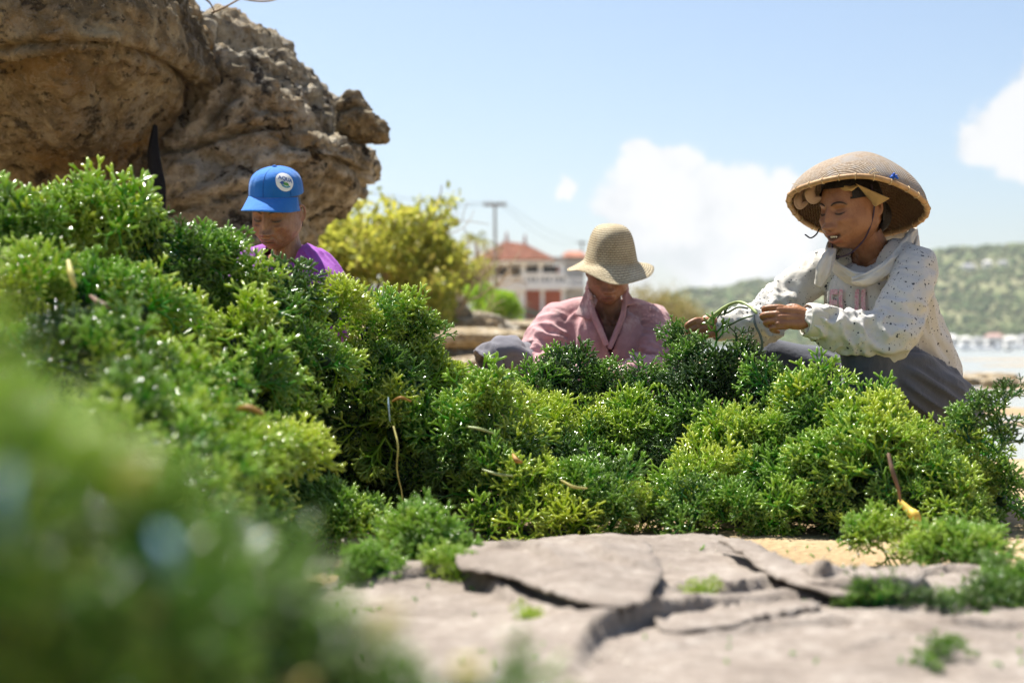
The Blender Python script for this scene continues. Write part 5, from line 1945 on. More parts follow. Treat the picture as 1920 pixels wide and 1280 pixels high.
V, Fc = lathe(prof2, 72, Mhat, lambda t, r, z: (0.004 * math.sin(2 * t + 1) + 0.003 * math.sin(5 * t), 0.004 * math.sin(3 * t) * (r / RH)))
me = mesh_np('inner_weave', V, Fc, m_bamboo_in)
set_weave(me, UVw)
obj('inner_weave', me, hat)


def rimpt(a, dr=0.0, dz=0.0):
    r = RH + 0.004 * math.sin(2 * a + 1) + 0.003 * math.sin(5 * a) + dr
    return Mhat @ Vector((r * math.cos(a), r * math.sin(a), 0.004 * math.sin(3 * a) + dz))


ringp = [rimpt(a, -0.002, -0.002) for a in np.linspace(0, 2 * math.pi, 49)]
obj('rim', mesh_np('rim', *sweep(ringp, [(.0085, .0075)] * 49, n=10, sub=3, caps=False), m_rim), hat)
Rh = np.random.default_rng(6)
for k in range(26):
    a = 2 * math.pi * (k + Rh.uniform(-.2, .2)) / 26
    pts = [rimpt(a + 0.02 * math.cos(q) * 0, -0.002 + 0.0092 * math.cos(q), -0.002 + 0.0083 * math.sin(q)) for q in np.linspace(0, 2 * math.pi, 9)]
    obj('rim_tie', mesh_np('rim_tie', *sweep(pts, [(.0016, .0016)] * 9, n=5, sub=2, caps=False), m_tie), hat)
# frayed strips
for k in range(7):
    a = Rh.uniform(0, 6.28)
    p0 = rimpt(a)
    d = Vector(Rh.normal(size=3)).normalized() * 0.02 + Vector((0, 0, .008))
    obj('frayed_strip', tube_mesh('frayed_strip', [p0, p0 + d * .6 + Vector((0, 0, .004)), p0 + d * 1.3], 0.0009, m_tie, 4, 3), hat)
m_blue = plain('blue_twine', (0.015, 0.10, 0.50), 0.5, 0.3, 80)
kn = W(1676, 331, 3.98)
bvh_h = BVHTree.FromPolygons([Vector(v) for v in V_outer], F_outer)
dr_ = (kn - Vector((0, 0, CAMH))).normalized()
hit = bvh_h.ray_cast(Vector((0, 0, CAMH)), dr_, 10)[0]
if hit is not None:
    mb = MB()
    for k in range(6):
        c0 = hit - dr_ * 0.009 + Vector(Rh.normal(size=3)) * 0.0035
        mb.add(*sweep([c0 + Vector(Rh.normal(size=3)) * .0032, c0, c0 + Vector(Rh.normal(size=3)) * .0032], [.0036] * 3, n=6, sub=3))
    obj('blue_knot', mb.mesh('blue_knot', m_blue), hat)
# cloth pad under the hat, chin string
m_pad = cloth_mat('tan_head_cloth', (0.42, 0.27, 0.11), 0.25, 500, 0.9, 0.1, None, (0.30, 0.18, 0.08))
m_padp = cloth_mat('pinkish_head_cloth', (0.46, 0.30, 0.20), 0.2, 500)


def flap(name, px, mat, parent, th=0.003, seed=2, bulge=0.008):
    P = [W(*q) for q in px]
    n = 12
    V, Fc = [], []
    for i in range(n + 1):
        for j in range(n + 1):
            u, v = i / n, j / n
            q = P[0] * (1 - u) * (1 - v) + P[1] * u * (1 - v) + P[2] * u * v + P[3] * (1 - u) * v
            w = math.sin(u * math.pi) * math.sin(v * math.pi)
            V.append(q + Vector((0, -1, 0.1)) * (bulge * w + 0.003 * math.sin(u * 9 + seed) * math.sin(v * 5)))
    for i in range(n):
        for j in range(n):
            a = i * (n + 1) + j
            Fc.append((a, a + n + 1, a + n + 2, a + 1))
    return solid(obj(name, mesh_np(name, np.array(V), Fc, mat), parent), th, 0)


flap('head_cloth', [(1604, 344, 4.02), (1668, 372, 4.00), (1641, 388, 4.035), (1630, 372, 4.035)], m_pad, hat)
flap('head_cloth', [(1566, 346, 4.06), (1610, 348, 4.03), (1598, 358, 4.025), (1580, 357, 4.045)], m_pad, hat, seed=5)
drape('head_cloth', [(1502, 356, 4.16), (1496, 372, 4.15), (1500, 386, 4.15), (1512, 380, 4.15)], [.005, .012, .011, .005], (1, 0, 0), 4, hat, m_padp, 0.005, 0.004)
drape('head_cloth', [(1526, 346, 4.12), (1518, 360, 4.11), (1524, 374, 4.11), (1538, 372, 4.11)], [.006, .014, .013, .006], (1, 0, 0), 6, hat, m_padp, 0.005, 0.004)
ep = Mh1 @ Vector((0.082, -0.002, 0.02))
cs = [Mh1 @ Vector(q) for q in [(0.080, .004, 0.060), (0.086, 0.002, 0.012), (0.079, -0.006, -0.035), (0.066, -0.030, -0.085), (0.040, -0.066, -0.122), (0.004, -0.085, -0.128), (-.045, -.05, -.10), (-.076, -.01, -.03), (-.08, 0, .05)]]
obj('chin_string', tube_mesh('chin_string', cs, 0.0024, plain('dark_purple_cord', (0.05, 0.03, 0.05), 0.7), 6, 6), hat)
a0 = W(1522, 447, 4.12)
m_cord = plain('black_cord', (0.015, 0.015, 0.018), 0.7)
obj('loose_cord', tube_mesh('loose_cord', [W(1510, 440, 4.16), W(1520, 446, 4.14), W(1530, 440, 4.15), W(1536, 430, 4.17)], 0.0022, m_cord, 6, 6), hat)

# what she holds
m_strand = plain('pale_green_stalk', (0.30, 0.36, 0.14), 0.4, 0.35, 25)
m_strandd = plain('dark_green_stalk', (0.05, 0.08, 0.03), 0.4, 0.4, 25)
st1 = tube_mesh('seaweed_line', [W(1328, 606, 4.06), W(1342, 590, 4.0), W(1362, 574, 3.95), W(1384, 566, 3.9), W(1402, 572, 3.86), W(1418, 586, 3.83)], [.0075, .0065, .0045, .004, .004, .004], m_strand, 7, 6)
line = tag(obj('seaweed_line', st1), 'pale green stalk bent between the hands of the woman in the bamboo hat', 'seaweed stalk')
obj('side_stalk', tube_mesh('side_stalk', [W(1352, 590, 4.0), W(1366, 585, 3.96), W(1384, 576, 3.92), W(1402, 578, 3.86)], .0028, m_strandd, 6, 5), line)
obj('side_stalk', tube_mesh('side_stalk', [W(1345, 596, 4.02), W(1358, 578, 3.98), W(1358, 590, 3.97), W(1364, 576, 3.95)], .0022, m_strandd, 6, 5), line)
obj('side_stalk', tube_mesh('side_stalk', [W(1364, 612, 3.98), W(1380, 603, 3.93), W(1396, 596, 3.87), W(1412, 592, 3.83)], .0026, m_strandd, 6, 5), line)
tag(obj('cord', tube_mesh('cord', [W(1413, 590, 3.80), W(1416, 608, 3.79), W(1426, 630, 3.79), W(1429, 648, 3.8), W(1424, 662, 3.83)], .0035, plain('grey_green_cord', (0.07, 0.09, 0.09), 0.6), 7, 6)),
    'dark cord hanging in a loop from her nearer hand', 'cord')


def weed_real(name, bases, seed, label, cat, group=None, tone=0.3, scale=1.0, dirs=None):
    """loose weed as one real mesh: sprigs joined, no instances"""
    R = np.random.default_rng(seed)
    VV, FF, TT, n = [], [], [], 0
    for i, b in enumerate(bases):
        me = sprig_meshes[int(R.integers(0, 7))]
        A = np.empty(len(me.vertices) * 3); me.vertices.foreach_get('co', A)
        T = np.empty(len(me.vertices), np.float32); me.attributes['tipness'].data.foreach_get('value', T)
        d = Vector(dirs[i]) if dirs is not None else Vector((R.normal() * .6, R.normal() * .6, 1))
        M = Matrix.Translation(b) @ (d.to_track_quat('Z', 'Y') @ Quaternion((0, 0, 1), R.uniform(0, 6.28))).to_matrix().to_4x4() @ Matrix.Scale(scale * R.uniform(.75, 1.25), 4)
        VV.append(tf(M, A.reshape(-1, 3))); TT.append(T)
        FF += [tuple(v + n for v in p_.vertices) for p_ in me.polygons]
        n += len(T)
    me = mesh_np(name, np.concatenate(VV), FF, m_weed_r)
    me.attributes.new('tipness', 'FLOAT', 'POINT').data.foreach_set('value', np.concatenate(TT))
    a = me.attributes.new('tone', 'FLOAT', 'POINT')
    Vn = np.concatenate(VV)
    a.data.foreach_set('value', np.clip(tone + 0.3 * fbm(Vn * 12, 2, seed=seed), 0, 1).astype(np.float32))
    o = obj(name, me)
    return tag(o, label, cat, group)


weed_real('seaweed_sprig', [W(1296, 628, 4.10), W(1290, 622, 4.11), W(1284, 624, 4.1), W(1282, 632, 4.1)], 5, 'green seaweed sprig held in the farther hand of the woman in the bamboo hat', 'seaweed sprig', None, 0.22, 0.75,
          [(-1, 0, 0.05), (-.8, -.1, .35), (-.9, -.1, -.2), (-.6, -.3, -.3)])
# ------------------------------------------------------------------ woman in the straw hat and pink shirt
SK2 = (0.31, 0.155, 0.092)
m_skin2 = skin_mat('dark_brown_skin', 0.5, 0.6)
woman2 = empty('person', Vector((W(1135, 800, 5.2).x, 5.2, 0)), 'woman in a straw bucket hat and faded pink shirt, head bowed, behind the heap', 'person')
hc = W(1141, 509, 5.08)
pit = math.radians(19)
hf = Vector((-0.06, -math.cos(pit), -math.sin(pit)))
Mh2 = basis(hc, hf, (0.03, 0, 1)) @ Matrix.Scale(0.99, 4)
neckb2 = W(1141, 588, 5.17)
nk2 = Mh2 @ Vector((0, 0.03, -0.06))
S2l = W(1222, 604, 5.17); S2r = W(1046, 602, 5.17)
E2l = W(1228, 700, 5.02); E2r = W(1010, 700, 4.98)
W2l = W(1160, 715, 4.78); W2r = W(1090, 715, 4.76)
neck = sweep([nk2, nk2.lerp(neckb2, .5), neckb2, neckb2 + Vector((0, .03, -.08))], [(.052, .055), (.047, .05), (.058, .055), (.08, .06)], up=(0, -1, 0), n=24)
chest2 = [sweep([S2r + Vector((.0, .0, -.01)), neckb2 + Vector((0, .03, -.035)), S2l + Vector((0, 0, -.01))], [.035, .05, .035], n=16),
          sweep([neckb2 + Vector((0, .02, -.02)), neckb2 + Vector((0, .02, -.10)), neckb2 + Vector((0, .03, -.24))], [(.10, .065), (.135, .085), (.13, .085)], up=(0, -1, 0), n=28)]
# collar bones and breastbone tendons
for sg in (-1, 1):
    chest2.append(sweep([neckb2 + Vector((sg * .012, -.048, -.038)), neckb2 + Vector((sg * .06, -.045, -.020)), neckb2 + Vector((sg * .12, -.005, -.005))], [.010, .010, .010], n=10))
    chest2.append(sweep([nk2 + Vector((sg * .04, 0.0, 0)), neckb2 + Vector((sg * .012, -.045, -.035))], [.011, .010], n=10))
head2 = head_piece(Mh2, neck, chest2, 0.0030, wide=0.95, old=1.0, nose=1.05)
hb_ = MB()
make_hand(hb_, W2l, (W(1120, 712, 4.66) - W2l), (0, -.3, 1), (0.5, -1, .2), 0.95, (35, 50, 30))
hb_.add(*sweep([E2l, W2l], [(.034, .032), (.027, .022)], n=14))
make_hand(hb_, W2r, (W(1126, 712, 4.62) - W2r), (0, -.3, 1), (-0.5, -1, .2), 0.95, (35, 50, 30))
hb_.add(*sweep([E2r, W2r], [(.034, .032), (.027, .022)], n=14))
hands2 = remesh(*hb_.arr(), 0.0032, 1, .4)
K2r = W(952, 668, 4.95); A2r = W(938, 830, 4.80)
H2r = W(1085, 800, 5.28); H2l = W(1190, 800, 5.28); K2l = W(1300, 740, 4.98); A2l = W(1190, 850, 4.75)
leg2 = [sweep([S2l, E2l], [.042, .034], n=12), sweep([S2r, E2r], [.042, .034], n=12),
        sweep([H2r, H2r.lerp(K2r, .5), K2r], [.075, .062, .046], n=14), sweep([K2r, K2r.lerp(A2r, .35) + Vector((-.004, .012, 0)), A2r], [.046, .046, .03], n=14),
        sweep([H2l, H2l.lerp(K2l, .5), K2l], [.075, .062, .046], n=14), sweep([K2l, K2l.lerp(A2l, .4), A2l], [.046, .044, .03], n=14),
        sweep([neckb2 + Vector((0, .03, -.2)), H2r.lerp(H2l, .5)], [(.13, .09), (.15, .10)], up=(0, -1, 0), n=18)]
for A_2 in (A2r, A2l):
    leg2.append(sweep([A_2 + Vector((0, .02, -.02)), A_2 + Vector((-.01, -.07, -.05)), A_2 + Vector((-.015, -.15, -.055))], [.03, .033, .022], n=12))
rest2 = J(leg2, 0.007, 2)
obj('body', body_mesh('body', [head2, rest2, hands2], m_skin2, SK2, Mh2, old=1.0), woman2)
face_lines(Mh2, *head2, woman2)

# shirt: faded pink cotton, open at the neck
m_pinkc = cloth_mat('faded_pink_cotton', (0.45, 0.245, 0.25), 0.28, 700, 0.9, 0.2, None, (0.52, 0.37, 0.35))
tors2 = sweep([W(1133, 800, 5.24), W(1132, 720, 5.20), W(1134, 650, 5.17), W(1138, 612, 5.17), neckb2 + Vector((0, .01, .0))],
              [(.19, .14), (.185, .135), (.185, .125), (.175, .105), (.085, .075)], up=(0, -1, 0), n=80, sub=12, fold=fold_torso(15, 0.019, 3.3, 2.4))
yoke2 = sweep([S2r, S2r.lerp(neckb2, .5) + Vector((0, .01, .012)), neckb2 + Vector((0, .03, -.008)), S2l.lerp(neckb2, .5) + Vector((0, .01, .012)), S2l], [.066, .064, .066, .064, .064], n=24)
sl2r = sweep([S2r, S2r.lerp(E2r, .5) + Vector((-.012, 0, 0)), E2r, E2r.lerp(W2r, .5), W2r], [.070, .074, .066, .056, .044], n=48, sub=16, fold=fold_limb(23, .023, .046, .3, .9, .35))
sl2l = sweep([S2l, S2l.lerp(E2l, .5) + Vector((.010, 0, 0)), E2l, E2l.lerp(W2l, .5), W2l], [.068, .072, .066, .056, .044], n=48, sub=16, fold=fold_limb(27, .021, .048, .35, .9, .3))
V, Fc = J([tors2, yoke2, sl2r, sl2l], 0.0045, 3)
rel = V - np.array(neckb2)
vx, vz = rel[:, 0], rel[:, 2]
# deep open V between the plackets, narrowing downwards, and the neck hole
half = 0.058 * np.clip((vz + 0.15) / 0.15, 0, 1.2)
openv = (rel[:, 1] < 0.03) & (np.abs(vx + 0.002) < half) & (vz > -0.15)
nh = (np.hypot(vx, rel[:, 1] - 0.0) < 0.066) & (vz > -0.05)
V, Fc = cut(V, Fc, ~(openv | nh))
shirt = solid(obj('shirt', mesh_np('shirt', V, Fc, m_pinkc), woman2), 0.005)
bvh2 = BVHTree.FromPolygons([Vector(v) for v in V], Fc)


def sheet(name, poly, D0, mat, parent, bvh=None, lift=0.006, th=0.004, n=16, ripple=0.003, seed=1):
    """cloth piece given by four corner points (photo pixels, distance), laid just over the garment"""
    P = [W(*q) for q in poly]
    V, Fc = [], []
    for i in range(n + 1):
        for j in range(n + 1):
            u, v = i / n, j / n
            q = P[0] * (1 - u) * (1 - v) + P[1] * u * (1 - v) + P[2] * u * v + P[3] * (1 - u) * v
            if bvh is not None:
                h = bvh.ray_cast(Vector((q.x, q.y - 0.4, q.z)), Vector((0, 1, 0)), 0.7)[0]
                if h is not None and h.y < q.y + 0.02:
                    q = Vector((q.x, h.y - lift, q.z))
            q = q + Vector((0, -1, 0)) * ripple * math.sin(u * 7 + seed) * math.sin(v * 4 + seed)
            V.append(q)
    for i in range(n):
        for j in range(n):
            a = i * (n + 1) + j
            Fc.append((a, a + n + 1, a + n + 2, a + 1))
    o = obj(name, mesh_np(name, np.array(V), Fc, mat), parent)
    sm = o.modifiers.new('s', 'SMOOTH'); sm.iterations = 4
    return solid(o, th, 0)


sheet('collar', [(1102, 536, 5.10), (1077, 592, 5.05), (1107, 600, 5.03), (1121, 562, 5.05)], 5.1, m_pinkc, shirt, bvh2, .010)
sheet('collar', [(1172, 536, 5.10), (1192, 570, 5.06), (1172, 574, 5.04), (1166, 556, 5.05)], 5.1, m_pinkc, shirt, bvh2, .010, seed=3)
drape('placket', [(1106, 560, 5.06), (1112, 588, 5.02), (1124, 616, 5.01), (1137, 646, 5.01)], [.010, .011, .011, .010], (1, 0, .3), 3, shirt, m_pinkc, .004, .003)
drape('placket', [(1172, 556, 5.06), (1168, 590, 5.03), (1156, 622, 5.02), (1143, 652, 5.01)], [.008, .010, .010, .008], (1, 0, -.3), 4, shirt, m_pinkc, .004, .003)
drape('collar_stand', [(1108, 560, 5.05), (1101, 538, 5.12), (1112, 528, 5.22), (1141, 524, 5.26), (1168, 528, 5.22), (1176, 542, 5.12), (1172, 560, 5.06)], [.012, .018, .02, .02, .02, .018, .012], (0, 0, 1), 8, shirt, m_pinkc, .004, .003)
sheet('pocket', [(1178, 660, 5.0), (1178, 700, 5.0), (1200, 700, 5.0), (1200, 660, 5.0)], 5, m_pinkc, shirt, bvh2, .004, .003)
m_red = cloth_mat('dark_red_undershirt', (0.10, 0.02, 0.03), 0.4, 500)
drape('undershirt', [(1112, 578, 5.09), (1122, 604, 5.07), (1134, 640, 5.06), (1140, 660, 5.06)], [.010, .013, .013, .010], (1, 0, .3), 9, woman2, m_red, .004, .002)
drape('undershirt', [(1168, 580, 5.09), (1162, 606, 5.07), (1152, 640, 5.06), (1146, 660, 5.06)], [.006, .009, .009, .006], (1, 0, -.3), 10, woman2, m_red, .004, .002)
# rolled grey trousers, open below the raised knee
m_greyt = cloth_mat('grey_trousers', (0.16, 0.155, 0.175), 0.18, 700, 0.9, 0.2)
kd = (K2r - A2r).normalized()
pts = [H2r, H2r.lerp(K2r, .4), H2r.lerp(K2r, .75) + Vector((0, 0, .01)), K2r + Vector((.008, .0, .004)), K2r + Vector((-.040, -.014, -.006)), K2r + Vector((-.078, -.028, -.034))]
V, Fc = sweep(pts, [(.11, .10), (.092, .085), (.078, .072), (.062, .058), (.057, .054), (.060, .056)], n=44, sub=12, caps=False, fold=fold_limb(31, .010, .05, .5, 1.0, .4))
trs = solid(obj('trousers', mesh_np('trousers', V, Fc, m_greyt), woman2), 0.005)
V, Fc = J([sweep([H2l, H2l.lerp(K2l, .5), K2l, K2l.lerp(A2l, .4)], [.11, .09, .07, .07], n=30, sub=8, fold=fold_limb(33, .008, .05, .3, 1)), ell(H2r.lerp(H2l, .5), (.20, .15, .12))], .007, 2)
obj('trouser_leg', mesh_np('trouser_leg', V, Fc, m_greyt), trs)

# straw bucket hat
m_straw = weave_mat('straw_weave', (0.22, 0.16, 0.085), (0.46, 0.38, 0.235), (0.60, 0.52, 0.36), 1.0, 0.8, alpha=0.55, bd=0.003)
for n_ in m_straw.node_tree.nodes:      # rows of plaited straw: many fine stitches round, fewer rows up
    pass
Mb = Mh2 @ Matrix.Translation((0.004, 0.010, 0.034)) @ Matrix.Rotation(math.radians(-7), 4, 'X') @ Matrix.Diagonal((1.0, 1.14, 0.95, 1.0))
prof = [(0.0008, .141), (.026, .140), (.047, .134), (.062, .120), (.073, .098), (.081, .070), (.087, .040), (.093, .012), (.098, .0), (.108, -.009), (.122, -.018), (.138, -.028), (.156, -.038)]
pf = catmull([(a, b, 0) for a, b in prof], 5)[:, :2]
NB = 96


def wob2(t, r, z):
    w = ss(np.array([r]), .098, .15)[0]
    # the brim flares out to one side and dips at the other
    return (0.004 * math.sin(3 * t + 1) * ss(np.array([r]), .03, .09)[0], w * (0.013 * math.sin(2 * t + .6) + 0.007 * math.sin(3 * t + 2) + 0.005 * math.sin(5 * t)))


V, Fc = lathe([(max(a, .0006), b) for a, b in pf], NB, Mb, wob2)
me = mesh_np('straw_hat', V, Fc, m_straw)
lens_ = np.concatenate([[0], np.cumsum(np.linalg.norm(np.diff(pf, axis=0), axis=1))])
UV = []
for i in range(len(pf)):
    for j in range(NB):
        th_ = 2 * math.pi * j / NB
        UV.append((lens_[i] * 780, 0, 0))
# use angle and row so that the stitches run round the hat (unwrapped per vertex: sine of whole turns joins seamlessly)
UV = np.array([(lens_[i] * 390 + 62 * (2 * math.pi * j / NB if j <= NB // 2 else 2 * math.pi * j / NB - 2 * math.pi), lens_[i] * 390 * 0 + 0, 0) for i in range(len(pf)) for j in range(NB)])
hat2 = obj('straw_hat', me, woman2)
a = me.attributes.new('weave', 'FLOAT_VECTOR', 'POINT')
ang = np.array([2 * math.pi * j / NB for i in range(len(pf)) for j in range(NB)])
ln = np.repeat(lens_, NB)
a.data.foreach_set('vector', np.stack([np.cos(ang) * (0.05 + ln * .5), np.sin(ang) * (0.05 + ln * .5), ln], 1).astype(np.float32).ravel())
solid(hat2, .002)
t = m_straw.node_tree
t.nodes.clear()
out = t.nodes.new('ShaderNodeOutputMaterial')
p = t.nodes.new('ShaderNodeBsdfPrincipled')
uv = nd(t, 'ShaderNodeAttribute', attribute_name='weave').outputs['Vector']
sp = nd(t, 'ShaderNodeSeparateXYZ', {0: uv})
an_ = mth(t, 'ARCTAN2', sp.outputs[1], sp.outputs[0])
row = mth(t, 'MULTIPLY', sp.outputs[2], 112.0)
rowi = mth(t, 'FLOOR', row)
rowf = mth(t, 'FRACT', row)
stp = mth(t, 'FRACT', mth(t, 'ADD', mth(t, 'MULTIPLY', an_, 6.3662), mth(t, 'MULTIPLY', rowi, 0.5)))
kx = mth(t, 'ABSOLUTE', mth(t, 'SUBTRACT', stp, 0.5))
ky = mth(t, 'ABSOLUTE', mth(t, 'SUBTRACT', rowf, 0.5))
hole = mth(t, 'MULTIPLY', sstep(t, kx, 0.26, 0.40), sstep(t, ky, 0.16, 0.34))
groove = sstep(t, ky, 0.30, 0.48)
co = ocoord(t)
n = noise(t, co, 18, 5, 0.6)
n2 = noise(t, co, 260, 3, 0.7)
col = ramp(t, mth(t, 'ADD', mth(t, 'MULTIPLY', n, 0.5), mth(t, 'MULTIPLY', n2, 0.5)), [(0.3, (0.27, 0.20, 0.11)), (0.5, (0.46, 0.385, 0.25)), (0.7, (0.60, 0.53, 0.38))])
col = mixc(t, mth(t, 'MULTIPLY', groove, 0.75), col, (0.15, 0.105, 0.05))
hh = mth(t, 'SUBTRACT', 1.0, mth(t, 'MULTIPLY', mth(t, 'ADD', groove, hole), 0.5))
setp(t, p, base=col, rough=0.8, spec=0.2, normal=bump(t, hh, 0.003, 0.8))
tr = nd(t, 'ShaderNodeBsdfTransparent')
mx = nd(t, 'ShaderNodeMixShader', {0: mth(t, 'MULTIPLY', hole, 0.75), 1: p.outputs[0], 2: tr.outputs[0]})
t.links.new(mx.outputs[0], out.inputs[0])
V, Fc = head_shape(wide=0.95, nu=60, nv=40)
V2, F2 = cut(V * 1.015, Fc, (V[:, 2] > 0.075) | ((V[:, 1] > 0.03) & (V[:, 2] > -.06)))
obj('hair', mesh_np('hair', tf(Mh2, V2), F2, m_hair), woman2)

# ------------------------------------------------------------------ woman in the blue cap
SK3 = (0.36, 0.190, 0.112)
m_skin3 = skin_mat('wrinkled_brown_skin', 0.46, 1.0)
woman3 = empty('person', Vector((W(540, 800, 4.55).x, 4.55, 0)), 'elderly woman in a blue cap and purple shirt looking down behind the tall heap', 'person')
hc = W(520, 399, 4.5)
pit, yaw = math.radians(19), math.radians(15)
hf = Vector((-math.sin(yaw) * math.cos(pit), -math.cos(yaw) * math.cos(pit), -math.sin(pit)))
Mh3 = basis(hc, hf, (0.06, 0, 1)) @ Matrix.Scale(0.98, 4)
neckb3 = W(543, 486, 4.57)
nk3 = Mh3 @ Vector((0, 0.028, -0.06))
S3l = W(588, 500, 4.52); S3r = W(470, 500, 4.66)
E3l = W(614, 600, 4.40); E3r = W(430, 610, 4.5); W3l = W(560, 640, 4.22); W3r = W(500, 640, 4.25)
neck = sweep([nk3, nk3.lerp(neckb3, .5), neckb3, neckb3 + Vector((0, .03, -.08))], [(.050, .055), (.045, .050), (.055, .055), (.075, .06)], up=hf, n=24)
chest3 = [sweep([S3r, neckb3 + Vector((0, .02, -.03)), S3l], [.035, .05, .035], n=16),
          sweep([neckb3 + Vector((0, .01, -.02)), neckb3 + Vector((0, .0, -.09)), neckb3 + Vector((0, .02, -.22))], [(.09, .06), (.125, .08), (.12, .08)], up=(-.3, -1, 0), n=24)]
for sg in (-1, 1):
    chest3.append(sweep([nk3 + Vector((sg * .036, -.012, 0.01)), neckb3 + Vector((sg * .014 - .014, -.050, -.03))], [.010, .009], n=10))
    chest3.append(sweep([nk3 + Vector((sg * .020 - .01, -.035, -.005)), neckb3 + Vector((sg * .010 - .014, -.050, -.03))], [.007, .006], n=10))
head3 = head_piece(Mh3, neck, chest3, 0.0023, wide=0.98, old=1.0, nose=1.0)
hb_ = MB()
for Wr, E_, tx, zb in ((W3l, E3l, W(530, 648, 4.1), (.4, -1, .3)), (W3r, E3r, W(528, 648, 4.12), (-.4, -1, .3))):
    make_hand(hb_, Wr, tx - Wr, (0, -.3, 1), zb, .95, (35, 50, 30))
    hb_.add(*sweep([E_, Wr], [(.034, .032), (.027, .022)], n=14))
hands3 = remesh(*hb_.arr(), .0032, 1, .4)
H3l = W(585, 770, 4.7); H3r = W(505, 770, 4.75); K3l = W(660, 760, 4.32); K3r = W(450, 770, 4.38); A3l = W(600, 880, 4.25); A3r = W(500, 880, 4.25)
seat_z = 0.20
legs3 = [sweep([S3l, E3l], [.042, .034], n=12), sweep([S3r, E3r], [.042, .034], n=12), sweep([neckb3 + Vector((0, .02, -.2)), H3l.lerp(H3r, .5)], [(.12, .09), (.14, .10)], up=(0, -1, 0), n=18)]
for H_, K_, A_3 in ((H3l, K3l, A3l), (H3r, K3r, A3r)):
    A_3.z = 0.07
    legs3 += [sweep([H_, K_], [.075, .05], n=14), sweep([K_, A_3], [.048, .032], n=12), sweep([A_3 + Vector((0, .02, -.02)), A_3 + Vector((0, -.08, -.04)), A_3 + Vector((0, -.15, -.045))], [.03, .03, .022], n=12)]
rest3 = J(legs3, .008, 2)
obj('body', body_mesh('body', [head3, rest3, hands3], m_skin3, SK3, Mh3, old=1.0), woman3)
face_lines(Mh3, *head3, woman3, grey=0.05)
m_purple = cloth_mat('purple_jersey', (0.24, 0.045, 0.32), 0.15, 700, 0.8, 0.15)
tors3 = sweep([W(540, 790, 4.68), W(540, 700, 4.64), W(541, 600, 4.60), W(542, 520, 4.58), neckb3 + Vector((0, .01, -.004))], [(.17, .13), (.165, .125), (.165, .12), (.165, .10), (.078, .07)], up=(-.2, -1, 0), n=64, sub=12,
              fold=fold_torso(41, .010, 2.8, 2.0))
yoke3 = sweep([S3r, S3r.lerp(neckb3, .5) + Vector((0, .01, .010)), neckb3 + Vector((0, .03, -.012)), S3l.lerp(neckb3, .5) + Vector((0, .01, .014)), S3l], [.060, .056, .056, .054, .054], n=24)


def drapes(seed, amp):
    # soft folds running down from the shoulder seam
    def f(s, th, u):
        P = np.stack([np.cos(th) * 3.0 + s * 3, np.sin(th) * 3.0, np.full_like(th, s * 5)], 1)
        return amp * np.clip(ridged(P, 1, seed), -1, 1)
    return f


sl3l = sweep([S3l, S3l.lerp(E3l, .5) + Vector((.02, 0, .01)), E3l + Vector((.0, 0, -.02))], [.058, .066, .066], n=48, sub=18, fold=drapes(45, .013))
sl3r = sweep([S3r, S3r.lerp(E3r, .5), E3r + Vector((.0, 0, -.02))], [.066, .072, .070], n=48, sub=18, fold=drapes(47, .008))
V, Fc = J([tors3, yoke3, sl3l, sl3r], .0045, 3)
rel = V - np.array(neckb3)
rr_ = np.hypot(rel[:, 0] + .012, rel[:, 1] + .012)
V, Fc = cut(V, Fc, ~((rr_ < 0.072) & (rel[:, 2] > -0.06)))
shirt3 = solid(obj('shirt', mesh_np('shirt', V, Fc, m_purple), woman3), .004)
cx = [neckb3 + Vector((-.012 + .074 * math.cos(a), -.012 + .074 * math.sin(a), -.012 + 0.030 * math.sin(a))) for a in np.linspace(0, 2 * math.pi, 25)]
obj('neckband', mesh_np('neckband', *sweep(cx, [(.006, .009)] * 25, up=(0, 0, 1), n=10, sub=2, caps=False), m_purple), shirt3)
m_dktr = cloth_mat('dark_trousers', (0.05, 0.05, 0.06), 0.2, 600)
V, Fc = J([sweep([H3l, K3l], [.095, .07], n=24), sweep([K3l, A3l], [.07, .06], n=24), sweep([H3r, K3r], [.095, .07], n=24), sweep([K3r, A3r], [.07, .06], n=24), ell(H3l.lerp(H3r, .5), (.18, .15, .12))], .009, 3)
obj('trousers', mesh_np('trousers', V, Fc, m_dktr), woman3)
hs = H3l.lerp(H3r, .5)
pebble_rock((hs.x, hs.y + .03, (hs.z - .11) / 2 - .02), (.20, .17, (hs.z - .11) / 2 + .03), 140, m_rockB, 'low stone the woman in the blue cap sits on', 'rock')
V, Fc = head_shape(wide=.98, nu=80, nv=60)
m_hairg = plain('grey_black_hair', (0.06, 0.055, 0.05), 0.6, 0.5, 80, .003, 200)
V2, F2 = cut(V * 1.035, Fc, (V[:, 2] > 0.045) | ((V[:, 1] > 0.032) & (V[:, 2] > -.055)) | ((np.abs(V[:, 0]) > 0.060) & (V[:, 2] > 0.012) & (V[:, 1] > -.02)))
obj('hair', mesh_np('hair', tf(Mh3, V2), F2, m_hairg), woman3)

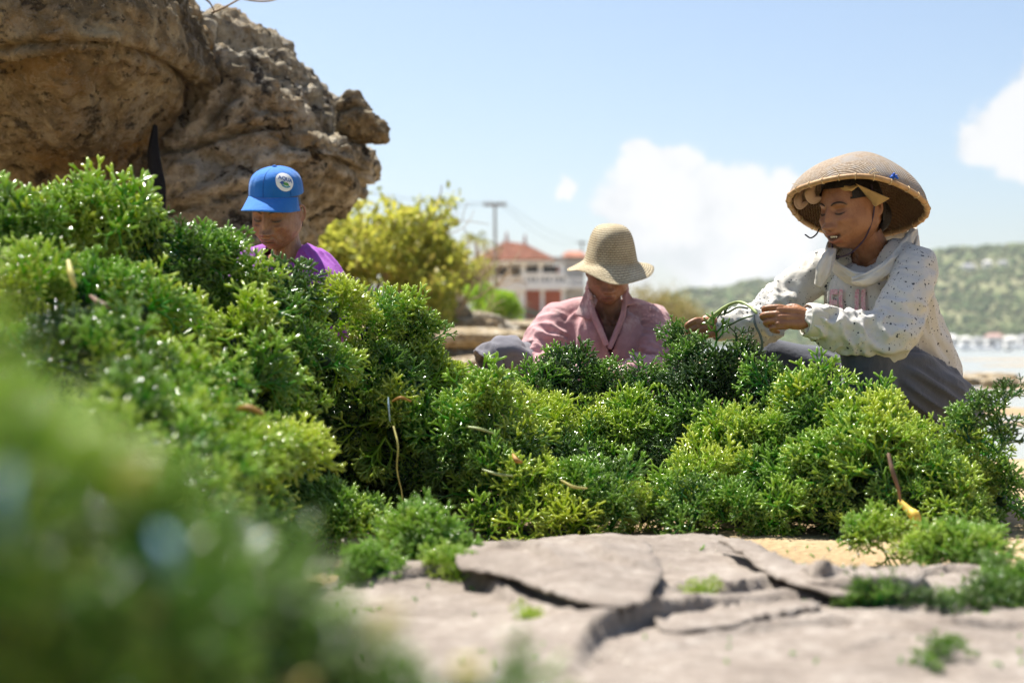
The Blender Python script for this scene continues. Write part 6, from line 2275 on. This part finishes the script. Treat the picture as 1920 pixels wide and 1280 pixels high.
# blue cap
m_cap = cloth_mat('blue_cap_cotton', (0.018, 0.155, 0.50), 0.14, 800, 0.85, 0.15)
m_capd = cloth_mat('blue_cap_seam', (0.012, 0.10, 0.36), 0.1, 800, 0.85, 0.1)
Mc = Mh3 @ Matrix.Translation((0, 0.004, 0.066)) @ Matrix.Rotation(math.radians(-2), 4, 'X') @ Matrix.Diagonal((1.03, 1.03, 0.76, 1.0))
NT = 72
pf = [(0.0006, .1085), (.020, .107), (.042, .1005), (.061, .088), (.0755, .068), (.083, .042), (.0855, .015), (.0865, -.006)]
pf = catmull([(a, b, 0) for a, b in pf], 5)[:, :2]
V, Fc = [], []
for (r_, z_) in pf:
    for j in range(NT):
        a = 2 * math.pi * j / NT
        seamd = min(abs((a - math.pi / 6 * 1.0 + math.pi / 6) % (math.pi / 3)), abs(math.pi / 3 - (a % (math.pi / 3))))
        sm = -0.0016 * math.exp(-(seamd / 0.05) ** 2)
        fr = max(0, -math.sin(a))
        V.append(((r_ + sm) * 0.93 * math.cos(a), (r_ + sm) * 1.14 * math.sin(a), z_ + 0.006 * fr * min(1, r_ / .06)))
for i in range(len(pf) - 1):
    for j in range(NT):
        k = (j + 1) % NT
        Fc.append((i * NT + j, i * NT + k, (i + 1) * NT + k, (i + 1) * NT + j))
V = tf(Mc, np.array(V))
capo = obj('cap', mesh_np('cap', V, Fc, m_cap), woman3)
bvh_c = BVHTree.FromPolygons([Vector(v) for v in V], Fc)
solid(capo, .002, 0)
# stitched seams
for k in range(6):
    a = math.pi / 3 * k - math.pi / 2
    path = []
    for (r_, z_) in pf[2::3]:
        path.append(Mc @ Vector(((r_ + .0012) * .93 * math.cos(a), (r_ + .0012) * 1.14 * math.sin(a), z_ + 0.006 * max(0, -math.sin(a)) * min(1, r_ / .06))))
    obj('seam', tube_mesh('seam', path, .0013, m_capd, 5, 3), capo)
bt = Mc @ Vector((0, 0, .112))
obj('top_button', mesh_np('top_button', *ell(bt, (.007, .007, .004)), m_cap), capo)
# visor
V, Fc = [], []
nu_, nv_ = 36, 12
for i in range(nv_ + 1):
    for j in range(nu_ + 1):
        a = math.radians(-168 + 156 * j / nu_)
        s = i / nv_
        u = (j / nu_) * 2 - 1
        r0x, r0y = .0865 * .93, .0865 * 1.14
        ext = 0.066 * (1 - abs(u) ** 3.2) ** .6 if abs(u) < 1 else 0
        x_ = r0x * math.cos(a) * (1 + 0.06 * s)
        y_ = r0y * math.sin(a) - ext * s
        z_ = -.004 + 0.006 * max(0, -math.sin(a)) - 0.034 * s - 0.030 * (u * u) * (0.25 + .75 * s)
        V.append((x_, y_, z_))
for i in range(nv_):
    for j in range(nu_):
        a = i * (nu_ + 1) + j
        Fc.append((a, a + nu_ + 1, a + nu_ + 2, a + 1))
vis = solid(obj('visor', mesh_np('visor', tf(Mc, np.array(V)), Fc, m_cap), capo), .0035, 0)
edge = [Mc @ Vector(V[nv_ * (nu_ + 1) + j]) for j in range(0, nu_ + 1, 3)]
obj('visor_edge', tube_mesh('visor_edge', edge, .0026, m_cap, 6, 4), capo)
# round white badge with lettering and a small hill-and-wave emblem
m_badge = plain('white_badge', (0.80, 0.80, 0.80), 0.6, 0.02, 20)
m_bblue = plain('badge_blue', (0.05, 0.12, 0.36), 0.6, 0.1)
m_bgreen = plain('badge_green', (0.10, 0.32, 0.08), 0.6, 0.1)
m_bteal = plain('badge_teal', (0.10, 0.36, 0.50), 0.6, 0.1)
bc = W(534.5, 340.5, 4.40)
bn = (bc - (Mc @ Vector((0, 0.01, .03)))).normalized()
hit = bvh_c.ray_cast(bc + bn * .1, -bn, .3)
bc, bn = hit[0], (hit[1] if hit[1].dot(bn) > 0 else -hit[1])
bux = Vector((0, 0, 1)).cross(bn).normalized()
buy = bn.cross(bux).normalized()
rl = math.radians(-14)
bux, buy = bux * math.cos(rl) + buy * math.sin(rl), buy * math.cos(rl) - bux * math.sin(rl)


def on_cap(name, pts2, mat, parent, lift, ringn=3):
    c2 = np.mean(pts2, 0)
    V, Fc = [], []
    n = len(pts2)
    for i in range(ringn + 1):
        for q in pts2:
            v2 = c2 + (np.array(q) - c2) * (i / ringn if i else .02)
            o_ = bc + bux * v2[0] + buy * v2[1] + bn * .05
            h = bvh_c.ray_cast(o_, -bn, .2)[0] or (bc + bux * v2[0] + buy * v2[1])
            V.append(h + bn * lift)
    for i in range(ringn):
        for j in range(n):
            k = (j + 1) % n
            Fc.append((i * n + j, i * n + k, (i + 1) * n + k, (i + 1) * n + j))
    Fc.append(tuple(range(n)))
    return obj(name, mesh_np(name, np.array(V), Fc, mat), parent)


circ = [(.0305 * math.cos(a), .0305 * math.sin(a)) for a in np.linspace(0, 2 * math.pi, 36, endpoint=False)]
badge = on_cap('badge', circ, m_badge, capo, .0026)
project_text('badge_lettering', 'AQUA', .0185, .0004, bc + buy * .0075, bux, buy, bvh_c, m_bblue, badge, 1, .0036, .92)
on_cap('badge_hill', [(-.018, -.010), (-.012, -.004), (-.007, -.0015), (-.001, -.005), (.005, -.002), (.011, -.004), (.016, -.010), (.006, -.0125), (-.006, -.012)], m_bgreen, badge, .0034, 2)
on_cap('badge_peak', [(-.019, -.010), (-.013, -.0035), (-.0085, -.0015), (-.006, -.006), (-.003, -.011), (-.01, -.012)], m_bblue, badge, .0038, 2)
on_cap('badge_wave', [(-.014, -.0115), (-.006, -.0155), (.004, -.017), (.014, -.014), (.021, -.008), (.0195, -.0125), (.013, -.0175), (.003, -.0202), (-.007, -.0185)], m_bteal, badge, .0036, 2)
# ------------------------------------------------------------------ brown woven mat: overlapping folded pieces on the sand
m_mat, t, p, _ = new_mat('grey_brown_sacking')
c = ocoord(t)
n = noise(t, c, 6, 8, 0.7)
n2 = noise(t, c, 38, 6, 0.75)
n3 = noise(t, c, 420, 2)
wx = mth(t, 'SINE', mth(t, 'MULTIPLY', nd(t, 'ShaderNodeSeparateXYZ', {0: vmap(t, c, (1, 1, 1), (0, 0, 0.5))}).outputs[0], 1400))
wy = mth(t, 'SINE', mth(t, 'MULTIPLY', nd(t, 'ShaderNodeSeparateXYZ', {0: vmap(t, c, (1, 1, 1), (0, 0, 0.5))}).outputs[1], 1400))
wv2 = mth(t, 'ADD', mth(t, 'MULTIPLY', mth(t, 'MULTIPLY', wx, wy), .25), .5)
f = mth(t, 'ADD', mth(t, 'MULTIPLY', n, 0.5), mth(t, 'MULTIPLY', n2, 0.5))
col = ramp(t, f, [(0.3, (0.16, 0.130, 0.105)), (0.5, (0.295, 0.25, 0.21)), (0.64, (0.47, 0.415, 0.36))])
col = mixc(t, mth(t, 'MULTIPLY', n3, 0.3), col, (0.16, 0.12, 0.09))
setp(t, p, base=col, rough=0.92, spec=0.15, sheen=0.1, normal=bump(t, mth(t, 'ADD', mth(t, 'MULTIPLY', n2, 1.0), mth(t, 'ADD', wv2, n3)), 0.006, 0.7))


def mat_piece(name, outline, base, seed, label, rise=0.0, curl=0.02, fold=0.012, th=0.005, step=0.013, ridges=(), folds=()):
    """piece of heavy cloth: outline in photo pixels projected on the ground, edges curled, soft folds"""
    P = np.array([(G(x, y, base).x, G(x, y, base).y) for x, y in outline])
    # ragged, curved border
    Q = np.concatenate([P, P[:1]])
    seg = np.concatenate([[0], np.cumsum(np.linalg.norm(np.diff(Q, axis=0), axis=1))])
    m_ = max(40, int(seg[-1] / step))
    s_ = np.linspace(0, seg[-1], m_, endpoint=False)
    ring = np.stack([np.interp(s_, seg, Q[:, 0]), np.interp(s_, seg, Q[:, 1])], 1)
    for _ in range(3):
        ring = .5 * ring + .25 * np.roll(ring, 1, 0) + .25 * np.roll(ring, -1, 0)
    ring += 0.009 * np.stack([fbm(np.concatenate([ring * 5, 0 * ring[:, :1]], 1), 3, seed=seed), fbm(np.concatenate([ring * 5, 0 * ring[:, :1] + 5], 1), 3, seed=seed)], 1)
    from mathutils.geometry import delaunay_2d_cdt
    lo, hi = ring.min(0), ring.max(0)
    gx_, gy_ = np.arange(lo[0], hi[0], step), np.arange(lo[1], hi[1], step)
    XX, YY = np.meshgrid(gx_, gy_)
    pts = np.stack([XX.ravel(), YY.ravel()], 1) + np.random.default_rng(seed).uniform(-.25, .25, (XX.size, 2)) * step
    inside = inpoly(pts[:, 0], pts[:, 1], [tuple(q) for q in ring])
    pts = pts[inside]
    dist = np.full(len(pts), 9.0)
    for i in range(0, len(ring)):
        dist = np.minimum(dist, np.hypot(pts[:, 0] - ring[i, 0], pts[:, 1] - ring[i, 1]))
    pts = pts[dist > step * .6]; dist = dist[dist > step * .6]
    allp = [Vector(q) for q in ring] + [Vector(q) for q in pts]
    vs, es, fs, *_r = delaunay_2d_cdt(allp, [], [list(range(len(ring)))], 1, 1e-6)
    V2 = np.array([(v.x, v.y) for v in vs])
    d = np.full(len(V2), 9.0)
    for i in range(len(ring)):
        d = np.minimum(d, np.hypot(V2[:, 0] - ring[i, 0], V2[:, 1] - ring[i, 1]))
    P3 = np.concatenate([V2, 0 * V2[:, :1]], 1)
    near_i = np.argmin(((V2[:, None, :] - ring[None, ::2, :]) ** 2).sum(2), 1)
    facing = ss(V2[:, 1] - ring[::2][near_i, 1], -0.4 * np.maximum(d, .004), 0.6 * np.maximum(d, .004))
    ed = np.exp(-d / 0.045) * (0.15 + 0.85 * facing)
    cu = 0.5 + fbm(P3 * 4.0, 2, seed=seed + 3)
    curl *= 0.55; rise *= 0.5; fold *= 0.75
    z = base * 0.85 + rise * ss(d, 0, .12) + fold * (0.8 * np.clip(ridged(P3 * np.array([2.6, 4.2, 1]), 2, seed + 5), -1, 1) + 0.6 * np.clip(ridged(P3 * np.array([5.0, 8.0, 1]), 2, seed + 15), -1, 1)) * (0.45 + 0.55 * ss(d, 0, .07)) + curl * ed * np.clip(cu, -0.15, 1.4) + 0.0035 * fbm(P3 * 13, 4, seed=seed + 8, gain=0.6)
    for (xa, ya, xb, yb, hgt, wid) in ridges:
        A, Bv = np.array(G(xa, ya, base))[:2], np.array(G(xb, yb, base))[:2]
        ab = Bv - A
        tt = np.clip(((V2 - A) @ ab) / (ab @ ab), 0, 1)
        dd = np.linalg.norm(V2 - (A + tt[:, None] * ab), axis=1)
        z += hgt * np.exp(-(dd / wid) ** 2) * np.sin(np.clip(tt, 0.02, 0.98) * math.pi) ** .6
    lean = np.zeros(len(V2))
    for pts_, hgt, wid in folds:
        L_ = np.array([np.array(G(x, y, base))[:2] for x, y in pts_])
        Lc = catmull(np.concatenate([L_, 0 * L_[:, :1]], 1), 8)[:, :2]
        ab = np.diff(Lc, axis=0)
        rel_ = V2[:, None, :] - Lc[None, :-1, :]
        tt = np.clip((rel_ * ab).sum(2) / (ab * ab).sum(1), 0, 1)
        dv_ = rel_ - tt[..., None] * ab
        dd = np.linalg.norm(dv_, axis=2)
        ni = np.argmin(dd, 1)
        ar = np.arange(len(V2))
        dmin = dd[ar, ni]
        along = (ni + tt[ar, ni]) / len(ab)
        sgn = np.where(dv_[ar, ni, 1] * np.sign(np.abs(ab[ni, 0]) + 1e-9) >= 0, 1.0, -1.0)
        sdist = dmin * sgn + 0.004 * fbm(P3 * 7, 2, seed=seed + 31)
        fade = np.sin(np.clip(along, 0.03, 0.97) * math.pi) ** 0.5 * (0.75 + 0.4 * pnoise(P3 * 5, seed + 77))
        prof_ = np.where(sdist > 0, np.exp(-sdist / wid), np.exp(sdist / 0.006)) * fade
        hgt = hgt * 1.1
        z += hgt * prof_
        lean += hgt * 0.9 * np.where(sdist > 0, np.exp(-sdist / 0.025), np.exp(sdist / 0.012)) * fade
    V2 = V2.copy()
    V2[:, 1] -= lean
    z = np.maximum(z, 0.012)
    o = obj(name, mesh_np(name, np.concatenate([V2, z[:, None]], 1), [tuple(f_) for f_ in fs], m_mat))
    solid(o, th, -1)
    return tag(o, label, 'sacking', 'pieces of brown sacking laid out on the sand')


mat_piece('sacking', [(560, 1140), (640, 1080), (740, 1040), (850, 1018), (905, 1012), (985, 1014), (1060, 1004), (1135, 1000), (1225, 1004), (1300, 1000), (1400, 1012), (1470, 1045), (1545, 1075), (1640, 1082), (1730, 1076), (1850, 1080), (1960, 1092), (2200, 1150), (2500, 1500), (300, 1500), (400, 1250)],
          0.040, 1, 'wide sheet of grey brown sacking with long folds spread over the sand in front', 0.02, .012, .012, step=0.0095, th=.004, folds=[
              ([(905, 1104), (1000, 1138), (1100, 1180), (1175, 1172)], .032, .08),
              ([(1075, 1275), (1095, 1235), (1150, 1202), (1250, 1178), (1330, 1166), (1452, 1140)], .050, .09),
              ([(1286, 1108), (1335, 1132), (1415, 1124), (1455, 1098)], .030, .05),
              ([(1235, 1150), (1270, 1128), (1300, 1110)], .020, .05),
              ([(1470, 1112), (1560, 1122), (1690, 1118), (1752, 1142), (1800, 1165)], .028, .06),
              ([(1690, 1104), (1770, 1092), (1850, 1100), (1960, 1122), (2050, 1150)], .030, .08),
              ([(700, 1110), (800, 1098), (880, 1102), (960, 1150), (1060, 1190)], .028, .09),
              ([(1255, 1235), (1400, 1205), (1560, 1190), (1640, 1200)], .016, .06),
              ([(1700, 1180), (1800, 1196), (1930, 1186)], .020, .05),
              ([(1480, 1165), (1600, 1172), (1750, 1210), (1900, 1240)], .012, .10),
              ([(1560, 1250), (1680, 1222), (1800, 1260)], .010, .08)])
mat_piece('sacking', [(860, 1050), (850, 1024), (905, 1014), (985, 1018), (1060, 1006), (1135, 1002), (1225, 1010), (1240, 1070), (1215, 1104), (1180, 1122), (1120, 1118), (1040, 1100), (985, 1080), (925, 1062)], 0.104, 2,
          'pale lobe of sacking before the middle heap, its edge lifted over a dark gap', .012, .016, .010, step=.010, th=.004, folds=[([(915, 1020), (990, 1030), (1065, 1062)], .030, .05), ([(1070, 1012), (1130, 1040), (1215, 1060)], .022, .05)])
mat_piece('sacking', [(1345, 1000), (1400, 1006), (1470, 1034), (1540, 1060), (1620, 1085), (1640, 1098), (1580, 1104), (1500, 1086), (1440, 1062), (1390, 1032)], 0.088, 5,
          'long lifted flap of sacking throwing a dark shadow along its lower edge', .010, .016, .010, step=.010)
mat_piece('sacking', [(1500, 1060), (1580, 1062), (1660, 1058), (1722, 1058), (1735, 1085), (1700, 1106), (1640, 1102), (1570, 1098), (1510, 1086)], 0.085, 6,
          'rolled piece of sacking with a turned over edge at the foot of the right heap', .030, .024, .008, step=.010, folds=[([(1515, 1088), (1600, 1096), (1690, 1096), (1728, 1078)], .030, .05), ([(1505, 1066), (1535, 1078), (1580, 1074)], .035, .03)])
mat_piece('sacking', [(1225, 1152), (1300, 1136), (1370, 1140), (1440, 1126), (1500, 1118), (1540, 1130), (1470, 1150), (1380, 1168), (1290, 1178), (1235, 1172)], 0.070, 8,
          'crumpled strip of sacking lying across the middle of the sheet', .010, .024, .014, step=.010)

# tiny scraps of weed, sand and shell grit strewn over the sacking
Rs = np.random.default_rng(77)
mbs, mbg = MB(), MB()
for k in range(420):
    px, py = Rs.uniform(600, 1950), 1015 + 250 * Rs.uniform() ** 1.3
    b = G(px, py, 0.048)
    d = Vector((Rs.normal(), Rs.normal(), .3)).normalized()
    L = Rs.uniform(.004, .016)
    if k % 3 == 0:
        mbs.add(*sweep([b + Vector((0, 0, .006)), b + d * L * .5 + Vector((0, 0, .010)), b + d * L + Vector((Rs.normal() * .003, 0, .008))], [.0016, .0018, .0008], n=5, sub=2))
    else:
        V, Fc = ell(b + Vector((0, 0, .004)), (L * .22, L * .22, L * .16), None, 6, 4)
        mbg.add(V, Fc)
me = mbs.mesh('seaweed_scraps', m_weed_r)
at = me.attributes.new('tone', 'FLOAT', 'POINT'); at.data.foreach_set('value', Rs.uniform(.2, 1, len(me.vertices)).astype(np.float32))
tag(obj('seaweed_scraps', me), 'tiny green scraps of weed strewn over the sacking', 'seaweed scraps', None, 'stuff')
tag(obj('shell_grit', mbg.mesh('shell_grit', plain('shell_grit', (0.62, 0.55, 0.45), 0.8, .3, 40))), 'pale shell grit and sand strewn over the sacking', 'grit', None, 'stuff')

# ------------------------------------------------------------------ loose weed, stalks and dead bits
def patch(px, py, D, rpx, n, seed):
    R = np.random.default_rng(seed)
    r = rpx / F * D
    z0 = 0.045
    if py < 1005:
        b = W(px, py, D)
        z0 = max(b.z - r * .6, 0.03)
    else:
        D = F * (CAMH - z0) / (py + rpx * .35 - HOR)
        r = rpx / F * D
        b = W(px, py, D)
    out = []
    for k in range(n):
        a, q = R.uniform(0, 6.28), math.sqrt(R.uniform(0, 1))
        out.append(Vector((b.x + r * q * math.cos(a), b.y + r * q * math.sin(a) * .8, z0 + (1 - q) * r * .55)))
    return out


tuf = 'loose seaweed tufts on the sacking and sand'
for k, (px, py, D, rpx, n, tone, sc, lab) in enumerate([
        (640, 975, 3.10, 52, 22, .55, .95, 'leafy seaweed tuft at the foot of the tall heap, above the blurred clump'), (585, 950, 3.15, 34, 10, .5, .9, 'small green tuft leaning on the foot of the tall heap'),
        (785, 1035, 2.85, 48, 20, .5, .9, 'seaweed tuft lying on the left end of the sacking'), (850, 1085, 2.70, 22, 7, .6, .7, 'low scrap of weed hanging over the left lobe of sacking'),
        (720, 1085, 2.65, 30, 9, .4, .8, 'tuft of seaweed half hidden behind the blurred clump'), (1795, 1045, 2.95, 50, 20, .55, .8, 'bright green tuft on the sand at the right foot of the heap'),
        (1735, 1050, 3.0, 24, 6, .65, .7, 'small bright tuft beside the yellow stalk'), (1652, 1145, 2.55, 22, 4, .25, .8, 'thin sprig standing on the sacking right of the middle'),
        (1838, 1140, 2.5, 22, 6, .2, .65, 'dark green tuft on the right part of the sacking'), (1895, 1125, 2.45, 30, 8, .3, .75, 'large dark green tuft at the right edge of the sacking'),
        (1755, 1150, 2.52, 16, 3, .25, .6, 'small sprig left of the dark tufts on the sacking'), (1100, 1098, 2.74, 12, 3, .8, .35, 'tiny yellow green scrap on the pale lobe of sacking'),
        (1325, 1128, 2.62, 14, 3, .85, .4, 'tiny yellow scrap in the torn hollow of the sacking'), (1725, 1255, 2.05, 12, 2, .3, .35, 'tiny dark sprig low on the front sheet'),
        (1770, 1240, 2.08, 10, 2, .25, .45, 'second tiny dark sprig low on the front sheet, further right'), (985, 1170, 2.4, 14, 3, .8, .4, 'yellow green scrap beside the blurred clump'),
        (1500, 1088, 2.80, 8, 2, .5, .35, 'green scrap caught under the lifted flap'), (1075, 1075, 2.85, 8, 2, .7, .3, 'tiny green scrap higher on the pale lobe'), (1640, 1010, 3.15, 26, 7, .6, .9, 'yellowish tuft hanging at the foot of the right heap')]):
    weed_real('seaweed_tuft', patch(px, py, D, rpx, n, 300 + k), 300 + k, lab, 'seaweed tuft', tuf, tone, sc)
for px, py, D, n, lab in [(1818, 830, 3.42, 3, 'tall dark sprig standing out of the right heap beside the trousers'), (1872, 850, 3.42, 4, 'rightmost tall sprig standing against the water')]:
    b = W(px, py, D)
    weed_real('seaweed_sprig', [b + Vector((0.012 * (k % 2), 0, 0.035 * k)) for k in range(n)], int(px), lab, 'seaweed sprig', 'tall sprigs standing on the heaps', .2, .95, [(0.15 * (-1) ** k, 0, 1) for k in range(n)])

m_yel = plain('yellow_dead_weed', (0.55, 0.38, 0.06), 0.5, 0.35, 30)
m_ylw = plain('pale_yellow_stem', (0.50, 0.45, 0.14), 0.45, 0.3, 30)
m_brn = plain('brown_twig', (0.16, 0.095, 0.06), 0.7, 0.3, 40)
m_oran = plain('orange_dead_weed', (0.36, 0.19, 0.04), 0.6, 0.3, 30)
def stalk(pts, rs, m, lab, cat, name='seaweed_stalk', group=None):
    return tag(obj(name, tube_mesh(name, [W(*q) for q in pts], rs, m, 7, 5)), lab, cat, group)


stalk([(1688, 940, 3.22), (1706, 958, 3.2), (1716, 968, 3.19), (1720, 990, 3.19), (1718, 1012, 3.19), (1722, 1030, 3.2)], [.006, .010, .013, .008, .011, .006], m_yel, 'yellow dead stalk hanging at the foot of the right heap', 'dead stalk')
stalk([(1666, 852, 3.17), (1674, 885, 3.15), (1684, 915, 3.15), (1688, 938, 3.17)], [.004, .005, .004, .003], m_brn, 'thin brown twig stuck in the front of the right heap', 'twig', 'brown_twig')
stalk([(738, 800, 3.30), (746, 835, 3.27), (744, 880, 3.28), (754, 930, 3.3), (750, 970, 3.32)], [.0022, .0022, .002, .0016, .0014], m_ylw, 'long thin strand hanging down over the dark hollow of the heap', 'seaweed strand')
stalk([(430, 770, 2.42), (462, 764, 2.38), (492, 776, 2.38)], [.003, .006, .004], m_oran, 'orange dead frond lying on the tall heap, lower one', 'dead frond')
stalk([(170, 555, 2.58), (190, 570, 2.55), (215, 578, 2.55)], [.003, .006, .003], m_brn, 'brown dead frond on the upper part of the tall heap', 'dead frond')
stalk([(128, 490, 2.6), (133, 515, 2.58), (140, 536, 2.58)], [.004, .006, .004], m_ylw, 'pale yellow dead stalk upright on the tall heap near the left edge', 'dead frond')
stalk([(736, 752, 3.3), (752, 745, 3.28), (770, 752, 3.3)], [.002, .0035, .002], m_oran, 'orange curl of dead weed on the front of the tall heap', 'dead frond')
stalk([(962, 852, 3.22), (968, 862, 3.2), (978, 866, 3.2)], [.003, .006, .003], m_oran, 'small orange dead bit on the middle heap', 'dead frond')
stalk([(728, 745, 3.28), (729, 765, 3.27), (731, 790, 3.28)], [.001, .0018, .001], plain('pale_blue_string', (0.45, 0.62, 0.72), 0.4), 'pale blue string end on the front of the tall heap', 'string')
for k, pts in enumerate([[(878, 800, 3.22), (900, 804, 3.21), (925, 812, 3.22)], [(905, 880, 3.2), (930, 888, 3.18), (960, 892, 3.2)], [(1052, 900, 3.17), (1075, 912, 3.16), (1100, 915, 3.18)], [(1690, 1010, 3.1), (1728, 1012, 3.05), (1775, 1025, 3.05)]]):
    stalk(pts, [.002, .0032, .002], m_strand if k != 2 else m_ylw, ['smooth pale stem lying across the left of the middle heap', 'bright green flat stem low on the left of the middle heap', 'pale stem on the bright front of the middle heap', 'green stem reaching over the sand tuft at the right'][k], 'seaweed stem', group='smooth stems on the heaps')
# blue plastic twine and pale dead tips among the blurred clump
for k, (pts, lab) in enumerate([([(20, 880, .50), (8, 960, .49), (22, 1040, .5)], 'blue plastic strip in the blurred clump at the left edge'), ([(300, 1000, .52), (318, 1040, .51), (312, 1085, .52)], 'blue plastic strip in the middle of the blurred clump')]):
    o = stalk(pts, [.0015, .003, .0015], plain('blue_plastic', (0.09, 0.19, 0.28), 0.4, .2), lab, 'plastic strip', 'plastic_strip')
for k, (px, py, D, r_) in enumerate([(250, 890, .56, .0036), (280, 1150, .58, .0034), (725, 1165, .62, .0040), (880, 1260, .66, .0040), (560, 1290, .62, .0034)]):
    b = W(px, py, D)
    mbp = MB()
    for q in range(3):
        a = q * 2.1 + k
        mbp.add(*sweep([b, b + Vector((math.cos(a) * r_ * 1.1, -.002, r_ * .8)), b + Vector((math.cos(a) * r_ * 1.8, 0, r_ * 1.6 * math.sin(a + 1)))], [r_ * .8, r_ * .75, r_ * .3], n=7, sub=3))
    tag(obj('dead_tip', mbp.mesh('dead_tip', m_ylw)), ['pale yellow dead tip in the upper part of the blurred clump', 'pale dead tip low in the blurred clump, left of the middle', 'pale yellow dead tip near the right end of the blurred clump', 'pale dead tip at the bottom right of the blurred clump', 'pale dead tip at the bottom edge in the blurred clump'][k], 'dead tip', 'pale dead tips in the blurred clump')
